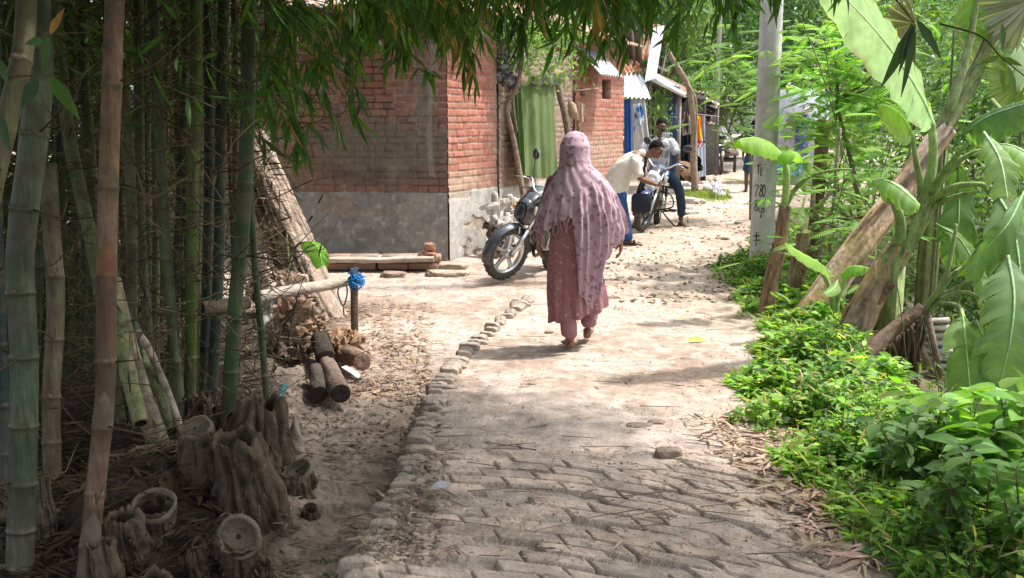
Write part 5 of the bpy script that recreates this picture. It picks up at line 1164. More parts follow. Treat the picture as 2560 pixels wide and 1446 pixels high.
for a in [('round dark tree closing the end of the lane', 9.5, 45, 9, 4.5, 9000, (.055, .115, .055), .30, 1), ('bluish dark tree behind the motor cart', 6.0, 52, 11, 5, 9000, (.05, .11, .06), .34, 2),  # far crowns tinted bluish, distance haze put into the leaf colour
          ('mid green tree left of the distant utility pole', 3.6, 36, 7.5, 2.6, 8000, (.09, .18, .05), .22, 3), ('tree with pale leaves over the stall roofs', 4.3, 30, 6.2, 1.9, 7000, (.13, .22, .09), .18, 4),
          ('tall dark tree right of the far lane', 13, 38, 10, 5, 9000, (.06, .13, .05), .28, 5), ('tree behind the first house roof', -1, 24, 7.5, 3.2, 8000, (.08, .17, .045), .22, 6),
          ('dense green tree beyond the second house', 1.2, 33, 8.5, 3.5, 8000, (.07, .15, .045), .26, 7), ('tree far behind the bamboo clump', -8, 20, 8, 4, 8000, (.06, .13, .035), .25, 8),
          ('tall tree at the far right over the banana plants', 17, 30, 8, 3.5, 9000, (.07, .15, .05), .22, 9), ('hazy tree at the far end left of the dark ones', 1.5, 60, 10, 5, 7000, (.07, .13, .07), .36, 10)]: tree(*a)
leafmass('far_wood', 'far off dark wood at the end of the lane', 26000, (-14, 60, 0), (34, 75, 14), (.05, .11, .06), .6, sig=1.2, seed=4)  # leaf colour carries the distance haze here too
leafmass('left_wood', 'dark wood beyond the yard on the left', 9000, (-16, 15, 0), (-5.5, 24, 6), (.05, .10, .035), .22, sig=.5, seed=5)
# creeper above the curtain
leafmass('creeper', 'pale leaved creeper hanging above the green curtain', 1500, tuple(at(1250, 190, 13.6)-[0, .5, 0]), tuple(at(1440, 40, 13.6)+[0, .5, 0]), (.17, .26, .13), .09, sig=.11, seed=6, kind='stuff', clump=14)
# ------------------------------------------------------------ doorway, curtain, crooked posts
def cloth(name, quad, Ys, col, folds, amp, parent=None, n=(30, 60), seed=1, m='cloth', label=None, cat=None, two=None, group=None):
    q = np.array([at(p[0], p[1], Y) for p, Y in zip(quad, Ys)]); a, b = np.meshgrid(np.linspace(0, 1, n[1]), np.linspace(0, 1, n[0]))
    P = (q[0]*(1-a[..., None])+q[1]*a[..., None])*(1-b[..., None]) + (q[3]*(1-a[..., None])+q[2]*a[..., None])*b[..., None]
    nn = nrm(np.cross(q[1]-q[0], q[3]-q[0])); ph = a*folds*2*np.pi + 1.5*np.sin(b*1.5)*(fbm(a*3, b, seed)-.5)*3 + seed
    P = P + nn*((np.sin(ph)+.4*np.sin(ph*2.3+1))*amp*(.35+.65*b**.6) + (fbm(a*6, b*3, seed+2)-.5)*amp)[..., None]
    c = np.array(col)*(.85+.3*fbm(a*4, b*4, seed+3))[..., None]
    if two is not None: c = mixc(c, np.array(two[0]), sst(two[1], two[1]+.06, fbm(a*two[2], b*two[2], seed+5)))
    g = G(); grid(g, P, c); Q = P+nn*.004; grid(g, Q[:, ::-1], c[:, ::-1])
    return g.build(name, M[m], parent, label=label, cat=cat, group=group)
cloth('curtain', [(1292, 208), (1388, 205), (1391, 446), (1292, 446)], [13.75, 14.9, 14.9, 13.75], (.15, .20, .085), 3.0, .035, label='long green curtain hanging in folds over the doorway between the brick houses', cat='curtain', seed=3)
cloth('curtain', [(1283, 236), (1300, 205), (1312, 446), (1290, 446)], [13.7, 13.8, 13.8, 13.7], (.10, .19, .055), 2.5, .04, label='dark green gathered edge of cloth left of the long green curtain', cat='curtain', seed=4, n=(30, 24))
cloth('valance', [(1318, 190), (1402, 182), (1402, 212), (1318, 212)], [13.9, 14.95, 14.95, 13.9], (.09, .10, .08), 3, .02, label='dark grey strip of cloth above the green curtain', cat='cloth', seed=5)
def crook(label, pts, Y, w0, w1, name='crooked_post', col=(.25, .19, .15), cat='post', seg=10):
    P = smooth_path(A(*[(a, b, Y) for a, b in pts]), 8); t = thing(name, label, cat, P[0]); g = G(); r = np.linspace(w0, w1, len(P))*Y/F/2
    tube(g, P, r, col, seg=16, fold=lambda q, i: 1+.25*(fbm(q*2, i*.15, 5)-.5)); g.build('wood', M['bark'], t); return t
crook('crooked forked tree post left of the green curtain behind the motorcycle mirror', [(1312, 520), (1300, 440), (1282, 340), (1268, 270), (1290, 225), (1302, 170), (1308, 90), (1312, 20)], 13.3, 15, 9)
crook('slim upright branch rising in front of the first doorway post', [(1292, 330), (1283, 250), (1300, 200), (1290, 120), (1285, 60)], 13.4, 7, 4)
crook('dark crooked post right of the green curtain behind the woman', [(1430, 500), (1424, 380), (1415, 300), (1400, 240), (1390, 190)], 15.2, 19, 14, col=(.19, .15, .12))
crook('thin sawn post right of the curtain under the grey awning', [(1447, 480), (1447, 380), (1446, 300)], 17.0, 11, 9, col=(.26, .19, .12))
cloth('board', [(1412, 238), (1440, 262), (1450, 305), (1424, 292)], [16.9, 16.9, 16.7, 16.9], (.42, .32, .21), .6, .01, label='pale bent board tied to the post right of the curtain', cat='board', seed=8, m='wood')
cloth('cardboard', [(1440, 250), (1462, 262), (1458, 304), (1444, 312)], [17, 16.9, 16.8, 16.9], (.50, .39, .27), .8, .015, label='torn cardboard sheet hanging beside the thin sawn post', cat='cardboard', seed=9)
g = G(); tube(g, A((1436, 228, 16.9), (1495, 222, 17.2)), .018, (.27, .2, .15), seg=7); g.build('pole_stub', M['wood'], label='short horizontal stick poking out under the grey awning', cat='stick')
t = thing('loudspeaker', 'small white box with a round black opening above the first doorway post', 'box', at(1283, 145, 13.4)); g = G(); c = at(1283, 146, 13.4)
box(g, c, (.13, .11, .15), (.6, .6, .58), rotm(0, 0, .3), bev=.015); g.build('case', M['plastic'], t); g = G(); tube(g, [c+[.0, -.05, 0], c+[.015, -.07, 0]], .033, (.02, .02, .02), seg=20); g.build('opening', M['plastic'], t)
for k, (x, y, w_) in enumerate([(1262, 165, 46), (1275, 205, 40), (1258, 120, 36), (1248, 190, 30)]):
    g = G(); c = at(x, y, 13.35); n_ = 26; th, ph = np.meshgrid(np.linspace(0, np.pi, n_), np.linspace(0, 2*np.pi, n_)); r_ = w_*13.35/F/2*(1+.8*(fbm(th*3+k*5, ph*1.5, 70+k)-.5)+.3*(fbm(th*9, ph*5, 71)-.5))
    grid(g, c+np.stack([np.sin(th)*np.cos(ph)*r_, np.sin(th)*np.sin(ph)*r_*.6, np.cos(th)*r_], -1), mixc(np.broadcast_to(np.array([.10, .10, .10]), th.shape+(3,)), (.32, .33, .34), fbm(th*4, ph*3, 72+k) > .55))
    g.build('rag_bundle', M['cloth'], label=['dark bundle of rags hanging highest beside the first doorway post', 'pale grey bundle of rags hanging lowest beside the first doorway post', 'small dark bundle at the top corner of the near brick house', 'bluish rag bundle against the corner of the near brick house'][k], cat='rags')
g = G(); c = at(1243, 73, 13.2); ball(g, c, (.055, .05, .05), (.02, .08, .22)); tube(g, [c, c+[0, 0, .08]], .02, (.02, .06, .15), seg=8); g.build('blue_jar', M['plastic'], label='small blue plastic jar at the roof corner of the near brick house', cat='jar')

# ------------------------------------------------------------ slab bench and stones by the shaded wall
def rock(name, label, c, s, seed, col=(.40, .34, .28), cat='stone', group=None, m='stone', ang=.0):
    g = G(); n_ = 22; th, ph = np.meshgrid(np.linspace(0, np.pi, n_), np.linspace(0, 2*np.pi, n_*2)); ph[-1] = ph[0]
    v = np.stack([np.sin(th)*np.cos(ph), np.sin(th)*np.sin(ph), np.cos(th)], -1); sg = np.sign(v)*np.abs(v)**.55
    d = (fbm(v[..., 0]*2+seed*3+v[..., 2], v[..., 1]*2-v[..., 2], seed)-.5)*.6+(fbm(v[..., 0]*6+seed, v[..., 1]*6+v[..., 2]*5, seed+1)-.5)*.25
    P = sg*(1+d)[..., None]*np.array(s)/2; P = P @ rotm(0, 0, ang).T+np.asarray(c); grid(g, P, np.array(col)*(.8+.4*fbm(v[..., 0]*5+seed, v[..., 2]*5, seed+2))[..., None])
    return g.build(name, M[m], label=label, cat=cat, group=group)
t = thing('stone_bench', 'long low slab on bricks along the shaded house wall', 'bench', at(945, 655, 11.3)); c = at(945, 648, 11.4)
g = G(); a, b = np.meshgrid(np.linspace(0, 1, 60), np.linspace(0, 2*np.pi, 40)); hx = (1095-805)*11.3/F/2
sq = lambda q: np.sign(q)*np.abs(q)**.35
P = np.stack([c[0]+(a-.5)*2*hx, c[1]+sq(np.cos(b))*.20+.03*(fbm(a*12, b, 3)-.5), c[2]+sq(np.sin(b))*.032*(1+.5*(fbm(a*10, b*1.5, 4)-.5))+.006*np.sin(a*9)+.015*a], -1); grid(g, P, np.array([.42, .35, .29])*(.75+.5*fbm(a*14, b*2, 5))[..., None])
for e_ in (0, -1): g.add(P[:, e_], [tuple(range(40))[::(1 if e_ else -1)]], (.36, .3, .25))
g.build('slab', M['stone'], t)
for k, x in enumerate((835, 905, 985, 1060)):
    g = G(); 
    for j in range(2): box(g, (at(x+j*6, 668, 11.4)[0], 11.42, .045+j*.085), (.34, .22, .08), (.33-.03*j, .22, .17), rotm(0, 0, .1*j-.05), bev=.012)
    g.build('brick_support', M['brick'], t)
for (px, py, s, lab, i) in [(1068, 640, (.20, .14, .09), 'reddish lump of brick lying on the end of the slab bench', 1), (1075, 618, (.13, .10, .09), 'upper reddish lump of brick stacked at the end of the slab bench', 2)]:
    c = at(px, py, 11.35); rock('brick_lump', lab, c, s, i, (.38, .2, .14), 'brick')
for (px, py, s, lab, i) in [(1120, 688, (.48, .25, .07), 'flat pale stone slab lying in the yard right of the bench', 3), (985, 690, (.28, .2, .07), 'broken brick pieces below the end of the bench', 4), (1130, 672, (.36, .2, .09), 'pale stone behind the flat slab in the yard', 5), (1535, 748, (.12, .07, .04), 'dark flat stone on the lane right of the woman', 6), (1372, 835, (.075, .05, .04), 'small brown stone on the lane left of the feet of the woman', 7),
    (1670, 1165, (.13, .09, .06), 'loose dark stone on the lane at the right, where the bricks begin', 8), (1290, 772, (.10, .06, .10), 'brick end standing up at the far end of the kerb row', 9), (1600, 1070, (.14, .09, .03), 'crumbled clod of earth in the right wheel track', 10), (1640, 1062, (.09, .07, .03), 'smaller clod of earth beside the crumbled one', 11), (1805, 600, (.2, .12, .05), 'brown heap of clods on the far lane near the pole', 12), (580, 1405, (.07, .05, .03), 'black clod in the soil left of the kerb', 13), (600, 1395, (.06, .05, .035), 'second black clod in the soil left of the kerb', 14)]:
    c = gnd(px, py); c[2] = Hs(c[0], c[1])+s[2]*.3; rock('stone' if i not in (10, 11, 12, 13, 14) else 'clod', lab, c, s, i, (.42, .33, .26) if i in (3, 5) else ((.07, .05, .04) if i in (13, 14) else (.27, .20, .155)))
# sack behind the motorcycle
crumple('woven_sack', 'crumpled white woven sack leaning on the wall behind the motorcycle', [(1225, 520), (1290, 515), (1295, 640), (1225, 630)], [12.6, 13.0, 12.6, 12.3], (.50, .47, .43), 21, .09, m='cloth', cat='sack')
crumple('dark_sack', 'dark brown sack at the foot of the wall behind the front wheel', [(1212, 560), (1245, 555), (1255, 640), (1214, 632)], [12.5, 12.6, 12.2, 12.3], (.12, .09, .075), 22, .06, m='cloth', cat='sack')
for k in range(12):
    px, py = 1236+k*5+rng.normal()*2, 505+rng.normal()*5; rock('rubble_piece', 'pale rubble lump heaped on the wall base behind the motorcycle', at(px, py, 13.15+k*.06), rng.uniform(.07, .16, 3), 30+k, (.46, .42, .37), 'rubble', 'rubble lumps on the wall base')

# ------------------------------------------------------------ motorcycles
def xf(g, Mt, piv): 
    piv = np.asarray(piv, float); g.v = [(v-piv) @ np.asarray(Mt).T+piv for v in g.v]; return g
def wheel(root, cx, R_, name, Mt, piv, spokes, disc, alloy=(.55, .55, .56), tw=.048):
    g = G(); a = np.linspace(0, 2*np.pi, 49); c = np.array([cx, 0, R_])
    # tyre
    b = np.linspace(0, 2*np.pi, 17); Rm = R_-.045; pr = np.stack([np.sign(np.cos(b))*np.abs(np.cos(b))**.8*.046, np.sign(np.sin(b))*np.abs(np.sin(b))**.8*tw], 1)
    V = np.array([[c+np.array([math.cos(t)*(Rm+p[0]), p[1], math.sin(t)*(Rm+p[0])]) for p in pr] for t in a])
    tr = (.045+.03*(np.arange(49) % 2))[:, None, None]*np.ones((49, 17, 1))*np.array([1, .96, .9]); grid(g, V, np.broadcast_to(tr, (49, 17, 3)))
    for k in range(48):                      # tread blocks
        t = a[k]; box(g, c+np.array([math.cos(t)*(R_-.002), .02*(1 if k % 2 else -1), math.sin(t)*(R_-.002)]), (.008, .03, .022), (.06, .056, .05), rotm(0, -t, 0))
    o = g.build(name, M['rubber'], root); xw = []
    def part(nm, g_, m_): xf(g_, Mt, piv); p = g_.build(nm, M[m_], root); p.parent = o; return p
    return_list = []
    g2 = G()
    for rr_, w_ in ((R_-.088, .03),):
        prf = [(rr_, -w_), (rr_+.012, -w_-.004), (rr_+.006, -w_*.6), (rr_-.012, 0), (rr_+.006, w_*.6), (rr_+.012, w_+.004), (rr_, w_), (rr_-.02, 0), (rr_, -w_)]
        grid(g2, np.array([[c+np.array([math.cos(t)*p[0], p[1], math.sin(t)*p[0]]) for p in prf] for t in a]), alloy)
    for k in range(spokes):
        t = k*2*np.pi/spokes+.3; d = np.array([math.cos(t), 0, math.sin(t)]); s = np.array([-d[2], 0, d[0]])
        rows = []
        for r_, w_, th in ((.035, .026, .02), (.10, .018, .013), (.17, .019, .013), (R_-.09, .028, .016)):
            cc = c+d*r_; rows.append([cc+s*w_+[0, th, 0], cc-s*w_+[0, th, 0], cc-s*w_-[0, th, 0], cc+s*w_-[0, th, 0], cc+s*w_+[0, th, 0]])
        grid(g2, np.array(rows), alloy)
    tube(g2, [c+[0, -.05, 0], c+[0, -.048, 0], c+[0, .048, 0], c+[0, .05, 0]], [.02, .05, .05, .02], np.array(alloy)*.8, seg=20)
    part('rim', g2, 'metal')
    if disc:
        g3 = G(); rows = [[c+np.array([math.cos(t)*r_, y_, math.sin(t)*r_]) for t in a] for r_, y_ in ((.07, -.058), (.12, -.058), (.12, -.063), (.07, -.063), (.07, -.058))]; grid(g3, np.array(rows), (.5, .5, .5)); part('brake_disc', g3, 'metal')
    xf_o = (np.array([v.co[:] for v in o.data.vertices])-piv) @ np.asarray(Mt).T+piv; o.data.vertices.foreach_set('co', xf_o.ravel().astype('f'))
    return o
def sweep(g, secs, col, n=20):
    """loft of superellipse sections: (centre, half width y, half height z, exponent)"""
    b = np.linspace(0, 2*np.pi, n+1); rows = []
    for c, wy, hz, e in secs: rows.append(np.stack([np.full(n+1, c[0])+0*b, c[1]+np.sign(np.cos(b))*np.abs(np.cos(b))**e*wy, c[2]+np.sign(np.sin(b))*np.abs(np.sin(b))**e*hz], 1))
    grid(g, np.array(rows), col); g.add(rows[0], [tuple(range(n))[::-1]], np.mean(np.asarray(col).reshape(-1, 3), 0)); g.add(rows[-1], [tuple(range(n))], np.mean(np.asarray(col).reshape(-1, 3), 0))
def motorcycle(label, rear, head, lean, steer, cb, cf, style, sc=1.):
    t = thing('motorcycle', label, 'motorcycle', (0, 0, 0)); R_ = .30; piv = np.array([1.03, 0, .6]); Ms = rotm(0, .42, 0) @ rotm(0, 0, steer) @ rotm(0, -.42, 0); I = np.eye(3)
    fw = 1.27
    wheel(t, 0, R_, 'rear_wheel', I, piv, 5, False); wheel(t, fw, R_, 'front_wheel', Ms, piv, 5 if style == 1 else 6, style == 2, alloy=(.62, .62, .64) if style == 1 else (.10, .10, .11))
    def P_(nm, g_, m_, st=False, par=None, shp=None):
        if st: xf(g_, Ms, piv)
        o = g_.build(nm, M[m_], t, sharp=shp)
        if par: o.parent = par
        return o
    sil = (.6, .6, .62); blk = (.02, .02, .023)
    for s in (-1, 1):
        g = G(); tube(g, [(fw, s*.075, R_), (fw-.06, s*.075, R_+.13), (fw-.13, s*.075, R_+.28)], [.022, .026, .026], sil, seg=12); tube(g, [(fw-.13, s*.075, R_+.28), (fw-.27, s*.075, R_+.60)], .017, (.7, .7, .7), seg=12)
        tube(g, [(fw, s*.06, R_), (fw, s*.095, R_)], .018, (.3, .3, .3), seg=10); P_('fork_leg', g, 'metal', True)
    g = G(); a = np.linspace(-.35 if style == 1 else .2, 2.75 if style == 1 else 2.5, 22); rows = []
    for q in a:
        rr_ = R_+.022+.01*abs(math.sin(q)); y_ = np.linspace(-1, 1, 9); rows.append([(fw+math.cos(q)*(rr_-.028*y*y), y*.062, R_+math.sin(q)*(rr_-.028*y*y)) for y in y_])
    rows = np.array(rows); grid(g, rows, cf); grid(g, (rows-np.array([0, 0, .004]))[:, ::-1], blk)
    for s in (-1, 1): tube(g, [(fw-.02, s*.07, R_+.24), (fw-.01, s*.06, R_+.31)], .008, sil, seg=6)
    P_('front_fender', g, 'paint', True)
    # headlight cowl, visor, light
    g = G(); sweep(g, [((fw-.20, 0, R_+.42), .05, .05, .8), ((fw-.12, 0, R_+.46), .105, .13, .75), ((fw-.06, 0, R_+.47), .11, .14, .75), ((fw-.02, 0, R_+.46), .085, .10, .75)], cb if style == 1 else (.65, .67, .7)); 
    sweep(g, [((fw-.22, 0, R_+.63), .06, .04, .8), ((fw-.13, 0, R_+.615), .09, .05, .8), ((fw-.05, 0, R_+.56), .085, .03, .8)], blk); hd = P_('headlight_cowl', g, 'paint', True)
    g = G(); c = np.array([fw-.015, 0, R_+.455]); 
    if style == 1: ball(g, c, (.018, .07, .085), (.10, .11, .12))
    else: ball(g, c, (.02, .075, .05), (.8, .82, .85)); ball(g, c-[.0, 0, .10], (.03, .085, .05), (.75, .77, .8))
    P_('headlight', g, 'metal', True, hd)
    for s in (-1, 1):
        g = G(); tube(g, [(fw-.16, s*.10, R_+.44), (fw-.16, s*.19, R_+.45)], .008, blk, seg=6); ball(g, (fw-.16, s*.21, R_+.45), (.03, .022, .02), (.6, .25, .04)); P_('turn_signal', g, 'plastic', True)
    # handlebar
    g = G(); hb = smooth_path([(fw-.42, -.37, R_+.72), (fw-.33, -.24, R_+.75), (fw-.27, -.1, R_+.66), (fw-.27, .1, R_+.66), (fw-.33, .24, R_+.75), (fw-.42, .37, R_+.72)], 8); tube(g, hb, .011, (.75, .75, .76), seg=10); hbar = P_('handlebar', g, 'metal', True)
    for s in (-1, 1):
        g = G(); tube(g, [(fw-.355, s*.27, R_+.745), (fw-.42, s*.385, R_+.72)], .018, blk, seg=12); P_('grip', g, 'rubber', True, hbar)
        g = G(); tube(g, smooth_path([(fw-.32, s*.25, R_+.74), (fw-.24, s*.30, R_+.75), (fw-.22, s*.385, R_+.725)], 4), .006, sil, seg=6); P_('lever', g, 'metal', True, hbar)
        g = G(); tube(g, smooth_path([(fw-.33, s*.22, R_+.76), (fw-.34, s*.26, R_+.86), (fw-.36, s*.30, R_+.95)], 5), .006, blk, seg=7); ball(g, (fw-.37, s*.32, R_+1.0), (.018, .075, .055), (.03, .035, .045), M=rotm(s*.35, 0, s*.3), nu=20, nv=12); mi = P_('mirror', g, 'paint', True)
        g = G(); ball(g, (fw-.385, s*.32, R_+1.0), (.006, .065, .046), (.5, .55, .6), M=rotm(s*.35, 0, s*.3), nu=20, nv=10); P_('mirror_glass', g, 'metal', True, mi)
    g = G(); 
    for s in (-1, 1): tube(g, smooth_path([(fw-.3, s*.13, R_+.68), (fw-.12, s*.16, R_+.66), (fw-.14, s*.05, R_+.50)], 6), .005, blk, seg=5)
    P_('cables', g, 'rubber', True)
    # frame, tank, seat, tail
    g = G(); tube(g, [(1.0, 0, .93), (1.03, 0, .72)], .028, blk); tube(g, smooth_path([(1.03, 0, .74), (.86, 0, .48), (.76, 0, .26), (.45, 0, .24)], 5), .02, blk); tube(g, [(1.0, 0, .86), (.5, 0, .72), (-.2, 0, .78)], .02, blk)
    for s in (-1, 1): tube(g, [(.42, s*.05, .33), (0, s*.09, R_)], .018, (.3, .3, .3)); tube(g, [(0, s*.11, R_), (-.02, s*.11, .50)], .018, (.5, .5, .5)); tube(g, [(-.02, s*.11, .45), (.0, s*.1, .70)], .026, (.08, .08, .08))
    P_('frame', g, 'metal')
    g = G(); secs = [((.98, 0, .90), .05, .05, .8), ((.92, 0, .90), .11, .085, .8), ((.80, 0, .91), .145, .105, .8), ((.66, 0, .88), .13, .10, .8), ((.54, 0, .84), .09, .07, .8)]; sweep(g, secs, cb); tk = P_('tank', g, 'paint')
    g = G()
    for s in (-1, 1):
        sweep(g, [((1.0, s*.13, .82), .012, .03, .8), ((.90, s*.155, .80), .016, .10, .8), ((.76, s*.155, .83), .016, .07, .8), ((.66, s*.14, .86), .01, .02, .8)], (.55, .57, .6) if style == 2 else (.55, .60, .72))
        tube(g, [(.94, s*.168, .84), (.78, s*.172, .88)], .012, (.02, .12, .45), seg=6); tube(g, [(.92, s*.17, .78), (.76, s*.172, .80)], .009, (.02, .14, .5), seg=6)
    o = P_('tank_stripes', g, 'paint', par=tk)
    g = G(); sweep(g, [((.56, 0, .83), .075, .04, .7), ((.40, 0, .80), .11, .045, .7), ((.15, 0, .81), .13, .045, .7), ((-.10, 0, .86), .12, .04, .7), ((-.26, 0, .88), .08, .03, .7)], blk); P_('seat', g, 'rubber')
    g = G(); sweep(g, [((.45, 0, .68), .10, .08, .8), ((.2, 0, .72), .10, .07, .8), ((-.15, 0, .80), .08, .05, .8), ((-.36, 0, .86), .05, .03, .8)], cb); P_('side_panel', g, 'paint')
    g = G(); sweep(g, [((.80, 0, .42), .06, .10, .7), ((.68, 0, .44), .10, .14, .7), ((.55, 0, .40), .12, .13, .7), ((.42, 0, .36), .11, .10, .7)], (.12, .12, .12))
    for k in range(7): box(g, (.70, 0, .46+.028*k), (.15, .17, .008), (.32, .32, .32))
    tube(g, [(.57, -.16, .36), (.57, .16, .36)], .07, (.35, .35, .36), seg=18); P_('engine', g, 'metal')
    g = G(); tube(g, smooth_path([(.76, -.02, .56), (.86, -.06, .42), (.74, -.12, .24), (.45, -.14, .25), (.10, -.16, .32), (-.25, -.17, .40)], 6), [.018]*18+list(np.linspace(.03, .045, 13)), (.45, .45, .45), seg=12); P_('exhaust', g, 'metal')
    g = G(); tube(g, smooth_path([(.50, .10, .26), (.44, .22, .12), (.36, .32, .02)], 4), .011, blk); tube(g, [(.36, .32, .02), (.30, .36, .01)], .013, blk); P_('side_stand', g, 'metal')
    for s in (-1, 1):
        g = G(); tube(g, [(.50, s*.12, .27), (.50, s*.30, .28)], .014, blk); tube(g, [(.50, s*.20, .28), (.50, s*.31, .285)], .02, (.04, .04, .04)); P_('footrest', g, 'rubber')
    g = G(); tube(g, smooth_path([(.88, -.05, .60), (.93, -.24, .55), (.90, -.28, .38), (.82, -.06, .30)], 5), .011, blk); tube(g, smooth_path([(.88, .05, .60), (.93, .24, .55), (.90, .28, .38), (.82, .06, .30)], 5), .011, blk); P_('leg_guard', g, 'metal')
    g = G(); q = np.linspace(.6, 2.6, 12); rows = np.array([[(math.cos(b)*(R_+.03), y, R_+math.sin(b)*(R_+.03)) for y in (-.06, 0, .06)] for b in q]); grid(g, rows, blk); box(g, (-.40, 0, .72), (.02, .12, .10), (.35, .04, .03), bev=.01); P_('rear_fender', g, 'plastic')
    t.location = (rear[0], rear[1], Hs(*rear)); t.rotation_euler = (lean, 0, head); t.scale = (sc,)*3
    return t
f1 = gnd(1296, 714); hd1 = math.atan2(-1.2, -.36); motorcycle('motorcycle with grey spoked front wheel turned left, leaning on its stand near the sunny wall', (f1[0]-1.27*1.0*math.cos(hd1), f1[1]-1.27*math.sin(hd1)), hd1, -.10, -.52, (.03, .03, .035), (.05, .055, .07), 1, 1.0)
f2 = gnd(1624, 583); hd2 = math.atan2(-1.23, -.28); motorcycle('motorcycle with a blue front fender and white headlight, under the seated man', (f2[0]-1.27*1.03*math.cos(hd2), f2[1]-1.27*1.03*math.sin(hd2)), hd2, -.06, -.30, (.05, .07, .14), (.03, .06, .22), 2, 1.03)

# ------------------------------------------------------------ people
def frames2(P, lat):
    P = np.asarray(P, float); T = nrm(np.gradient(P, axis=0)); N = nrm(lat - T*np.sum(T*lat, 1, keepdims=True)); return T, N, np.cross(T, N)
def lt(g, P, rx, ry, lat=(1, 0, 0), seg=24, k=5, sm=True):
    """limb or torso: P joints, rx along lat, ry across; smooth"""
    P = np.asarray(P, float); Q = smooth_path(P, k) if sm else P; n = len(Q); u = np.linspace(0, len(P)-1, n); rx = np.interp(u, range(len(P)), np.broadcast_to(rx, (len(P),))); ry = np.interp(u, range(len(P)), np.broadcast_to(ry, (len(P),)))
    T, N, B = frames2(Q, np.array(lat, float)); a = np.linspace(0, 2*np.pi, seg, endpoint=False)
    # rounded ends
    Q2 = [Q[0]-T[0]*min(rx[0], ry[0])*.45]+list(Q)+[Q[-1]+T[-1]*min(rx[-1], ry[-1])*.45]; N = np.vstack([N[:1], N, N[-1:]]); B = np.vstack([B[:1], B, B[-1:]]); rx = np.r_[rx[0]*.55, rx, rx[-1]*.55]; ry = np.r_[ry[0]*.55, ry, ry[-1]*.55]
    V = np.array(Q2)[:, None]+N[:, None]*(np.cos(a)[None, :, None]*rx[:, None, None])+B[:, None]*(np.sin(a)[None, :, None]*ry[:, None, None]); n = len(Q2)
    i = np.arange(n-1)[:, None]*seg; j = np.arange(seg)[None]; j2 = (j+1) % seg
    g.add(V.reshape(-1, 3), np.stack([i+j, i+j2, i+seg+j2, i+seg+j], -1).reshape(-1, 4)); b = g.n-n*seg
    g.f.append(np.array([[b+k_ for k_ in range(seg)][::-1]])); g.f.append(np.array([[b+(n-1)*seg+k_ for k_ in range(seg)]]))
def remesh(g, vox, it=4):
    me = g.mesh('tmp'); o = bpy.data.objects.new('tmp', me); C.objects.link(o); m = o.modifiers.new('r', 'REMESH'); m.mode = 'VOXEL'; m.voxel_size = vox; m.use_smooth_shade = True
    s = o.modifiers.new('s', 'SMOOTH'); s.factor = .5; s.iterations = it
    dg = bpy.context.evaluated_depsgraph_get(); ev = o.evaluated_get(dg); e = ev.to_mesh(); n = len(e.vertices); V = np.zeros(n*3, 'f'); e.vertices.foreach_get('co', V); Nn = np.zeros(n*3, 'f'); e.vertices.foreach_get('normal', Nn)
    k = len(e.polygons); lo = np.zeros(len(e.loops), 'i'); e.loops.foreach_get('vertex_index', lo); tot = np.zeros(k, 'i'); e.polygons.foreach_get('loop_total', tot)
    ok = (tot == 4).all(); Fq = lo.reshape(-1, 4).copy() if ok else None
    if not ok:
        st_ = np.r_[0, np.cumsum(tot)[:-1]]; Fq = [tuple(lo[a:a+b]) for a, b in zip(st_, tot)]
    ev.to_mesh_clear(); bpy.data.objects.remove(o); bpy.data.meshes.remove(me)
    return V.reshape(-1, 3).astype(float).copy(), Fq, Nn.reshape(-1, 3).astype(float).copy()
def hand(g, w, d, nrm_, th, s=1., curl=.5):
    """wrist w, direction d, palm normal (fingers curl towards it), thumb side th"""
    w = np.array(w, float); d = nrm(d); nn = nrm(np.asarray(nrm_)-d*np.dot(nrm_, d)); th = nrm(np.asarray(th)-d*np.dot(th, d)-nn*np.dot(th, nn))
    lt(g, [w-d*.01, w+d*.035*s, w+d*.09*s], [.024*s, .037*s, .039*s], [.018*s, .016*s, .013*s], lat=th, seg=14, k=3)
    for i, L_ in enumerate((.072, .080, .075, .058)):
        b = w+d*(.088-.004*abs(i-1.3))*s+th*(.029-.0195*i)*s; p = [b-d*.012]; dd = d.copy(); c_ = curl*(1+.12*i)
        for q, f in enumerate((.45, .32, .25)):
            dd = nrm(dd*math.cos(c_*.75)+np.cross(np.cross(dd, nn), dd)*math.sin(c_*.75)); p.append(p[-1]+dd*L_*f*s+(d*.012 if q == 0 else 0))
        lt(g, p, [.0085*s, .0085*s, .0078*s, .0065*s], [.0085*s, .008*s, .0075*s, .006*s], lat=th, seg=10, k=3)
    b = w+d*.022*s+th*.026*s; lt(g, [b, b+(th*.75+d*.55+nn*.25)*.032*s, b+(th*.55+d*.85+nn*.45)*.058*s+th*.008*s, b+(th*.4+d*1.0+nn*.6)*.078*s+th*.008*s], [.013*s, .011*s, .0095*s, .0075*s], [.012*s, .0105*s, .009*s, .007*s], lat=nn, seg=10, k=3)
def foot(g, an, d, s=1., up=0.):
    an = np.array(an, float); d = nrm(d); h = np.array([0, 0, 1.]); toe = an+d*.17*s-h*(.062-up)*s; heel = an-d*.045*s-h*.045*s
    lt(g, [heel, an-h*.03*s+d*.03, an+d*.10*s-h*(.052-up*.5)*s, toe], [.03*s, .036*s, .044*s, .036*s], [.030*s, .034*s, .022*s, .012*s], lat=np.cross(d, h), seg=16, k=4)
    sd_ = nrm(np.cross(d, h))
    for i in range(5): p = toe+sd_*(-.034+.017*i)*s*.95-h*.0*s-d*.006*abs(i-1.2)*s; lt(g, [p-d*.02, p+d*.022*s], .0085*s*(1.3 if i == 0 else 1), .008*s, lat=sd_, seg=8, k=2)
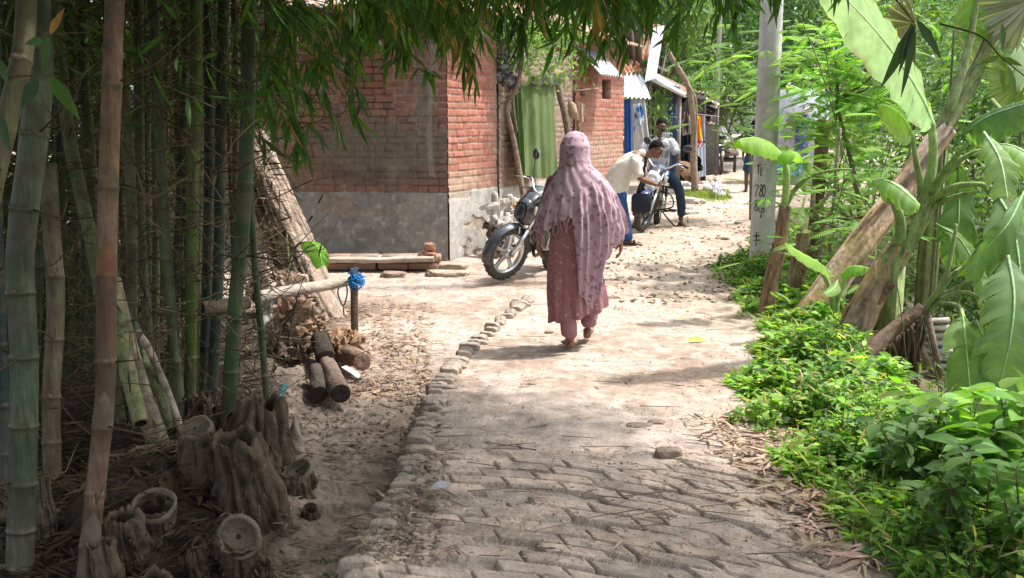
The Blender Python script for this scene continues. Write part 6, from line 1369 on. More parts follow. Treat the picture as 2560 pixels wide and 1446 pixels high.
def headg(g, c, f, u, s=1.):
    c = np.array(c, float); f = nrm(f); u = nrm(np.asarray(u)-f*np.dot(u, f)); r_ = np.cross(f, u); Mt = np.stack([r_, f, u], 1); X = lambda x, y, z: c+Mt @ (np.array([x, y, z])*s)
    ball(g, X(0, -.012, .022), np.array([.074, .094, .098])*s, M=Mt, nu=28, nv=18); ball(g, X(0, .024, -.045), np.array([.055, .062, .070])*s, M=Mt, nu=24, nv=16); ball(g, X(0, .058, -.082), np.array([.028, .026, .024])*s, M=Mt)
    lt(g, [X(0, .078, .012), X(0, .098, -.018), X(0, .104, -.032)], [.010*s, .013*s, .017*s], [.010*s, .012*s, .012*s], lat=r_, seg=12, k=3); ball(g, X(0, .078, .030), np.array([.052, .018, .012])*s, M=Mt)
    for q in (-1, 1): ball(g, X(q*.074, -.008, -.005), np.array([.010, .018, .031])*s, M=Mt @ rotm(0, 0, q*.3)); ball(g, X(q*.036, .062, -.025), np.array([.022, .020, .022])*s, M=Mt)
    for z, w_ in ((-.056, .022), (-.066, .020)): ball(g, X(0, .081, z), np.array([w_, .011, .0065])*s, M=Mt)
    return X, Mt
def facebits(root, X, Mt, s, par, skin, moust=False, glasses=False):
    for q in (-1, 1):
        g = G(); ball(g, X(q*.031, .072, .008), np.array([.013, .009, .008])*s, (.6, .57, .53), M=Mt); e = g.build('eye', M['skin'], root); e.parent = par
        g = G(); ball(g, X(q*.031, .0795, .008), np.array([.006, .003, .006])*s, (.01, .008, .006), M=Mt); p = g.build('pupil', M['skin'], root); p.parent = par
        g = G(); ball(g, X(q*.031, .081, .032), np.array([.020, .007, .0045])*s, (.012, .01, .009), M=Mt); p = g.build('eyebrow', M['hair'], root); p.parent = par
    g = G(); ball(g, X(0, .088, -.061), np.array([.021, .005, .0055])*s, np.array(skin)*np.array([1.25, .8, .8]), M=Mt); p = g.build('lips', M['skin'], root); p.parent = par
    if moust: g = G(); ball(g, X(0, .093, -.046), np.array([.030, .008, .006])*s, (.012, .01, .009), M=Mt); p = g.build('moustache', M['hair'], root); p.parent = par
    if glasses:
        g = G()
        for q in (-1, 1):
            a = np.linspace(0, 2*np.pi, 21); tube(g, np.array([X(q*.034+math.cos(b)*.025, .094, .006+math.sin(b)*.017) for b in a]), .0022*s, (.01, .01, .01), seg=5, caps=False); tube(g, [X(q*.058, .092, .012), X(q*.078, .0, .012)], .002*s, (.01, .01, .01), seg=5)
        tube(g, [X(-.01, .096, .01), X(.01, .096, .01)], .002*s, (.01, .01, .01), seg=5); g.build('glasses', M['plastic'], root)
def hairc(root, c, X, Mt, s, thick=.014, front=.03, z0=.0, col=(.012, .010, .009)):
    g = G(); th, ph = np.meshgrid(np.linspace(0, 1, 16), np.linspace(0, 2*np.pi, 37)); lim = np.interp((np.cos(ph-np.pi/2)+1)/2, [0, .35, .7, 1], [2.25, 1.9, 1.45, 1.0]); a = th*lim
    r = 1+.10*(fbm(ph*2, a*3, 4)-.5); P = np.stack([np.sin(a)*np.cos(ph)*.083*r, np.sin(a)*np.sin(ph)*.102*r-.013, np.cos(a)*.110*r+.022], -1)
    P = np.array([X(*p) for p in P.reshape(-1, 3)]).reshape(P.shape); grid(g, P[::-1], col); g.build('hair', M['hair'], root)
def wear(root, name, build, vox, off, col, m='cloth', seed=0, fold=.006, fs=14, extra=None, flip=None):
    g = G(); build(g); V, Fq, Nn = remesh(g, vox, 3); w_ = (fbm(V[:, 0]*fs+V[:, 1]*fs*.7, V[:, 2]*fs*.55+V[:, 1]*fs*.4, seed)-.5)*2; w2 = np.abs(fbm(V[:, 0]*fs*.6-V[:, 2]*fs*.5, V[:, 1]*fs*.6+V[:, 2]*fs*.6, seed+9)-.5)*3
    V = V+Nn*((w_+w2-.6)*fold)[:, None]; cc = np.tile(np.array(col, float), (len(V), 1)); cc *= (.92+.16*fbm(V[:, 0]*9, V[:, 2]*9, seed+2))[:, None]
    if extra is not None: cc = extra(V, cc)
    g2 = G(); g2.add(V, Fq, cc); return g2.build(name, M[m], root)
def body(root, build, col, vox=.0065):
    g = G(); build(g); V, Fq, Nn = remesh(g, vox, 2); g2 = G(); g2.add(V, Fq, np.array(col)*(.93+.14*fbm(V[:, 0]*14, V[:, 2]*14, 3))[:, None]); return g2.build('body', M['skin'], root)
off = lambda root, P: P
def settle(root, loc, rz=0):
    root.location = [float(a) for a in loc]; root.rotation_euler = (0, 0, rz)

# --- man in the pale shirt bending over his phone
sk = (.19, .095, .06); man = thing('person', 'man in a cream shirt and blue jeans bending over a phone by the motorcycle', 'person')
hX = {}
TOR = [(-.20, 0, .80), (-.17, 0, .95), (-.06, 0, 1.10), (.05, 0, 1.19), (.14, 0, 1.22)]
def b1(g):
    lt(g, TOR, [.13, .13, .15, .16, .06], [.10, .105, .115, .10, .06], lat=(0, 1, 0)); lt(g, [(.12, 0, 1.20), (.22, -.02, 1.24), (.27, -.02, 1.27)], .052, .052, lat=(0, 1, 0)); hX['a'] = headg(g, (.31, -.03, 1.30), (.80, -.50, -.38), (.45, -.05, .9), 1.0)
    lt(g, [(.03, -.18, 1.17), (.04, -.235, 1.04), (.07, -.25, .93), (.20, -.22, .87), (.30, -.16, .83)], [.052, .046, .04, .034, .026], [.05, .045, .038, .032, .022], lat=(1, 0, 0)); hand(g, (.30, -.16, .83), (.95, .30, -.12), (0, .4, .9), (-.2, -.3, .9), 1, .7)
    lt(g, [(.07, .18, 1.17), (.16, .22, 1.02), (.20, .20, .90), (.28, .10, .85), (.33, .02, .82)], [.052, .046, .04, .034, .026], [.05, .045, .038, .032, .022], lat=(1, 0, 0)); hand(g, (.31, .04, .82), (.85, -.35, .0), (0, -.4, .9), (.1, .3, .9), 1, .6)
    for s, x in ((-1, 0.03), (1, -.10)):
        lt(g, [(-.20, s*.09, .80), (-.15+x*.5, s*.10, .45), (-.10+x, s*.10, .09)], [.08, .052, .036], [.085, .055, .04], lat=(0, 1, 0)); foot(g, (-.10+x, s*.10, .085), (1, -.15*1, 0), 1)
mb = body(man, b1, sk); facebits(man, *hX['a'], 1, mb, sk, glasses=True); hairc(man, 0, *hX['a'], 1)
def s1(g):
    lt(g, [(-.24, 0, .74), (-.20, 0, .88), (-.13, 0, 1.02), (-.03, 0, 1.13), (.07, 0, 1.195), (.13, 0, 1.215)], [.205, .185, .185, .19, .16, .07], [.185, .175, .16, .14, .10, .065], lat=(0, 1, 0))
    lt(g, [(.02, -.13, 1.19), (.02, -.20, 1.12), (.045, -.245, 1.00), (.055, -.25, .96)], [.075, .078, .075, .078], [.075, .075, .07, .072], lat=(1, 0, 0)); lt(g, [(.05, .13, 1.19), (.08, .20, 1.12), (.14, .22, 1.02)], [.075, .078, .078], [.075, .075, .075], lat=(1, 0, 0))
wear(man, 'shirt', s1, .011, 0, (.72, .67, .60), seed=5, fold=.012, fs=11)
g = G(); lt(g, [(.10, 0, 1.235), (.15, 0, 1.25)], [.078, .072], [.066, .062], lat=(0, 1, 0)); g.c = [np.tile([.66, .6, .52], (len(v), 1)) for v in g.v]; g.build('collar', M['cloth'], man)
def j1(g):
    lt(g, [(-.20, 0, .90), (-.20, 0, .78)], [.155, .165], [.125, .13], lat=(0, 1, 0))
    for s, x in ((-1, 0.03), (1, -.10)): lt(g, [(-.20, s*.085, .78), (-.165+x*.5, s*.10, .48), (-.12+x, s*.10, .28), (-.10+x, s*.10, .09)], [.098, .082, .072, .074], [.11, .088, .078, .082], lat=(0, 1, 0))
wear(man, 'jeans', j1, .011, 0, (.04, .10, .28), seed=6, fold=.012, fs=10)
for s, x in ((-1, .03), (1, -.10)):
    g = G(); c = np.array([-.10+x+.055, s*.10-.01, .012]); g2 = G(); lt(g, [c-[.13, -.02, 0], c-[.03, 0, 0], c+[.09, -.012, 0], c+[.15, -.02, 0]], [.036, .038, .048, .036], [.012]*4, lat=(0, 1, 0), seg=18); tube(g, smooth_path([c+[.05, .05, 0], c+[.04, .02, .06], c+[.04, -.03, .06], c+[.05, -.065, 0]], 5), .012, (.1, .07, .05), ry=.004); g.c = [np.tile([.08, .055, .045], (len(v), 1)) for v in g.v]; g.build('sandal', M['rubber'], man)
g = G(); tube(g, smooth_path([(.13, .10, 1.22), (.17, -.06, 1.19), (.13, -.12, 1.0), (.08, -.20, .80), (.05, -.22, .72)], 6), .018, (.02, .02, .022), ry=.005, seg=8); g.build('bag_strap', M['cloth'], man)
settle(man, (gnd(1578, 612)[0], gnd(1578, 612)[1], Hs(1.6, 13.7)+.004))
bag = G(); sweep(bag, [((-.13, 0, .12), .04, .10, .5), ((-.1, 0, .13), .06, .13, .5), ((.1, 0, .13), .06, .13, .5), ((.13, 0, .12), .04, .10, .5)], (.03, .035, .05)); ob = bag.build('shoulder_bag', M['cloth'], label='black shoulder bag hanging from the strap of the bending man', cat='bag'); bx = np.array(man.location)+np.array([.10, -.20, .46]); ob.location = bx
ph = G(); box(ph, (0, 0, 0), (.15, .075, .009), (.02, .02, .02), rotm(.3, .1, 0), bev=.003); o = ph.build('phone', M['paint'], label='black phone in the hands of the bending man', cat='phone'); o.location = np.array(man.location)+np.array([.41, -.08, .835])

# --- man sitting on the motorcycle taking a photo
sk2 = (.13, .065, .045); m2 = thing('person', 'man in a white printed shirt sitting on the motorcycle, holding up a pale phone', 'person')
def b2(g):
    lt(g, [(0, .12, .86), (0, .10, 1.0), (0, .04, 1.18), (0, .0, 1.33), (0, -.02, 1.42)], [.14, .125, .15, .16, .06], [.11, .1, .11, .10, .06]); lt(g, [(0, -.02, 1.38), (.01, -.04, 1.50)], .052, .054); hX['b'] = headg(g, (.02, -.06, 1.585), (.12, -1, -.12), (0, 0, 1), 1.03)
    lt(g, [(-.19, .02, 1.35), (-.27, -.06, 1.16), (-.25, -.16, 1.10), (-.12, -.27, 1.28), (-.06, -.30, 1.37)], [.05, .044, .038, .03, .024], .042*np.array([1.1, 1, .9, .75, .55])); hand(g, (-.06, -.30, 1.37), (.55, -.15, .85), (.8, .2, -.5), (.5, -.5, -.3), 1, .75)
    lt(g, [(.19, .02, 1.35), (.28, -.04, 1.16), (.29, -.12, 1.06), (.29, -.26, 1.0), (.28, -.34, .98)], [.05, .044, .038, .03, .024], .042*np.array([1.1, 1, .9, .75, .55])); hand(g, (.28, -.34, .98), (.1, -1, -.35), (0, .2, -1), (-1, 0, 0), 1, .8)
    for s in (-1, 1):
        lt(g, [(s*.09, .12, .84), (s*.26, -.22, .66), (s*.34, -.16, .36), (s*.36, -.10, .10)], [.085, .058, .05, .035], [.08, .058, .05, .038]); foot(g, (s*.36, -.10, .085), (s*.55, -1, 0), 1)
mb2 = body(m2, b2, sk2); facebits(m2, *hX['b'], 1.03, mb2, sk2, moust=True); hairc(m2, 0, *hX['b'], 1.03)
def s2(g):
    lt(g, [(0, .11, .80), (0, .11, .92), (0, .06, 1.12), (0, .01, 1.28), (0, -.01, 1.38), (0, -.015, 1.42)], [.18, .17, .18, .195, .14, .075], [.15, .14, .14, .125, .09, .07])
    for s in (-1, 1): lt(g, [(s*.15, .01, 1.36), (s*.21, .0, 1.30), (s*.265, -.06, 1.17)], .074, .072)
wear(m2, 'shirt', s2, .011, 0, (.60, .60, .62), seed=15, fold=.011, fs=12, extra=lambda V, c: mixc(c, np.array([.20, .21, .23]), sst(.50, .56, fbm(V[:, 0]*16, V[:, 2]*16, 6))*(V[:, 2] < 1.3)*(np.abs(V[:, 0]) < .15)*.8))
def j2(g):
    lt(g, [(0, .12, .90), (0, .13, .80)], [.16, .17], [.13, .14])
    for s in (-1, 1): lt(g, [(s*.09, .10, .84), (s*.26, -.22, .67), (s*.34, -.17, .40), (s*.36, -.12, .19)], [.105, .083, .075, .07], [.105, .083, .075, .07])
wear(m2, 'jeans', j2, .011, 0, (.035, .055, .085), seed=16, fold=.011, fs=11)
for s in (-1, 1):
    g = G(); d = nrm([s*.55, -1, 0]); c = np.array([s*.36, -.10, .012]); lt(g, [c-d*.07, c, c+d*.12, c+d*.2], [.036, .04, .048, .036], .012, lat=np.cross(d, [0, 0, 1]), seg=18); g.c = [np.tile([.05, .035, .03], (len(v), 1)) for v in g.v]; g.build('sandal', M['rubber'], m2)
g = G(); a = np.linspace(0, 2*np.pi, 20); tube(g, np.stack([.287+.034*np.cos(a), -.29+0*a, 1.0+.034*np.sin(a)], 1), .008, (.45, .45, .45), seg=6, caps=False); g.build('wristwatch', M['metal'], m2)
l2 = np.array([at(1645, 500, f2[1]+.95)[0], f2[1]+.95, Hs(2.3, 16)+.004]); settle(m2, l2)
t = thing('phone', 'pale grey phone held up level by the seated man', 'phone', l2+[.06, -.36, 1.46]); g = G(); box(g, l2+np.array([.065, -.36, 1.455]), (.155, .009, .078), (.42, .47, .48), rotm(0, .06, 0), bev=.004); g.build('case', M['paint'], t); g = G(); box(g, l2+np.array([.12, -.367, 1.458]), (.028, .006, .045), (.03, .03, .035), bev=.003); g.build('camera_bump', M['paint'], t)

# --- the woman in the mauve shawl
sk3 = (.23, .105, .065); wo = thing('person', 'barefoot woman seen from behind in a long mauve printed shawl and dress', 'person'); W = lambda px, py: ((px-1430)/333., (870-py)/333.)
def b3(g):
    lt(g, [(0, 0, .86), (0, 0, 1.0), (0, 0, 1.18), (0, .0, 1.30), (.0, .01, 1.38)], [.15, .125, .14, .15, .055], [.11, .1, .1, .09, .055]); lt(g, [(.01, .01, 1.33), (.01, .02, 1.43)], .05, .052); headg(g, (.01, .03, 1.475), (0, 1, -.05), (0, 0, 1), .98)
    lt(g, [(-.145, 0, 1.26), (-.20, -.0, 1.08), (-.225, .0, .99), (-.245, .02, .86), (-.25, .03, .80)], [.05, .042, .036, .03, .023], .04*np.array([1.1, 1, .9, .75, .6])); hand(g, (-.25, .03, .81), (.02, .15, -1), (1, .2, 0), (0, 1, 0), 1, .45)
    lt(g, [(.165, 0, 1.26), (.245, .0, 1.08), (.285, .02, .98), (.34, .05, .86), (.355, .06, .80)], [.05, .042, .036, .03, .023], .04*np.array([1.1, 1, .9, .75, .6])); hand(g, (.352, .06, .825), (.08, .1, -1), (-1, .2, 0), (0, 1, 0), 1, .4)
    lt(g, [(-.08, 0, .86), (-.06, .02, .47), (-.012, 0, .08)], [.09, .055, .032], [.09, .055, .04]); foot(g, (-.015, .0, .085), (-.12, 1, 0), 1)
    lt(g, [(.10, 0, .86), (.13, .22, .52), (.13, .22, .14)], [.09, .055, .034], [.09, .055, .04]); foot(g, (.13, .22, .115), (.15, 1, 0), 1, up=.02)
body(wo, b3, sk3)
fl = mat('flower print cloth', .85, var=.12, vs=12, spec=.1, transl=.10, tcol=(1.2, 1, 1))
# print: dark blossoms, small pale buds
def addprint(m, dark, pale, s1_, s2_, th1, th2):
    nt = m.node_tree; N = nt.nodes; Lk = nt.links; p = N['Principled BSDF']; src = p.inputs['Base Color'].links[0].from_socket; tc = [n for n in N if n.type == 'TEX_COORD'][0]
    nz = N.new('ShaderNodeTexNoise'); nz.inputs['Scale'].default_value = s1_*1.3; Lk.new(tc.outputs['Object'], nz.inputs['Vector'])
    for (col_, sc_, th_, w_) in ((dark, s1_, th1, .5), (pale, s2_, th2, .1)):
        vo = N.new('ShaderNodeTexVoronoi'); vo.inputs['Scale'].default_value = sc_; mxv = N.new('ShaderNodeMix'); mxv.data_type = 'VECTOR'; mxv.inputs[0].default_value = .12*w_
        Lk.new(tc.outputs['Object'], mxv.inputs[4]); Lk.new(nz.outputs['Color'], mxv.inputs[5]); Lk.new(mxv.outputs[1], vo.inputs['Vector'])
        mr = N.new('ShaderNodeMapRange'); mr.inputs[1].default_value = th_; mr.inputs[2].default_value = th_+.07; mr.inputs[3].default_value = .62; mr.inputs[4].default_value = 0; Lk.new(vo.outputs['Distance'], mr.inputs[0])
        mx = N.new('ShaderNodeMix'); mx.data_type = 'RGBA'; mx.inputs[7].default_value = (*col_, 1); Lk.new(mr.outputs[0], mx.inputs[0]); Lk.new(src, mx.inputs[6]); src = mx.outputs[2]
    Lk.new(src, p.inputs['Base Color'])
addprint(fl, (.16, .075, .10), (.58, .46, .50), 22, 30, .32, .12)
fl2 = mat('dress cloth', .85, var=.12, vs=12, spec=.1, transl=.05, tcol=(1.2, 1, 1)); addprint(fl2, (.20, .08, .10), (.52, .40, .40), 30, 20, .22, .17)
def dr(g):
    lt(g, [(-.0, 0, 1.30), (0, 0, 1.15), (0, 0, .98), (.01, .02, .80), (.02, .05, .60), (.035, .08, .42), (.045, .09, .27)], [.15, .16, .15, .185, .20, .205, .215], [.10, .12, .12, .145, .155, .165, .17])
    for s in (-1, 1): lt(g, [(s*.15, 0, 1.28), (s*.24, 0, 1.10), (s*(.262 if s < 0 else .33), .02, .97), (s*(.262 if s < 0 else .345), .03, .90)], [.065, .06, .055, .055], [.065, .06, .052, .052])
def dress(g):
    a = np.linspace(0, 2*np.pi, 97); zz = np.linspace(1.30, .255, 60); Z, A_ = np.meshgrid(zz, a, indexing='ij')
    rx = np.interp(Z, [.25, .42, .6, .8, .98, 1.15, 1.3], [.205, .20, .19, .18, .15, .15, .11]); ry = np.interp(Z, [.25, .42, .6, .8, .98, 1.15, 1.3], [.18, .17, .16, .145, .12, .12, .09])
    cx = np.interp(Z, [.25, .6, 1], [.045, .02, 0]); cy = np.interp(Z, [.25, .6, 1], [.09, .05, 0]); fz = sst(.95, .3, Z)
    r = 1+fz*(.08*np.sin(A_*8+Z*4)+.06*np.sin(A_*15+2-Z*3)+.03*np.sin(A_*33))+.03*np.sin(Z*38+A_*3)*sst(1.1, .8, Z)*sst(.5, .8, Z)+.04*(fbm(A_*2, Z*5, 77)-.5)
    P = np.stack([cx+np.cos(A_)*rx*r, cy+np.sin(A_)*ry*r, Z - .055*sst(.5, .25, Z)*(-np.cos(A_)) + .012*np.sin(A_*9)*sst(.4, .25, Z)], -1); grid(g, P, (.33, .165, .185)); Q = P.copy(); Q[..., 0] = cx+(P[..., 0]-cx)*.98; Q[..., 1] = cy+(P[..., 1]-cy)*.98; grid(g, Q[:, ::-1], (.28, .13, .14))
g = G(); dress(g); g.build('dress', fl2, wo)
def slv(g):
    lt(g, [(-.14, 0, 1.26), (-.20, .0, 1.08), (-.225, .0, .98), (-.243, .02, .87)], [.055, .048, .044, .042], [.05, .046, .044, .042]); lt(g, [(.15, 0, 1.26), (.245, 0, 1.08), (.285, .02, .97), (.33, .045, .88)], [.055, .048, .044, .042], [.05, .046, .044, .042])
def slv_l(g): lt(g, [(-.14, 0, 1.26), (-.20, .0, 1.08), (-.225, .0, .98), (-.243, .02, .87)], [.055, .048, .044, .042], [.05, .046, .044, .042])
def slv_r(g): lt(g, [(.15, 0, 1.26), (.245, 0, 1.08), (.285, .02, .97), (.33, .045, .88)], [.055, .048, .044, .042], [.05, .046, .044, .042])
for f_ in (slv_l, slv_r): wear(wo, 'sleeve', f_, .009, 0, (.22, .10, .11), seed=31, fold=.006, fs=14)
def tr_(pts, rx, ry):
    def f(g): lt(g, pts, rx, ry)
    return f
wear(wo, 'trouser_leg', tr_([(-.075, 0, .84), (-.06, .02, .47), (-.03, .0, .26), (-.018, 0, .115)], [.10, .085, .066, .062], [.10, .09, .075, .072]), .01, 0, (.35, .18, .20), seed=32, fold=.010, fs=12)
wear(wo, 'trouser_leg', tr_([(.10, 0, .84), (.13, .20, .50), (.14, .22, .28), (.135, .20, .15)], [.10, .09, .072, .066], [.10, .09, .075, .07]), .01, 0, (.33, .17, .19), seed=33, fold=.010, fs=12)
# shawl: hood and cape in one sheet
def shawl():
    na, nz_ = 241, 110; A_, Sv = np.meshgrid(np.linspace(0, 2*np.pi, na), np.linspace(0, 1, nz_), indexing='xy'); ca = np.cos(A_); sa = np.sin(A_)
    back = sst(.35, -.35, sa)                     # 1 behind (towards the camera)
    hemx = np.array([-.36, -.30, -.2, -.1, -.03, .0, .03, .08, .14, .19, .23, .28, .33, .38]); hemz = np.array([.90, .86, .94, .99, 1.01, .80, .46, .40, .36, .34, .46, .70, .84, .88])
    xk = ca*.36; hb = np.interp(xk, hemx, hemz); hf = np.interp(xk, [-.36, 0, .36], [.90, 1.0, .88]); hem = hb*back+hf*(1-back)
    hem = hem+.012*np.sin(A_*31)+.012*(fbm(A_*5, A_*0, 5)-.5)
    top = 1.605; Z = top-(top-hem)*Sv**1.05
    zk = [.30, .45, .6, .75, .9, 1.05, 1.16, 1.24, 1.30, 1.36, 1.42, 1.50, 1.56, 1.59, 1.606]
    rxl = np.interp(Z, zk, [.24, .25, .26, .275, .30, .262, .222, .185, .140, .112, .112, .110, .085, .055, .0]); rxr = np.interp(Z, zk, [.24, .255, .275, .335, .345, .312, .285, .245, .188, .122, .112, .110, .085, .055, .0]); ryb = np.interp(Z, zk, [.15, .17, .185, .19, .19, .18, .165, .145, .13, .118, .118, .118, .09, .06, .0]); ryf = np.interp(Z, zk, [.16]*5+[.16, .16, .14, .12, .10, .10, .105, .085, .055, .0])
    rx = np.where(ca < 0, rxl, rxr); ry = np.where(sa < 0, ryb, ryf)
    amp = sst(1.30, .95, Z)
    pl = .075*np.sin(A_*13+Z*1.5)+.045*np.sin(A_*29+3*fbm(A_*2, Z*1.5, 6))+.03*np.sin(A_*47+1)
    pl = pl*(.35+.65*sst(-.1, .1, ca))                       # the right part hangs in many pleats
    dia = .018*np.sin((ca*.36+Z*.9)*46)*sst(1.5, 1.3, Z)*sst(.85, 1.05, Z)*back   # folds drawn across the shoulders
    wr = .03*(fbm(A_*4, Z*9, 7)-.5)
    r = 1+amp*pl*1.25+dia+wr*sst(1.6, 1.5, Z); cx = np.interp(Z, [.3, .8, 1.3, 1.6], [.02, .005, .005, .01]); cy = np.interp(Z, [.3, .8, 1.3, 1.42, 1.6], [.0, -.005, .0, .02, .03])
    P = np.stack([cx+ca*rx*r, cy+sa*ry*r, Z], -1)
    c = np.broadcast_to(np.array([.53, .365, .43]), P.shape).copy(); c *= (.92+.16*fbm(A_*3, Z*4, 8))[..., None]
    g = G(); keep = ~((sa > .55) & (Z > 1.36))     # the face opening at the front
    i, j = np.where(keep[:-1, :-1] & keep[1:, 1:] & keep[:-1, 1:] & keep[1:, :-1]); Fq = np.stack([i*na+j, i*na+j+1, (i+1)*na+j+1, (i+1)*na+j], 1)
    g.add(P.reshape(-1, 3), Fq, c.reshape(-1, 3)); ctr = np.stack([cx, cy, Z], -1); g.add((ctr+(P-ctr)*.985).reshape(-1, 3), Fq[:, ::-1], c.reshape(-1, 3)*.9)
    o = g.build('shawl', fl, wo); g = G()
    for q in range(0, na, 3):
        if back[-1, q] < .5 or not (-.99 < ca[-1, q] < .2): continue
        e = P[-1, q]; L_ = .06+.05*rng.random() if ca[-1, q] < .0 else .03; tube(g, smooth_path([e+[0, 0, .01], e+[rng.normal()*.01, 0, -L_*.5], e+[rng.normal()*.018, 0, -L_]], 3), .003, (.46, .31, .35), seg=4)
    f_ = g.build('fringe', M['cloth'], wo); tag(f_, kind='stuff'); f_.parent = o
shawl()
wl3 = gnd(1425, 880); settle(wo, (at(1430, 870, wl3[1])[0], wl3[1], float(Hs(.4, wl3[1]))+.022))

# --- person half hidden behind the concrete pole
m4 = thing('person', 'person in dark shirt and blue shorts almost hidden behind the concrete pole', 'person')
def b4(g):
    lt(g, [(0, 0, .86), (0, 0, 1.1), (0, 0, 1.33), (0, 0, 1.42)], [.14, .13, .16, .06], .1); lt(g, [(0, 0, 1.38), (0, 0, 1.5)], .05, .05); headg(g, (0, 0, 1.57), (.3, 1, 0), (0, 0, 1), 1)
    for s in (-1, 1): lt(g, [(s*.19, 0, 1.34), (s*.24, 0, 1.08), (s*.22, .1, .84)], [.05, .04, .025], [.05, .04, .025]); hand(g, (s*.22, .1, .85), (0, .2, -1), (-s, 0, 0), (0, 1, 0), 1, .5)
    lt(g, [(-.1, 0, .86), (-.12, .1, .48), (-.13, .05, .08)], [.09, .06, .04], [.09, .06, .045]); foot(g, (-.13, .05, .085), (0, 1, 0)); lt(g, [(.1, 0, .86), (.1, .2, .48), (.1, -.05, .2)], [.09, .06, .04], [.09, .06, .045]); foot(g, (.1, -.05, .2), (0, .5, -.6))
body(m4, b4, (.13, .07, .05), .009)
wear(m4, 'shirt', lambda g: (lt(g, [(0, 0, .84), (0, 0, 1.1), (0, 0, 1.36)], [.18, .17, .15], [.14, .13, .11]), lt(g, [(-.15, 0, 1.34), (-.24, 0, 1.1)], .07, .07), lt(g, [(.15, 0, 1.34), (.24, 0, 1.1)], .07, .07)), .014, 0, (.02, .02, .03))
wear(m4, 'shorts', lambda g: (lt(g, [(0, 0, .9), (0, 0, .8)], .17, .13), lt(g, [(-.1, 0, .84), (-.12, .08, .52)], .105, .105), lt(g, [(.1, 0, .84), (.1, .15, .54)], .105, .105)), .014, 0, (.03, .07, .18)); hairc(m4, 0, lambda *p: np.array([p[0], p[1], 1.57+p[2]]), 0, 1)
p4 = gnd(1880, 482); settle(m4, (p4[0], p4[1], 0), 0)
# ------------------------------------------------------------ stalls at the far end of the lane
def slab(g, pts, Ys, th, col):
    """thin plate through picture points, given thickness downwards"""
    q = np.array([at(p[0], p[1], Y) for p, Y in zip(pts, Ys)]); n = len(q); lo = q-np.array([0, 0, th]); V = np.vstack([q, lo])
    Fc = [tuple(range(n)), tuple(range(n, 2*n))[::-1]]+[(i, i+n, (i+1) % n+n, (i+1) % n) for i in range(n)]; g.add(V, Fc, col)
def post(g, px, py0, py1, Y, wpx, col, seg=10):
    a = at(px, py0, Y); b = at(px, py1, Y); b[0] = a[0]; tube(g, [a, b], wpx*Y/F/2, col, seg=seg)
t = thing('tin_lean_to', 'white corrugated tin awning on the side of the second brick house', 'awning', at(1590, 245, 20.4))
g = G(); O = at(1551, 243, 20.0); U = at(1627, 246, 20.6)-O; V_ = np.array([-.12, .62, .52]); corrug(g, O, U, V_, 7, .024, (.72, .73, .76)); g.build('awning_sheet', M['tin'], t)
g = G(); O = at(1612, 205, 20.7); corrug(g, O, at(1640, 195, 21.3)-O, at(1634, 70, 21.2)-O, 3, .02, (.70, .72, .76)); g.build('side_sheet', M['tin'], t)
g = G(); O = at(1552, 186, 20.7); corrug(g, O, at(1612, 178, 21.2)-O, np.array([-.1, .55, .30]), 6, .025, (.42, .25, .17)); g.build('rusty_sheet', M['rust'], t)
g = G(); slab(g, [(1545, 70), (1603, 72), (1606, 165), (1560, 172)], [21.4, 21.4, 21.6, 21.6], .03, (.16, .125, .10)); 
for x in (1563, 1580, 1597): tube(g, A((x, 60, 21.3), (x+7, 180, 21.3)), .03, (.20, .155, .12), seg=6)
g.build('rafters', M['wood'], t)
g = G(); O = at(1600, 150, 21.8); corrug(g, O, at(1640, 150, 22)-O, at(1612, 60, 22)-O, 3, .02, (.55, .35, .26)); g.build('upper_sheet', M['rust'], t)
cloth('blue_cloth', [(1561, 250), (1575, 248), (1578, 420), (1563, 420)], [20.3, 20.4, 20.4, 20.3], (.02, .09, .34), 1.5, .02, label='narrow blue cloth hanging at the corner of the second brick house', cat='cloth')
cloth('pale_cloth', [(1574, 246), (1612, 250), (1628, 400), (1576, 425)], [20.6, 20.7, 20.7, 20.6], (.58, .58, .60), 3, .04, label='long pale cloth hanging under the white tin awning', cat='cloth', seed=12)
cloth('plastic_bag', [(1583, 262), (1604, 258), (1612, 300), (1586, 330)], [20.3, 20.3, 20.3, 20.3], (.66, .72, .80), 1.3, .04, label='white plastic bag with a blue patch hanging under the tin awning', cat='bag', seed=13, m='sheet', two=((.03, .20, .55), .55, 2.2))
t = thing('market_stall', 'open stall with dark blue door post and white edged tin roof', 'stall', at(1690, 470, 24)); Ys = 24.5
g = G(); slab(g, [(1620, 188), (1712, 234), (1722, 232), (1636, 180)], [23.2, 23.6, 25.5, 25.5], .10, (.66, .67, .69)); g.build('roof_edge', M['tin'], t)
g = G(); slab(g, [(1625, 192), (1716, 236), (1730, 226), (1650, 186)], [23.8, 24., 26.5, 26.5], .05, (.2, .16, .13)); g.build('roof', M['rust'], t)
g = G(); c = at(1683, 340, 24.2); box(g, (c[0], 24.3, 1.28), (.28, .12, 2.45), (.02, .045, .13), bev=.02); g.build('door', M['paint'], t)
g = G(); post(g, 1700, 236, 478, 24.0, 9, (.33, .29, .26)); post(g, 1629, 200, 470, 24.2, 7, (.26, .2, .16)); post(g, 1663, 215, 470, 24.6, 6, (.3, .26, .22)); g.build('posts', M['wood'], t)
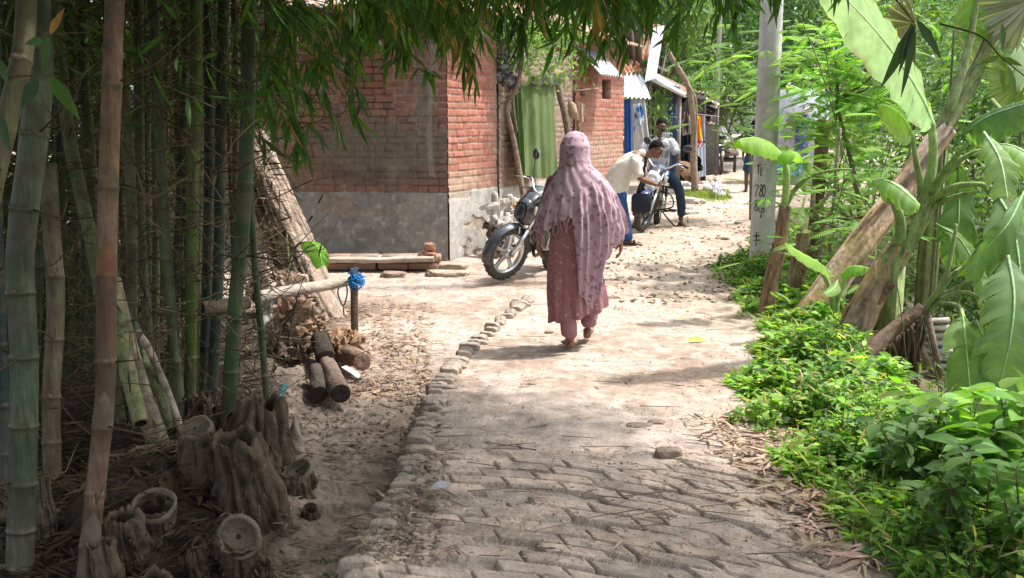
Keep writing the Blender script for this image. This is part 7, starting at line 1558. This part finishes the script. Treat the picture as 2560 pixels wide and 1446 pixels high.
g = G(); slab(g, [(1626, 225), (1762, 250), (1762, 455), (1626, 470)], [26, 26, 26, 26], .01, (.07, .06, .055)); q = np.array([at(1622, 215, 26), at(1765, 240, 26), at(1765, 452, 26), at(1622, 470, 26)]); g.add(np.vstack([q, q+[0, .1, 0]]), [(0, 1, 2, 3), (7, 6, 5, 4), (0, 4, 5, 1), (1, 5, 6, 2)], (.075, .065, .06)); g.build('dark_back', M['wood'], t)  # back panel near black, gloom of the interior put into its colour
g = G(); slab(g, [(1640, 470), (1760, 452), (1780, 462), (1655, 490)], [25.5, 26, 24.4, 22.8], .12, (.42, .38, .34)); g.build('floor_slab', M['stone'], t)
g = G(); O = at(1738, 362, 25.4); corrug(g, O, at(1763, 358, 25.6)-O, at(1740, 445, 25.4)-O, 3, .015, (.42, .48, .58)); g.build('tin_panel', M['tin'], t)
cloth('hanging_cloth', [(1636, 235), (1662, 236), (1660, 400), (1634, 410)], [24.9]*4, (.30, .31, .29), 2, .03, label='greyish cloth behind the seated man at the side of the stall', cat='cloth', seed=14, two=((.12, .22, .14), .5, 3))
leafmass('stall_creeper', 'leafy creeper hanging beside the stall above the seated man', 420, tuple(at(1632, 350, 23.5)), tuple(at(1668, 230, 24)), (.15, .24, .11), .13, sig=.10, seed=9, clump=10)
cloth('grey_bag', [(1704, 280), (1724, 285), (1726, 335), (1706, 340)], [24.2]*4, (.42, .40, .38), 1.5, .05, label='grey and white cloth bag hanging in the stall left of the crooked post', cat='bag', seed=15, two=((.12, .09, .08), .5, 2))
cloth('dark_jacket', [(1702, 335), (1727, 338), (1730, 432), (1704, 432)], [24.6]*4, (.025, .03, .045), 2, .05, label='black jacket hanging in the stall left of the crooked post', cat='jacket', seed=16)
crumple('dark_bag', 'small black bag hanging low right of the crooked post', [(1738, 395), (1748, 392), (1755, 425), (1740, 432)], [24.2]*4, (.02, .02, .025), 24, .06, m='cloth', cat='bag')
crook('thick crooked bare trunk standing as a post before the far stalls', [(1738, 478), (1734, 400), (1735, 330), (1730, 270), (1720, 215), (1700, 178), (1672, 130), (1662, 95)], 23.3, 19, 10, col=(.30, .225, .17))
crook('thin bent branch beside the thick crooked post at the stall', [(1722, 215), (1738, 245), (1742, 300), (1738, 360)], 23.2, 6, 4, name='branch', col=(.33, .26, .19))
crook('forked grey branch over the stall roof', [(1668, 128), (1660, 160), (1655, 185)], 23.2, 5, 4, name='branch', col=(.45, .4, .34))
crook('pale bent branch lying on the stall roof', [(1640, 165), (1665, 178), (1676, 172)], 23.2, 7, 4, name='branch', col=(.42, .36, .3))
t = thing('winnowing_basket', 'round brown woven basket leaning on the foot of the crooked post', 'basket', at(1722, 455, 23.6)); g = G(); c = at(1722, 432, 23.6); a = np.linspace(0, 2*np.pi, 31); Mb = rotm(.9, .0, .7)
rows = [c+np.stack([np.cos(a)*r_, np.sin(a)*r_, 0*a+z_], 1) @ Mb.T for r_, z_ in ((0, .10), (.2, .09), (.30, .02), (.32, 0), (.33, .01), (.31, .03), (.2, .105), (0, .115))]; grid(g, np.array(rows), np.stack([np.tile(k_, (31, 1)) for k_ in ((.25, .15, .08), (.3, .18, .09), (.38, .24, .12), (.42, .3, .16), (.42, .3, .16), (.2, .12, .07), (.2, .12, .07), (.2, .12, .07))])); g.build('woven_bowl', M['wood'], t)
# second roof with a pile of old sheets
t = thing('shed', 'low shed roof behind the crooked post with a white tin edge', 'shed', at(1765, 440, 27)); g = G(); slab(g, [(1735, 240), (1790, 264), (1800, 260), (1750, 236)], [26.5, 26.8, 29, 29], .09, (.62, .63, .66)); g.build('roof', M['tin'], t)
g = G(); post(g, 1764, 262, 445, 27, 7, (.22, .2, .19)); post(g, 1795, 262, 440, 28.5, 6, (.2, .17, .15)); g.build('posts', M['wood'], t); g = G(); q = np.array([at(1738, 245, 28.7), at(1798, 262, 28.7), at(1798, 436, 28.7), at(1738, 442, 28.7)]); g.add(np.vstack([q, q+[0, .1, 0]]), [(0, 1, 2, 3), (7, 6, 5, 4), (0, 4, 5, 1), (1, 5, 6, 2)], (.07, .06, .055)); g.build('dark_back', M['wood'], t)  # shed back panel also coloured near black for the gloom inside
for k in range(9):
    g = G(); y0 = 226+k*9.5+rng.normal()*2; x0 = 1733+rng.normal()*6; x1 = 1786+rng.normal()*7; O = at(x0, y0, 26.6+rng.normal()*.1); corrug(g, O, at(x1, y0+3+rng.normal()*3, 26.6)-O, np.array([.1, .7, .05]), 4, .02, ((.34, .30, .25), (.20, .17, .15), (.42, .38, .32))[k % 3], thick=.02)
    g.build('old_tin_sheet', M['rust'], label='rusty tin sheet in the pile stored over the shed', cat='tin sheet', group='pile of old tin sheets over the shed')
cloth('yellow_garment', [(1731, 287), (1752, 291), (1757, 348), (1736, 350)], [24.3]*4, (.72, .38, .02), 1.6, .03, label='bright yellow garment hanging on the line beside the crooked post', cat='garment', seed=17, two=((.75, .22, .01), .52, 3))
cloth('white_garment', [(1737, 348), (1757, 345), (1758, 366), (1737, 372)], [24.3]*4, (.72, .60, .62), 1.4, .03, label='white and red garment hanging under the yellow one', cat='garment', seed=18, two=((.50, .03, .05), .56, 3))
cloth('grey_garment', [(1754, 290), (1763, 290), (1763, 352), (1756, 352)], [24.5]*4, (.40, .42, .50), 1.2, .02, label='narrow grey garment on the line right of the yellow one', cat='garment', seed=19)
g = G(); tube(g, A((1728, 284, 24.3), (1800, 292, 27)), .008, (.3, .28, .25), seg=4); g.build('clothes_line', M['plastic'], label='clothes line stretched from the crooked post', cat='line')
# cart
t = thing('cargo_tricycle', 'three wheeled motor cart with a flat bed of logs, far down the lane', 'cart', at(1803, 435, 31.5)); Yc = 31.5; s_ = Yc/F
def cw(px, py, Y, rpx, nm, tilt=.08):
    c = at(px, py, Y); R_ = rpx*Y/F; g = G(); a = np.linspace(0, 2*np.pi, 41)
    Mt = rotm(0, 0, 1.45 if nm == 'front_wheel' else 1.35); tube(g, c+np.stack([np.cos(a)*R_, 0*a, np.sin(a)*R_], 1) @ Mt.T, .045, (.05, .048, .045), seg=10, caps=False)
    o = g.build(nm, M['rubber'], t); g = G()
    tube(g, c+np.stack([np.cos(a)*R_*.85, 0*a, np.sin(a)*R_*.85], 1) @ Mt.T, .02, (.4, .4, .4), seg=6, caps=False)
    for k in range(12): b = k*np.pi/6; e = np.array([math.cos(b)*R_*.85, 0, math.sin(b)*R_*.85]) @ Mt.T; sticks(g, [c], [c+e], .007, .007, (.45, .45, .45))
    ball(g, c, .05, (.2, .2, .2)); p = g.build('spokes', M['metal'], t); p.parent = o
cw(1803, 413, Yc, 21, 'front_wheel'); cw(1768, 408, Yc+1.6, 22, 'rear_wheel'); cw(1837, 408, Yc+1.6, 22, 'rear_wheel')
g = G(); slab(g, [(1760, 384), (1847, 382), (1843, 375), (1765, 376)], [Yc+.5, Yc+.5, Yc+2.8, Yc+2.8], .10, (.13, .10, .08)); g.build('bed', M['wood'], t)
g = G(); c = at(1803, 395, Yc)
for q in (-8, 8): tube(g, A((1803+q*.55, 415, Yc), (1801+q*.6, 372, Yc+.3)), .025, (.5, .5, .5), seg=8)
tube(g, smooth_path(A((1775, 352, Yc+.2), (1784, 362, Yc), (1792, 364, Yc-.05), (1800, 364, Yc), (1808, 362, Yc), (1812, 354, Yc), (1820, 352, Yc+.2)), 5), .028, (.75, .75, .75), seg=8); g.build('fork_and_handlebar', M['metal'], t)
for q in (1794, 1807): g = G(); ball(g, at(q, 386, Yc-.1), (.045, .04, .10), (.75, .75, .72)); g.build('headlight', M['paint'], t)
g = G(); box(g, at(1801, 376, Yc+.05), (.26, .2, .16), (.03, .03, .035), bev=.04); box(g, at(1803, 400, Yc+1.4), (.9, .5, .12), (.03, .03, .03), bev=.03); g.build('engine_cover', M['plastic'], t)
for px, py, r_, Yo, lab in ((1772, 367, 8.5, .3, 'log with orange cut end, left on the motor cart'), (1831, 362, 8, .4, 'log with round cut end, rightmost on the motor cart'), (1817, 362, 7, .6, 'log in the middle of the load on the motor cart'), (1788, 366, 6, .7, 'thin log half hidden in the load on the motor cart')):
    t2 = thing('log', lab, 'log', at(px, py, Yc+Yo), 'logs on the motor cart'); g = G(); a_ = at(px, py, Yc+Yo); R_ = r_*Yc/F; b_ = a_+np.array([.25, 2.2, -.02]); tube(g, smooth_path([a_, (a_+b_)/2, b_], 4), R_, (.2, .13, .09), seg=18, fold=lambda q, i: 1+.1*np.sin(q*5+i*.5)); g.build('bark', M['bark'], t2)
    g = G(); a2 = np.linspace(0, 2*np.pi, 25); T = nrm(b_-a_); N_ = nrm(np.cross(T, [0, 0, 1])); B_ = np.cross(T, N_); rows = [a_-T*.006+(np.cos(a2)[:, None]*N_+np.sin(a2)[:, None]*B_)*R_*f for f in (.99, .6, .3, 0)]; grid(g, np.array(rows)[:, ::-1], np.stack([np.tile(c_, (25, 1)) for c_ in ((.50, .27, .16), (.58, .36, .22), (.48, .26, .16), (.45, .24, .15))])); g.build('cut_end', M['wood'], t2)
cloth('grey_tarpaulin', [(1790, 318), (1808, 316), (1838, 358), (1795, 362)], [32.4, 32.6, 32.2, 31.8], (.42, .42, .43), 2.5, .06, label='grey tarpaulin draped over the load of the motor cart', cat='tarpaulin', seed=20, m='cloth')
crumple('figure_stand_in', 'black crumpled shape standing for a likely person above the left side of the motor cart', [(1768, 288), (1795, 284), (1797, 328), (1774, 336)], [30.2]*4, (.018, .018, .022), 25, .12, m='cloth', cat='bundle')  # crumpled shape put in place of the person guessed at the cart
crumple('dark_cover', 'dark brown cover behind the handlebar of the motor cart', [(1770, 335), (1800, 325), (1812, 362), (1772, 364)], [32]*4, (.07, .055, .05), 26, .12, m='cloth', cat='cover')
# rubble, stones, grass in front of the stall
for k in range(26):
    px = rng.uniform(1672, 1800); py = 452+(px-1672)*.12+rng.uniform(0, 24); c = gnd(px, py); s = rng.uniform(.12, .42, 3)*np.array([1.3, 1, .45]); rock('rubble_stone', 'pale stone in the rubble row before the stall', c+[0, 0, .08], s, 60+k, (.56, .52, .48) if k % 3 else (.42, .37, .32), 'stone', 'rubble stones before the stall', ang=rng.uniform(0, 3))
for k in range(14):
    px = rng.uniform(1655, 1755); py = rng.uniform(505, 545); c = gnd(px, py); s = rng.uniform(.15, .4, 3)*np.array([1.2, 1, .35]); rock('flat_stone', 'flat pale stone at the lane edge behind the motorcycle', c+[0, 0, .03], s, 90+k, (.52, .46, .40), 'stone', 'flat stones behind the motorcycle', ang=rng.uniform(0, 3))
for (a_, b_, Y, lab) in [((1772, 455), (1830, 500), 21.5, 'longest pale stick lying before the stall'), ((1785, 448), (1812, 478), 22.5, 'short pale stick lying before the stall'), ((1745, 458), (1790, 470), 23, 'stick lying along the rubble before the stall')]:
    g = G(); tube(g, [gnd(*a_)+[0, 0, .06], gnd(*b_)+[0, 0, .05]], .028, (.50, .42, .34), seg=7); g.build('stick', M['wood'], label=lab, cat='stick')
crumple('plastic_scrap', 'white plastic scrap lying on the rubble before the stall', [(1772, 455), (1800, 458), (1812, 488), (1785, 485)], [22.4, 22.3, 21.5, 21.6], (.6, .6, .62), 27, .05, m='sheet', cat='plastic')
g = G(); n = 2600; px = rng.uniform(1695, 1822, n); py = np.clip(rng.normal(492, 6.5, n), 478, 508); P = np.array([gnd(a, b) for a, b in zip(px, py)]); P[:, 2] = H(P[:, 0], P[:, 1])+.01
leaves(g, P, rdir(n, 1.2), rdir(n, .5), rng.uniform(.06, .14, n), .012, vary((.17, .24, .07), n)); g.build('grass_patch', M['leaf'], label='patch of short grass before the rubble of the stall', cat='grass', kind='stuff')
# house at the far right
t = thing('small_house', 'small pale house with a grey sloping roof behind the feathery trees', 'house', at(2010, 430, 27)); g = G(); c = at(2010, 350, 27); box(g, (c[0], 27.5, 1.2), (1.5, 1.5, 2.6), (.50, .50, .54), rotm(0, 0, -.3)); g.build('wall', M['plaster'], t)
g = G(); slab(g, [(1965, 300), (2030, 262), (2048, 272), (1985, 312)], [26.2, 26.2, 28.6, 28.6], .06, (.28, .26, .25)); g.build('roof', M['tin'], t); g = G(); box(g, at(2003, 365, 26.55), (.34, .06, 1.6), (.05, .06, .25), rotm(0, 0, -.3)); g.build('door', M['paint'], t)
crumple('blue_tarpaulin', 'bright blue tarpaulin lying behind the concrete pole', [(1938, 405), (1990, 402), (1996, 436), (1940, 438)], [23, 23.5, 22.5, 22], (.03, .22, .50), 28, .14, m='sheet', cat='tarpaulin')
# brick stack under the banana leaves
t = thing('bamboo_rack', 'low rack of grey slats with blue scraps under the hanging banana leaf', 'rack', at(2320, 940, 7.6))
for k in range(8):
    g = G(); y = 800+k*19; tube(g, A((2262+k*6, y+6, 7.9), (2372+k*2, y, 7.9)), .022, (.36, .32, .28), seg=8); g.build('slat', M['wood'], t)
for pts in (A((2320, 790, 7.8), (2352, 945, 7.8)), A((2280, 830, 7.8), (2345, 950, 7.8))): g = G(); tube(g, pts, .026, (.22, .17, .13), seg=8); g.build('leg', M['wood'], t)
for k, (x, y) in enumerate([(2340, 870), (2355, 905), (2335, 935), (2255, 870)]): crumple('blue_scrap', ['upper', 'middle', 'lowest', 'leftmost'][k]+' blue plastic scrap caught in the slatted rack', [(x-14, y-8), (x+14, y-8), (x+14, y+8), (x-14, y+8)], [7.95]*4, (.05, .16, .38), 40+k, .02, cat='plastic')
# ------------------------------------------------------------ litter on the ground
c0m = gnd(470, 1290)
def litter(name, label, n, box_px, Lr, col, mm='dry', seed=0, lift=.028, W=.14, weight=None):
    rr = np.random.default_rng(seed+600); px = rr.uniform(box_px[0], box_px[2], n*2); py = rr.uniform(box_px[1], box_px[3], n*2)
    if weight is not None: k = rr.random(n*2) < weight(px, py); px = px[k]; py = py[k]
    P = np.array([gnd(a, b) for a, b in zip(px[:n], py[:n])]); k = len(P); X = XL(P[:, 1]); on = (P[:, 0] > X)*(P[:, 0] < XR(P[:, 1])+.2)
    P[:, 2] = H(P[:, 0], P[:, 1])+np.where(on, lift, .014); r2 = np.minimum(1, np.hypot((P[:, 0]-c0m[0]+.05)/.62, (P[:, 1]-c0m[1]-.25)/.72)); P[:, 2] += np.maximum(0, .26*(1-r2**2)**1.2*(.4+1.2*fbm(P[:, 0]*5, P[:, 1]*5, 81))-.02)*(r2 < 1); a = rr.uniform(0, 6.28, k); D = np.stack([np.cos(a), np.sin(a), rr.normal(size=k)*.10], 1); L_ = rr.uniform(*Lr, k)
    g = G(); leaves(g, P, D, np.stack([rr.normal(size=k)*.35, rr.normal(size=k)*.35, np.ones(k)], 1), L_, L_*W*rr.uniform(.6, 1.3, k), vary(col, k, .4), droop=.05, fold=.1); return g.build(name, M[mm], label=label, cat='leaf litter', kind='stuff')
litter('leaf_litter', 'dry bamboo leaves scattered on the soil left of the kerb', 1500, (560, 860, 1130, 1440), (.04, .11), (.27, .21, .16), seed=1, weight=lambda x, y: np.clip(1.3-np.abs(y-1000)/420, .1, 1))
litter('leaf_litter', 'dry leaves heaped along the right edge of the paving', 2600, (1700, 1050, 2300, 1440), (.08, .19), (.44, .33, .25), seed=2, weight=lambda x, y: np.exp(-((x-(1850+(y-1050)*.95))/95)**2))
litter('leaf_litter', 'sparse dry leaves on the lane', 450, (1000, 620, 1850, 1440), (.04, .10), (.38, .28, .20), seed=3)
litter('leaf_litter', 'brown litter on the yard around the stake and logs', 1500, (760, 760, 1080, 960), (.05, .14), (.34, .24, .17), seed=4)
litter('leaf_litter', 'dense dry litter covering the ground inside the bamboo clump', 5200, (0, 700, 560, 1440), (.06, .15), (.10, .07, .046), seed=5)  # clump litter darkened in the colour to deepen the shade there
def crumbs(name, label, n, bx, seed, s=(.006, .03), col=(.30, .235, .18), wf=None):
    rr = np.random.default_rng(seed+700); px = rr.uniform(bx[0], bx[2], n); py = rr.uniform(bx[1], bx[3], n)
    if wf is not None: k = rr.random(n) < wf(px, py); px = px[k]; py = py[k]
    c = np.array([gnd(a, b) for a, b in zip(px, py)]); n = len(c); on = (c[:, 0] > XL(c[:, 1])); c[:, 2] = H(c[:, 0], c[:, 1])+np.where(on, .022, .006); r = rr.uniform(s[0], s[1], (n, 1))*rr.uniform(.5, 1, (n, 3))*np.array([1.2, 1, .6]); U = np.array([[1, 0, 0], [-1, 0, 0], [0, 1, 0], [0, -1, 0], [0, 0, 1], [0, 0, -1]], float)
    V = (c[:, None]+U[None]*r[:, None]+rr.normal(size=(n, 6, 3))*r[:, None]*.25).reshape(-1, 3); Fc = np.array([(0, 2, 4), (2, 1, 4), (1, 3, 4), (3, 0, 4), (2, 0, 5), (1, 2, 5), (3, 1, 5), (0, 3, 5)]); g = G(); g.add(V, (np.arange(n)[:, None, None]*6+Fc[None]).reshape(-1, 3), np.repeat(vary(col, n, .35), 6, 0)); return g.build(name, M['soil'], label=label, cat='crumbs', kind='stuff', smooth=False)
crumbs('soil_crumbs', 'crumbs of earth on the bare soil left of the kerb', 2600, (560, 900, 1100, 1446), 1, (.004, .018), (.20, .155, .12))
crumbs('grit', 'grit and brick chips on the lane', 4200, (880, 560, 2150, 1446), 2, (.003, .010), (.40, .32, .26))
crumbs('brick_chips', 'broken brick chips on the far lane', 700, (1400, 505, 1880, 760), 3, (.015, .045), (.44, .34, .27))
g = G(); n = 110; px = rng.uniform(600, 1900, n); py = rng.uniform(700, 1440, n); a = rng.uniform(-.5, .5, n)+np.pi*(rng.random(n) > .5); P = np.array([gnd(x, y) for x, y in zip(px, py)]); P[:, 2] = H(P[:, 0], P[:, 1])+.034; L_ = rng.uniform(.05, .28, n)[:, None]; D = np.stack([np.cos(a), np.sin(a), rng.normal(size=n)*.03], 1)
sticks(g, P, P+D*L_, .0032, .0018, vary((.24, .17, .12), n, .4)); g.build('fallen_twigs', M['wood'], label='thin fallen twigs strewn over the lane and yard', cat='twigs', kind='stuff')
for (x0, y0, x1, y1, w_, col, lab, nm) in [(1400, 1150, 1392, 1105, 14, (.55, .52, .48), 'pale curled dry leaf standing up in the middle of the lane', 'dry_leaf'), (1562, 1140, 1566, 1120, 10, (.6, .52, .42), 'tiny pale leaf right of the standing curled one', 'dry_leaf'), (1075, 1262, 1135, 1245, 26, (.42, .41, .44), 'grey feather like leaf flat on the lane near the kerb', 'dry_leaf'), (1715, 862, 1768, 858, 16, (.62, .44, .10), 'yellow banana peel like leaf at the right of the lane', 'yellow_leaf'), (1140, 1130, 1146, 1105, 16, (.55, .47, .36), 'small pale leaf standing at the kerb', 'dry_leaf'), (838, 1372, 905, 1352, 22, (.52, .42, .32), 'long pale dry bamboo sheath at the bottom left of the kerb', 'dry_sheath')]:
    a_ = gnd(x0, y0); a_[2] = Hs(a_[0], a_[1])+.03; b_ = gnd(x1, y1) if abs(x1-x0) > 12 else at(x1, y1, a_[1]); b_[2] = max(b_[2], Hs(b_[0], b_[1])+.035) if abs(x1-x0) > 12 else b_[2]; g = G(); leaves(g, [a_], [b_-a_], [(.3, -.6, 1)], [np.linalg.norm(b_-a_)], [w_*a_[1]/F], col, stn=((.2, .7), (.5, 1), (.8, .6)), droop=.15, fold=.35); g.build(nm, M['dry'], label=lab, cat='leaf')
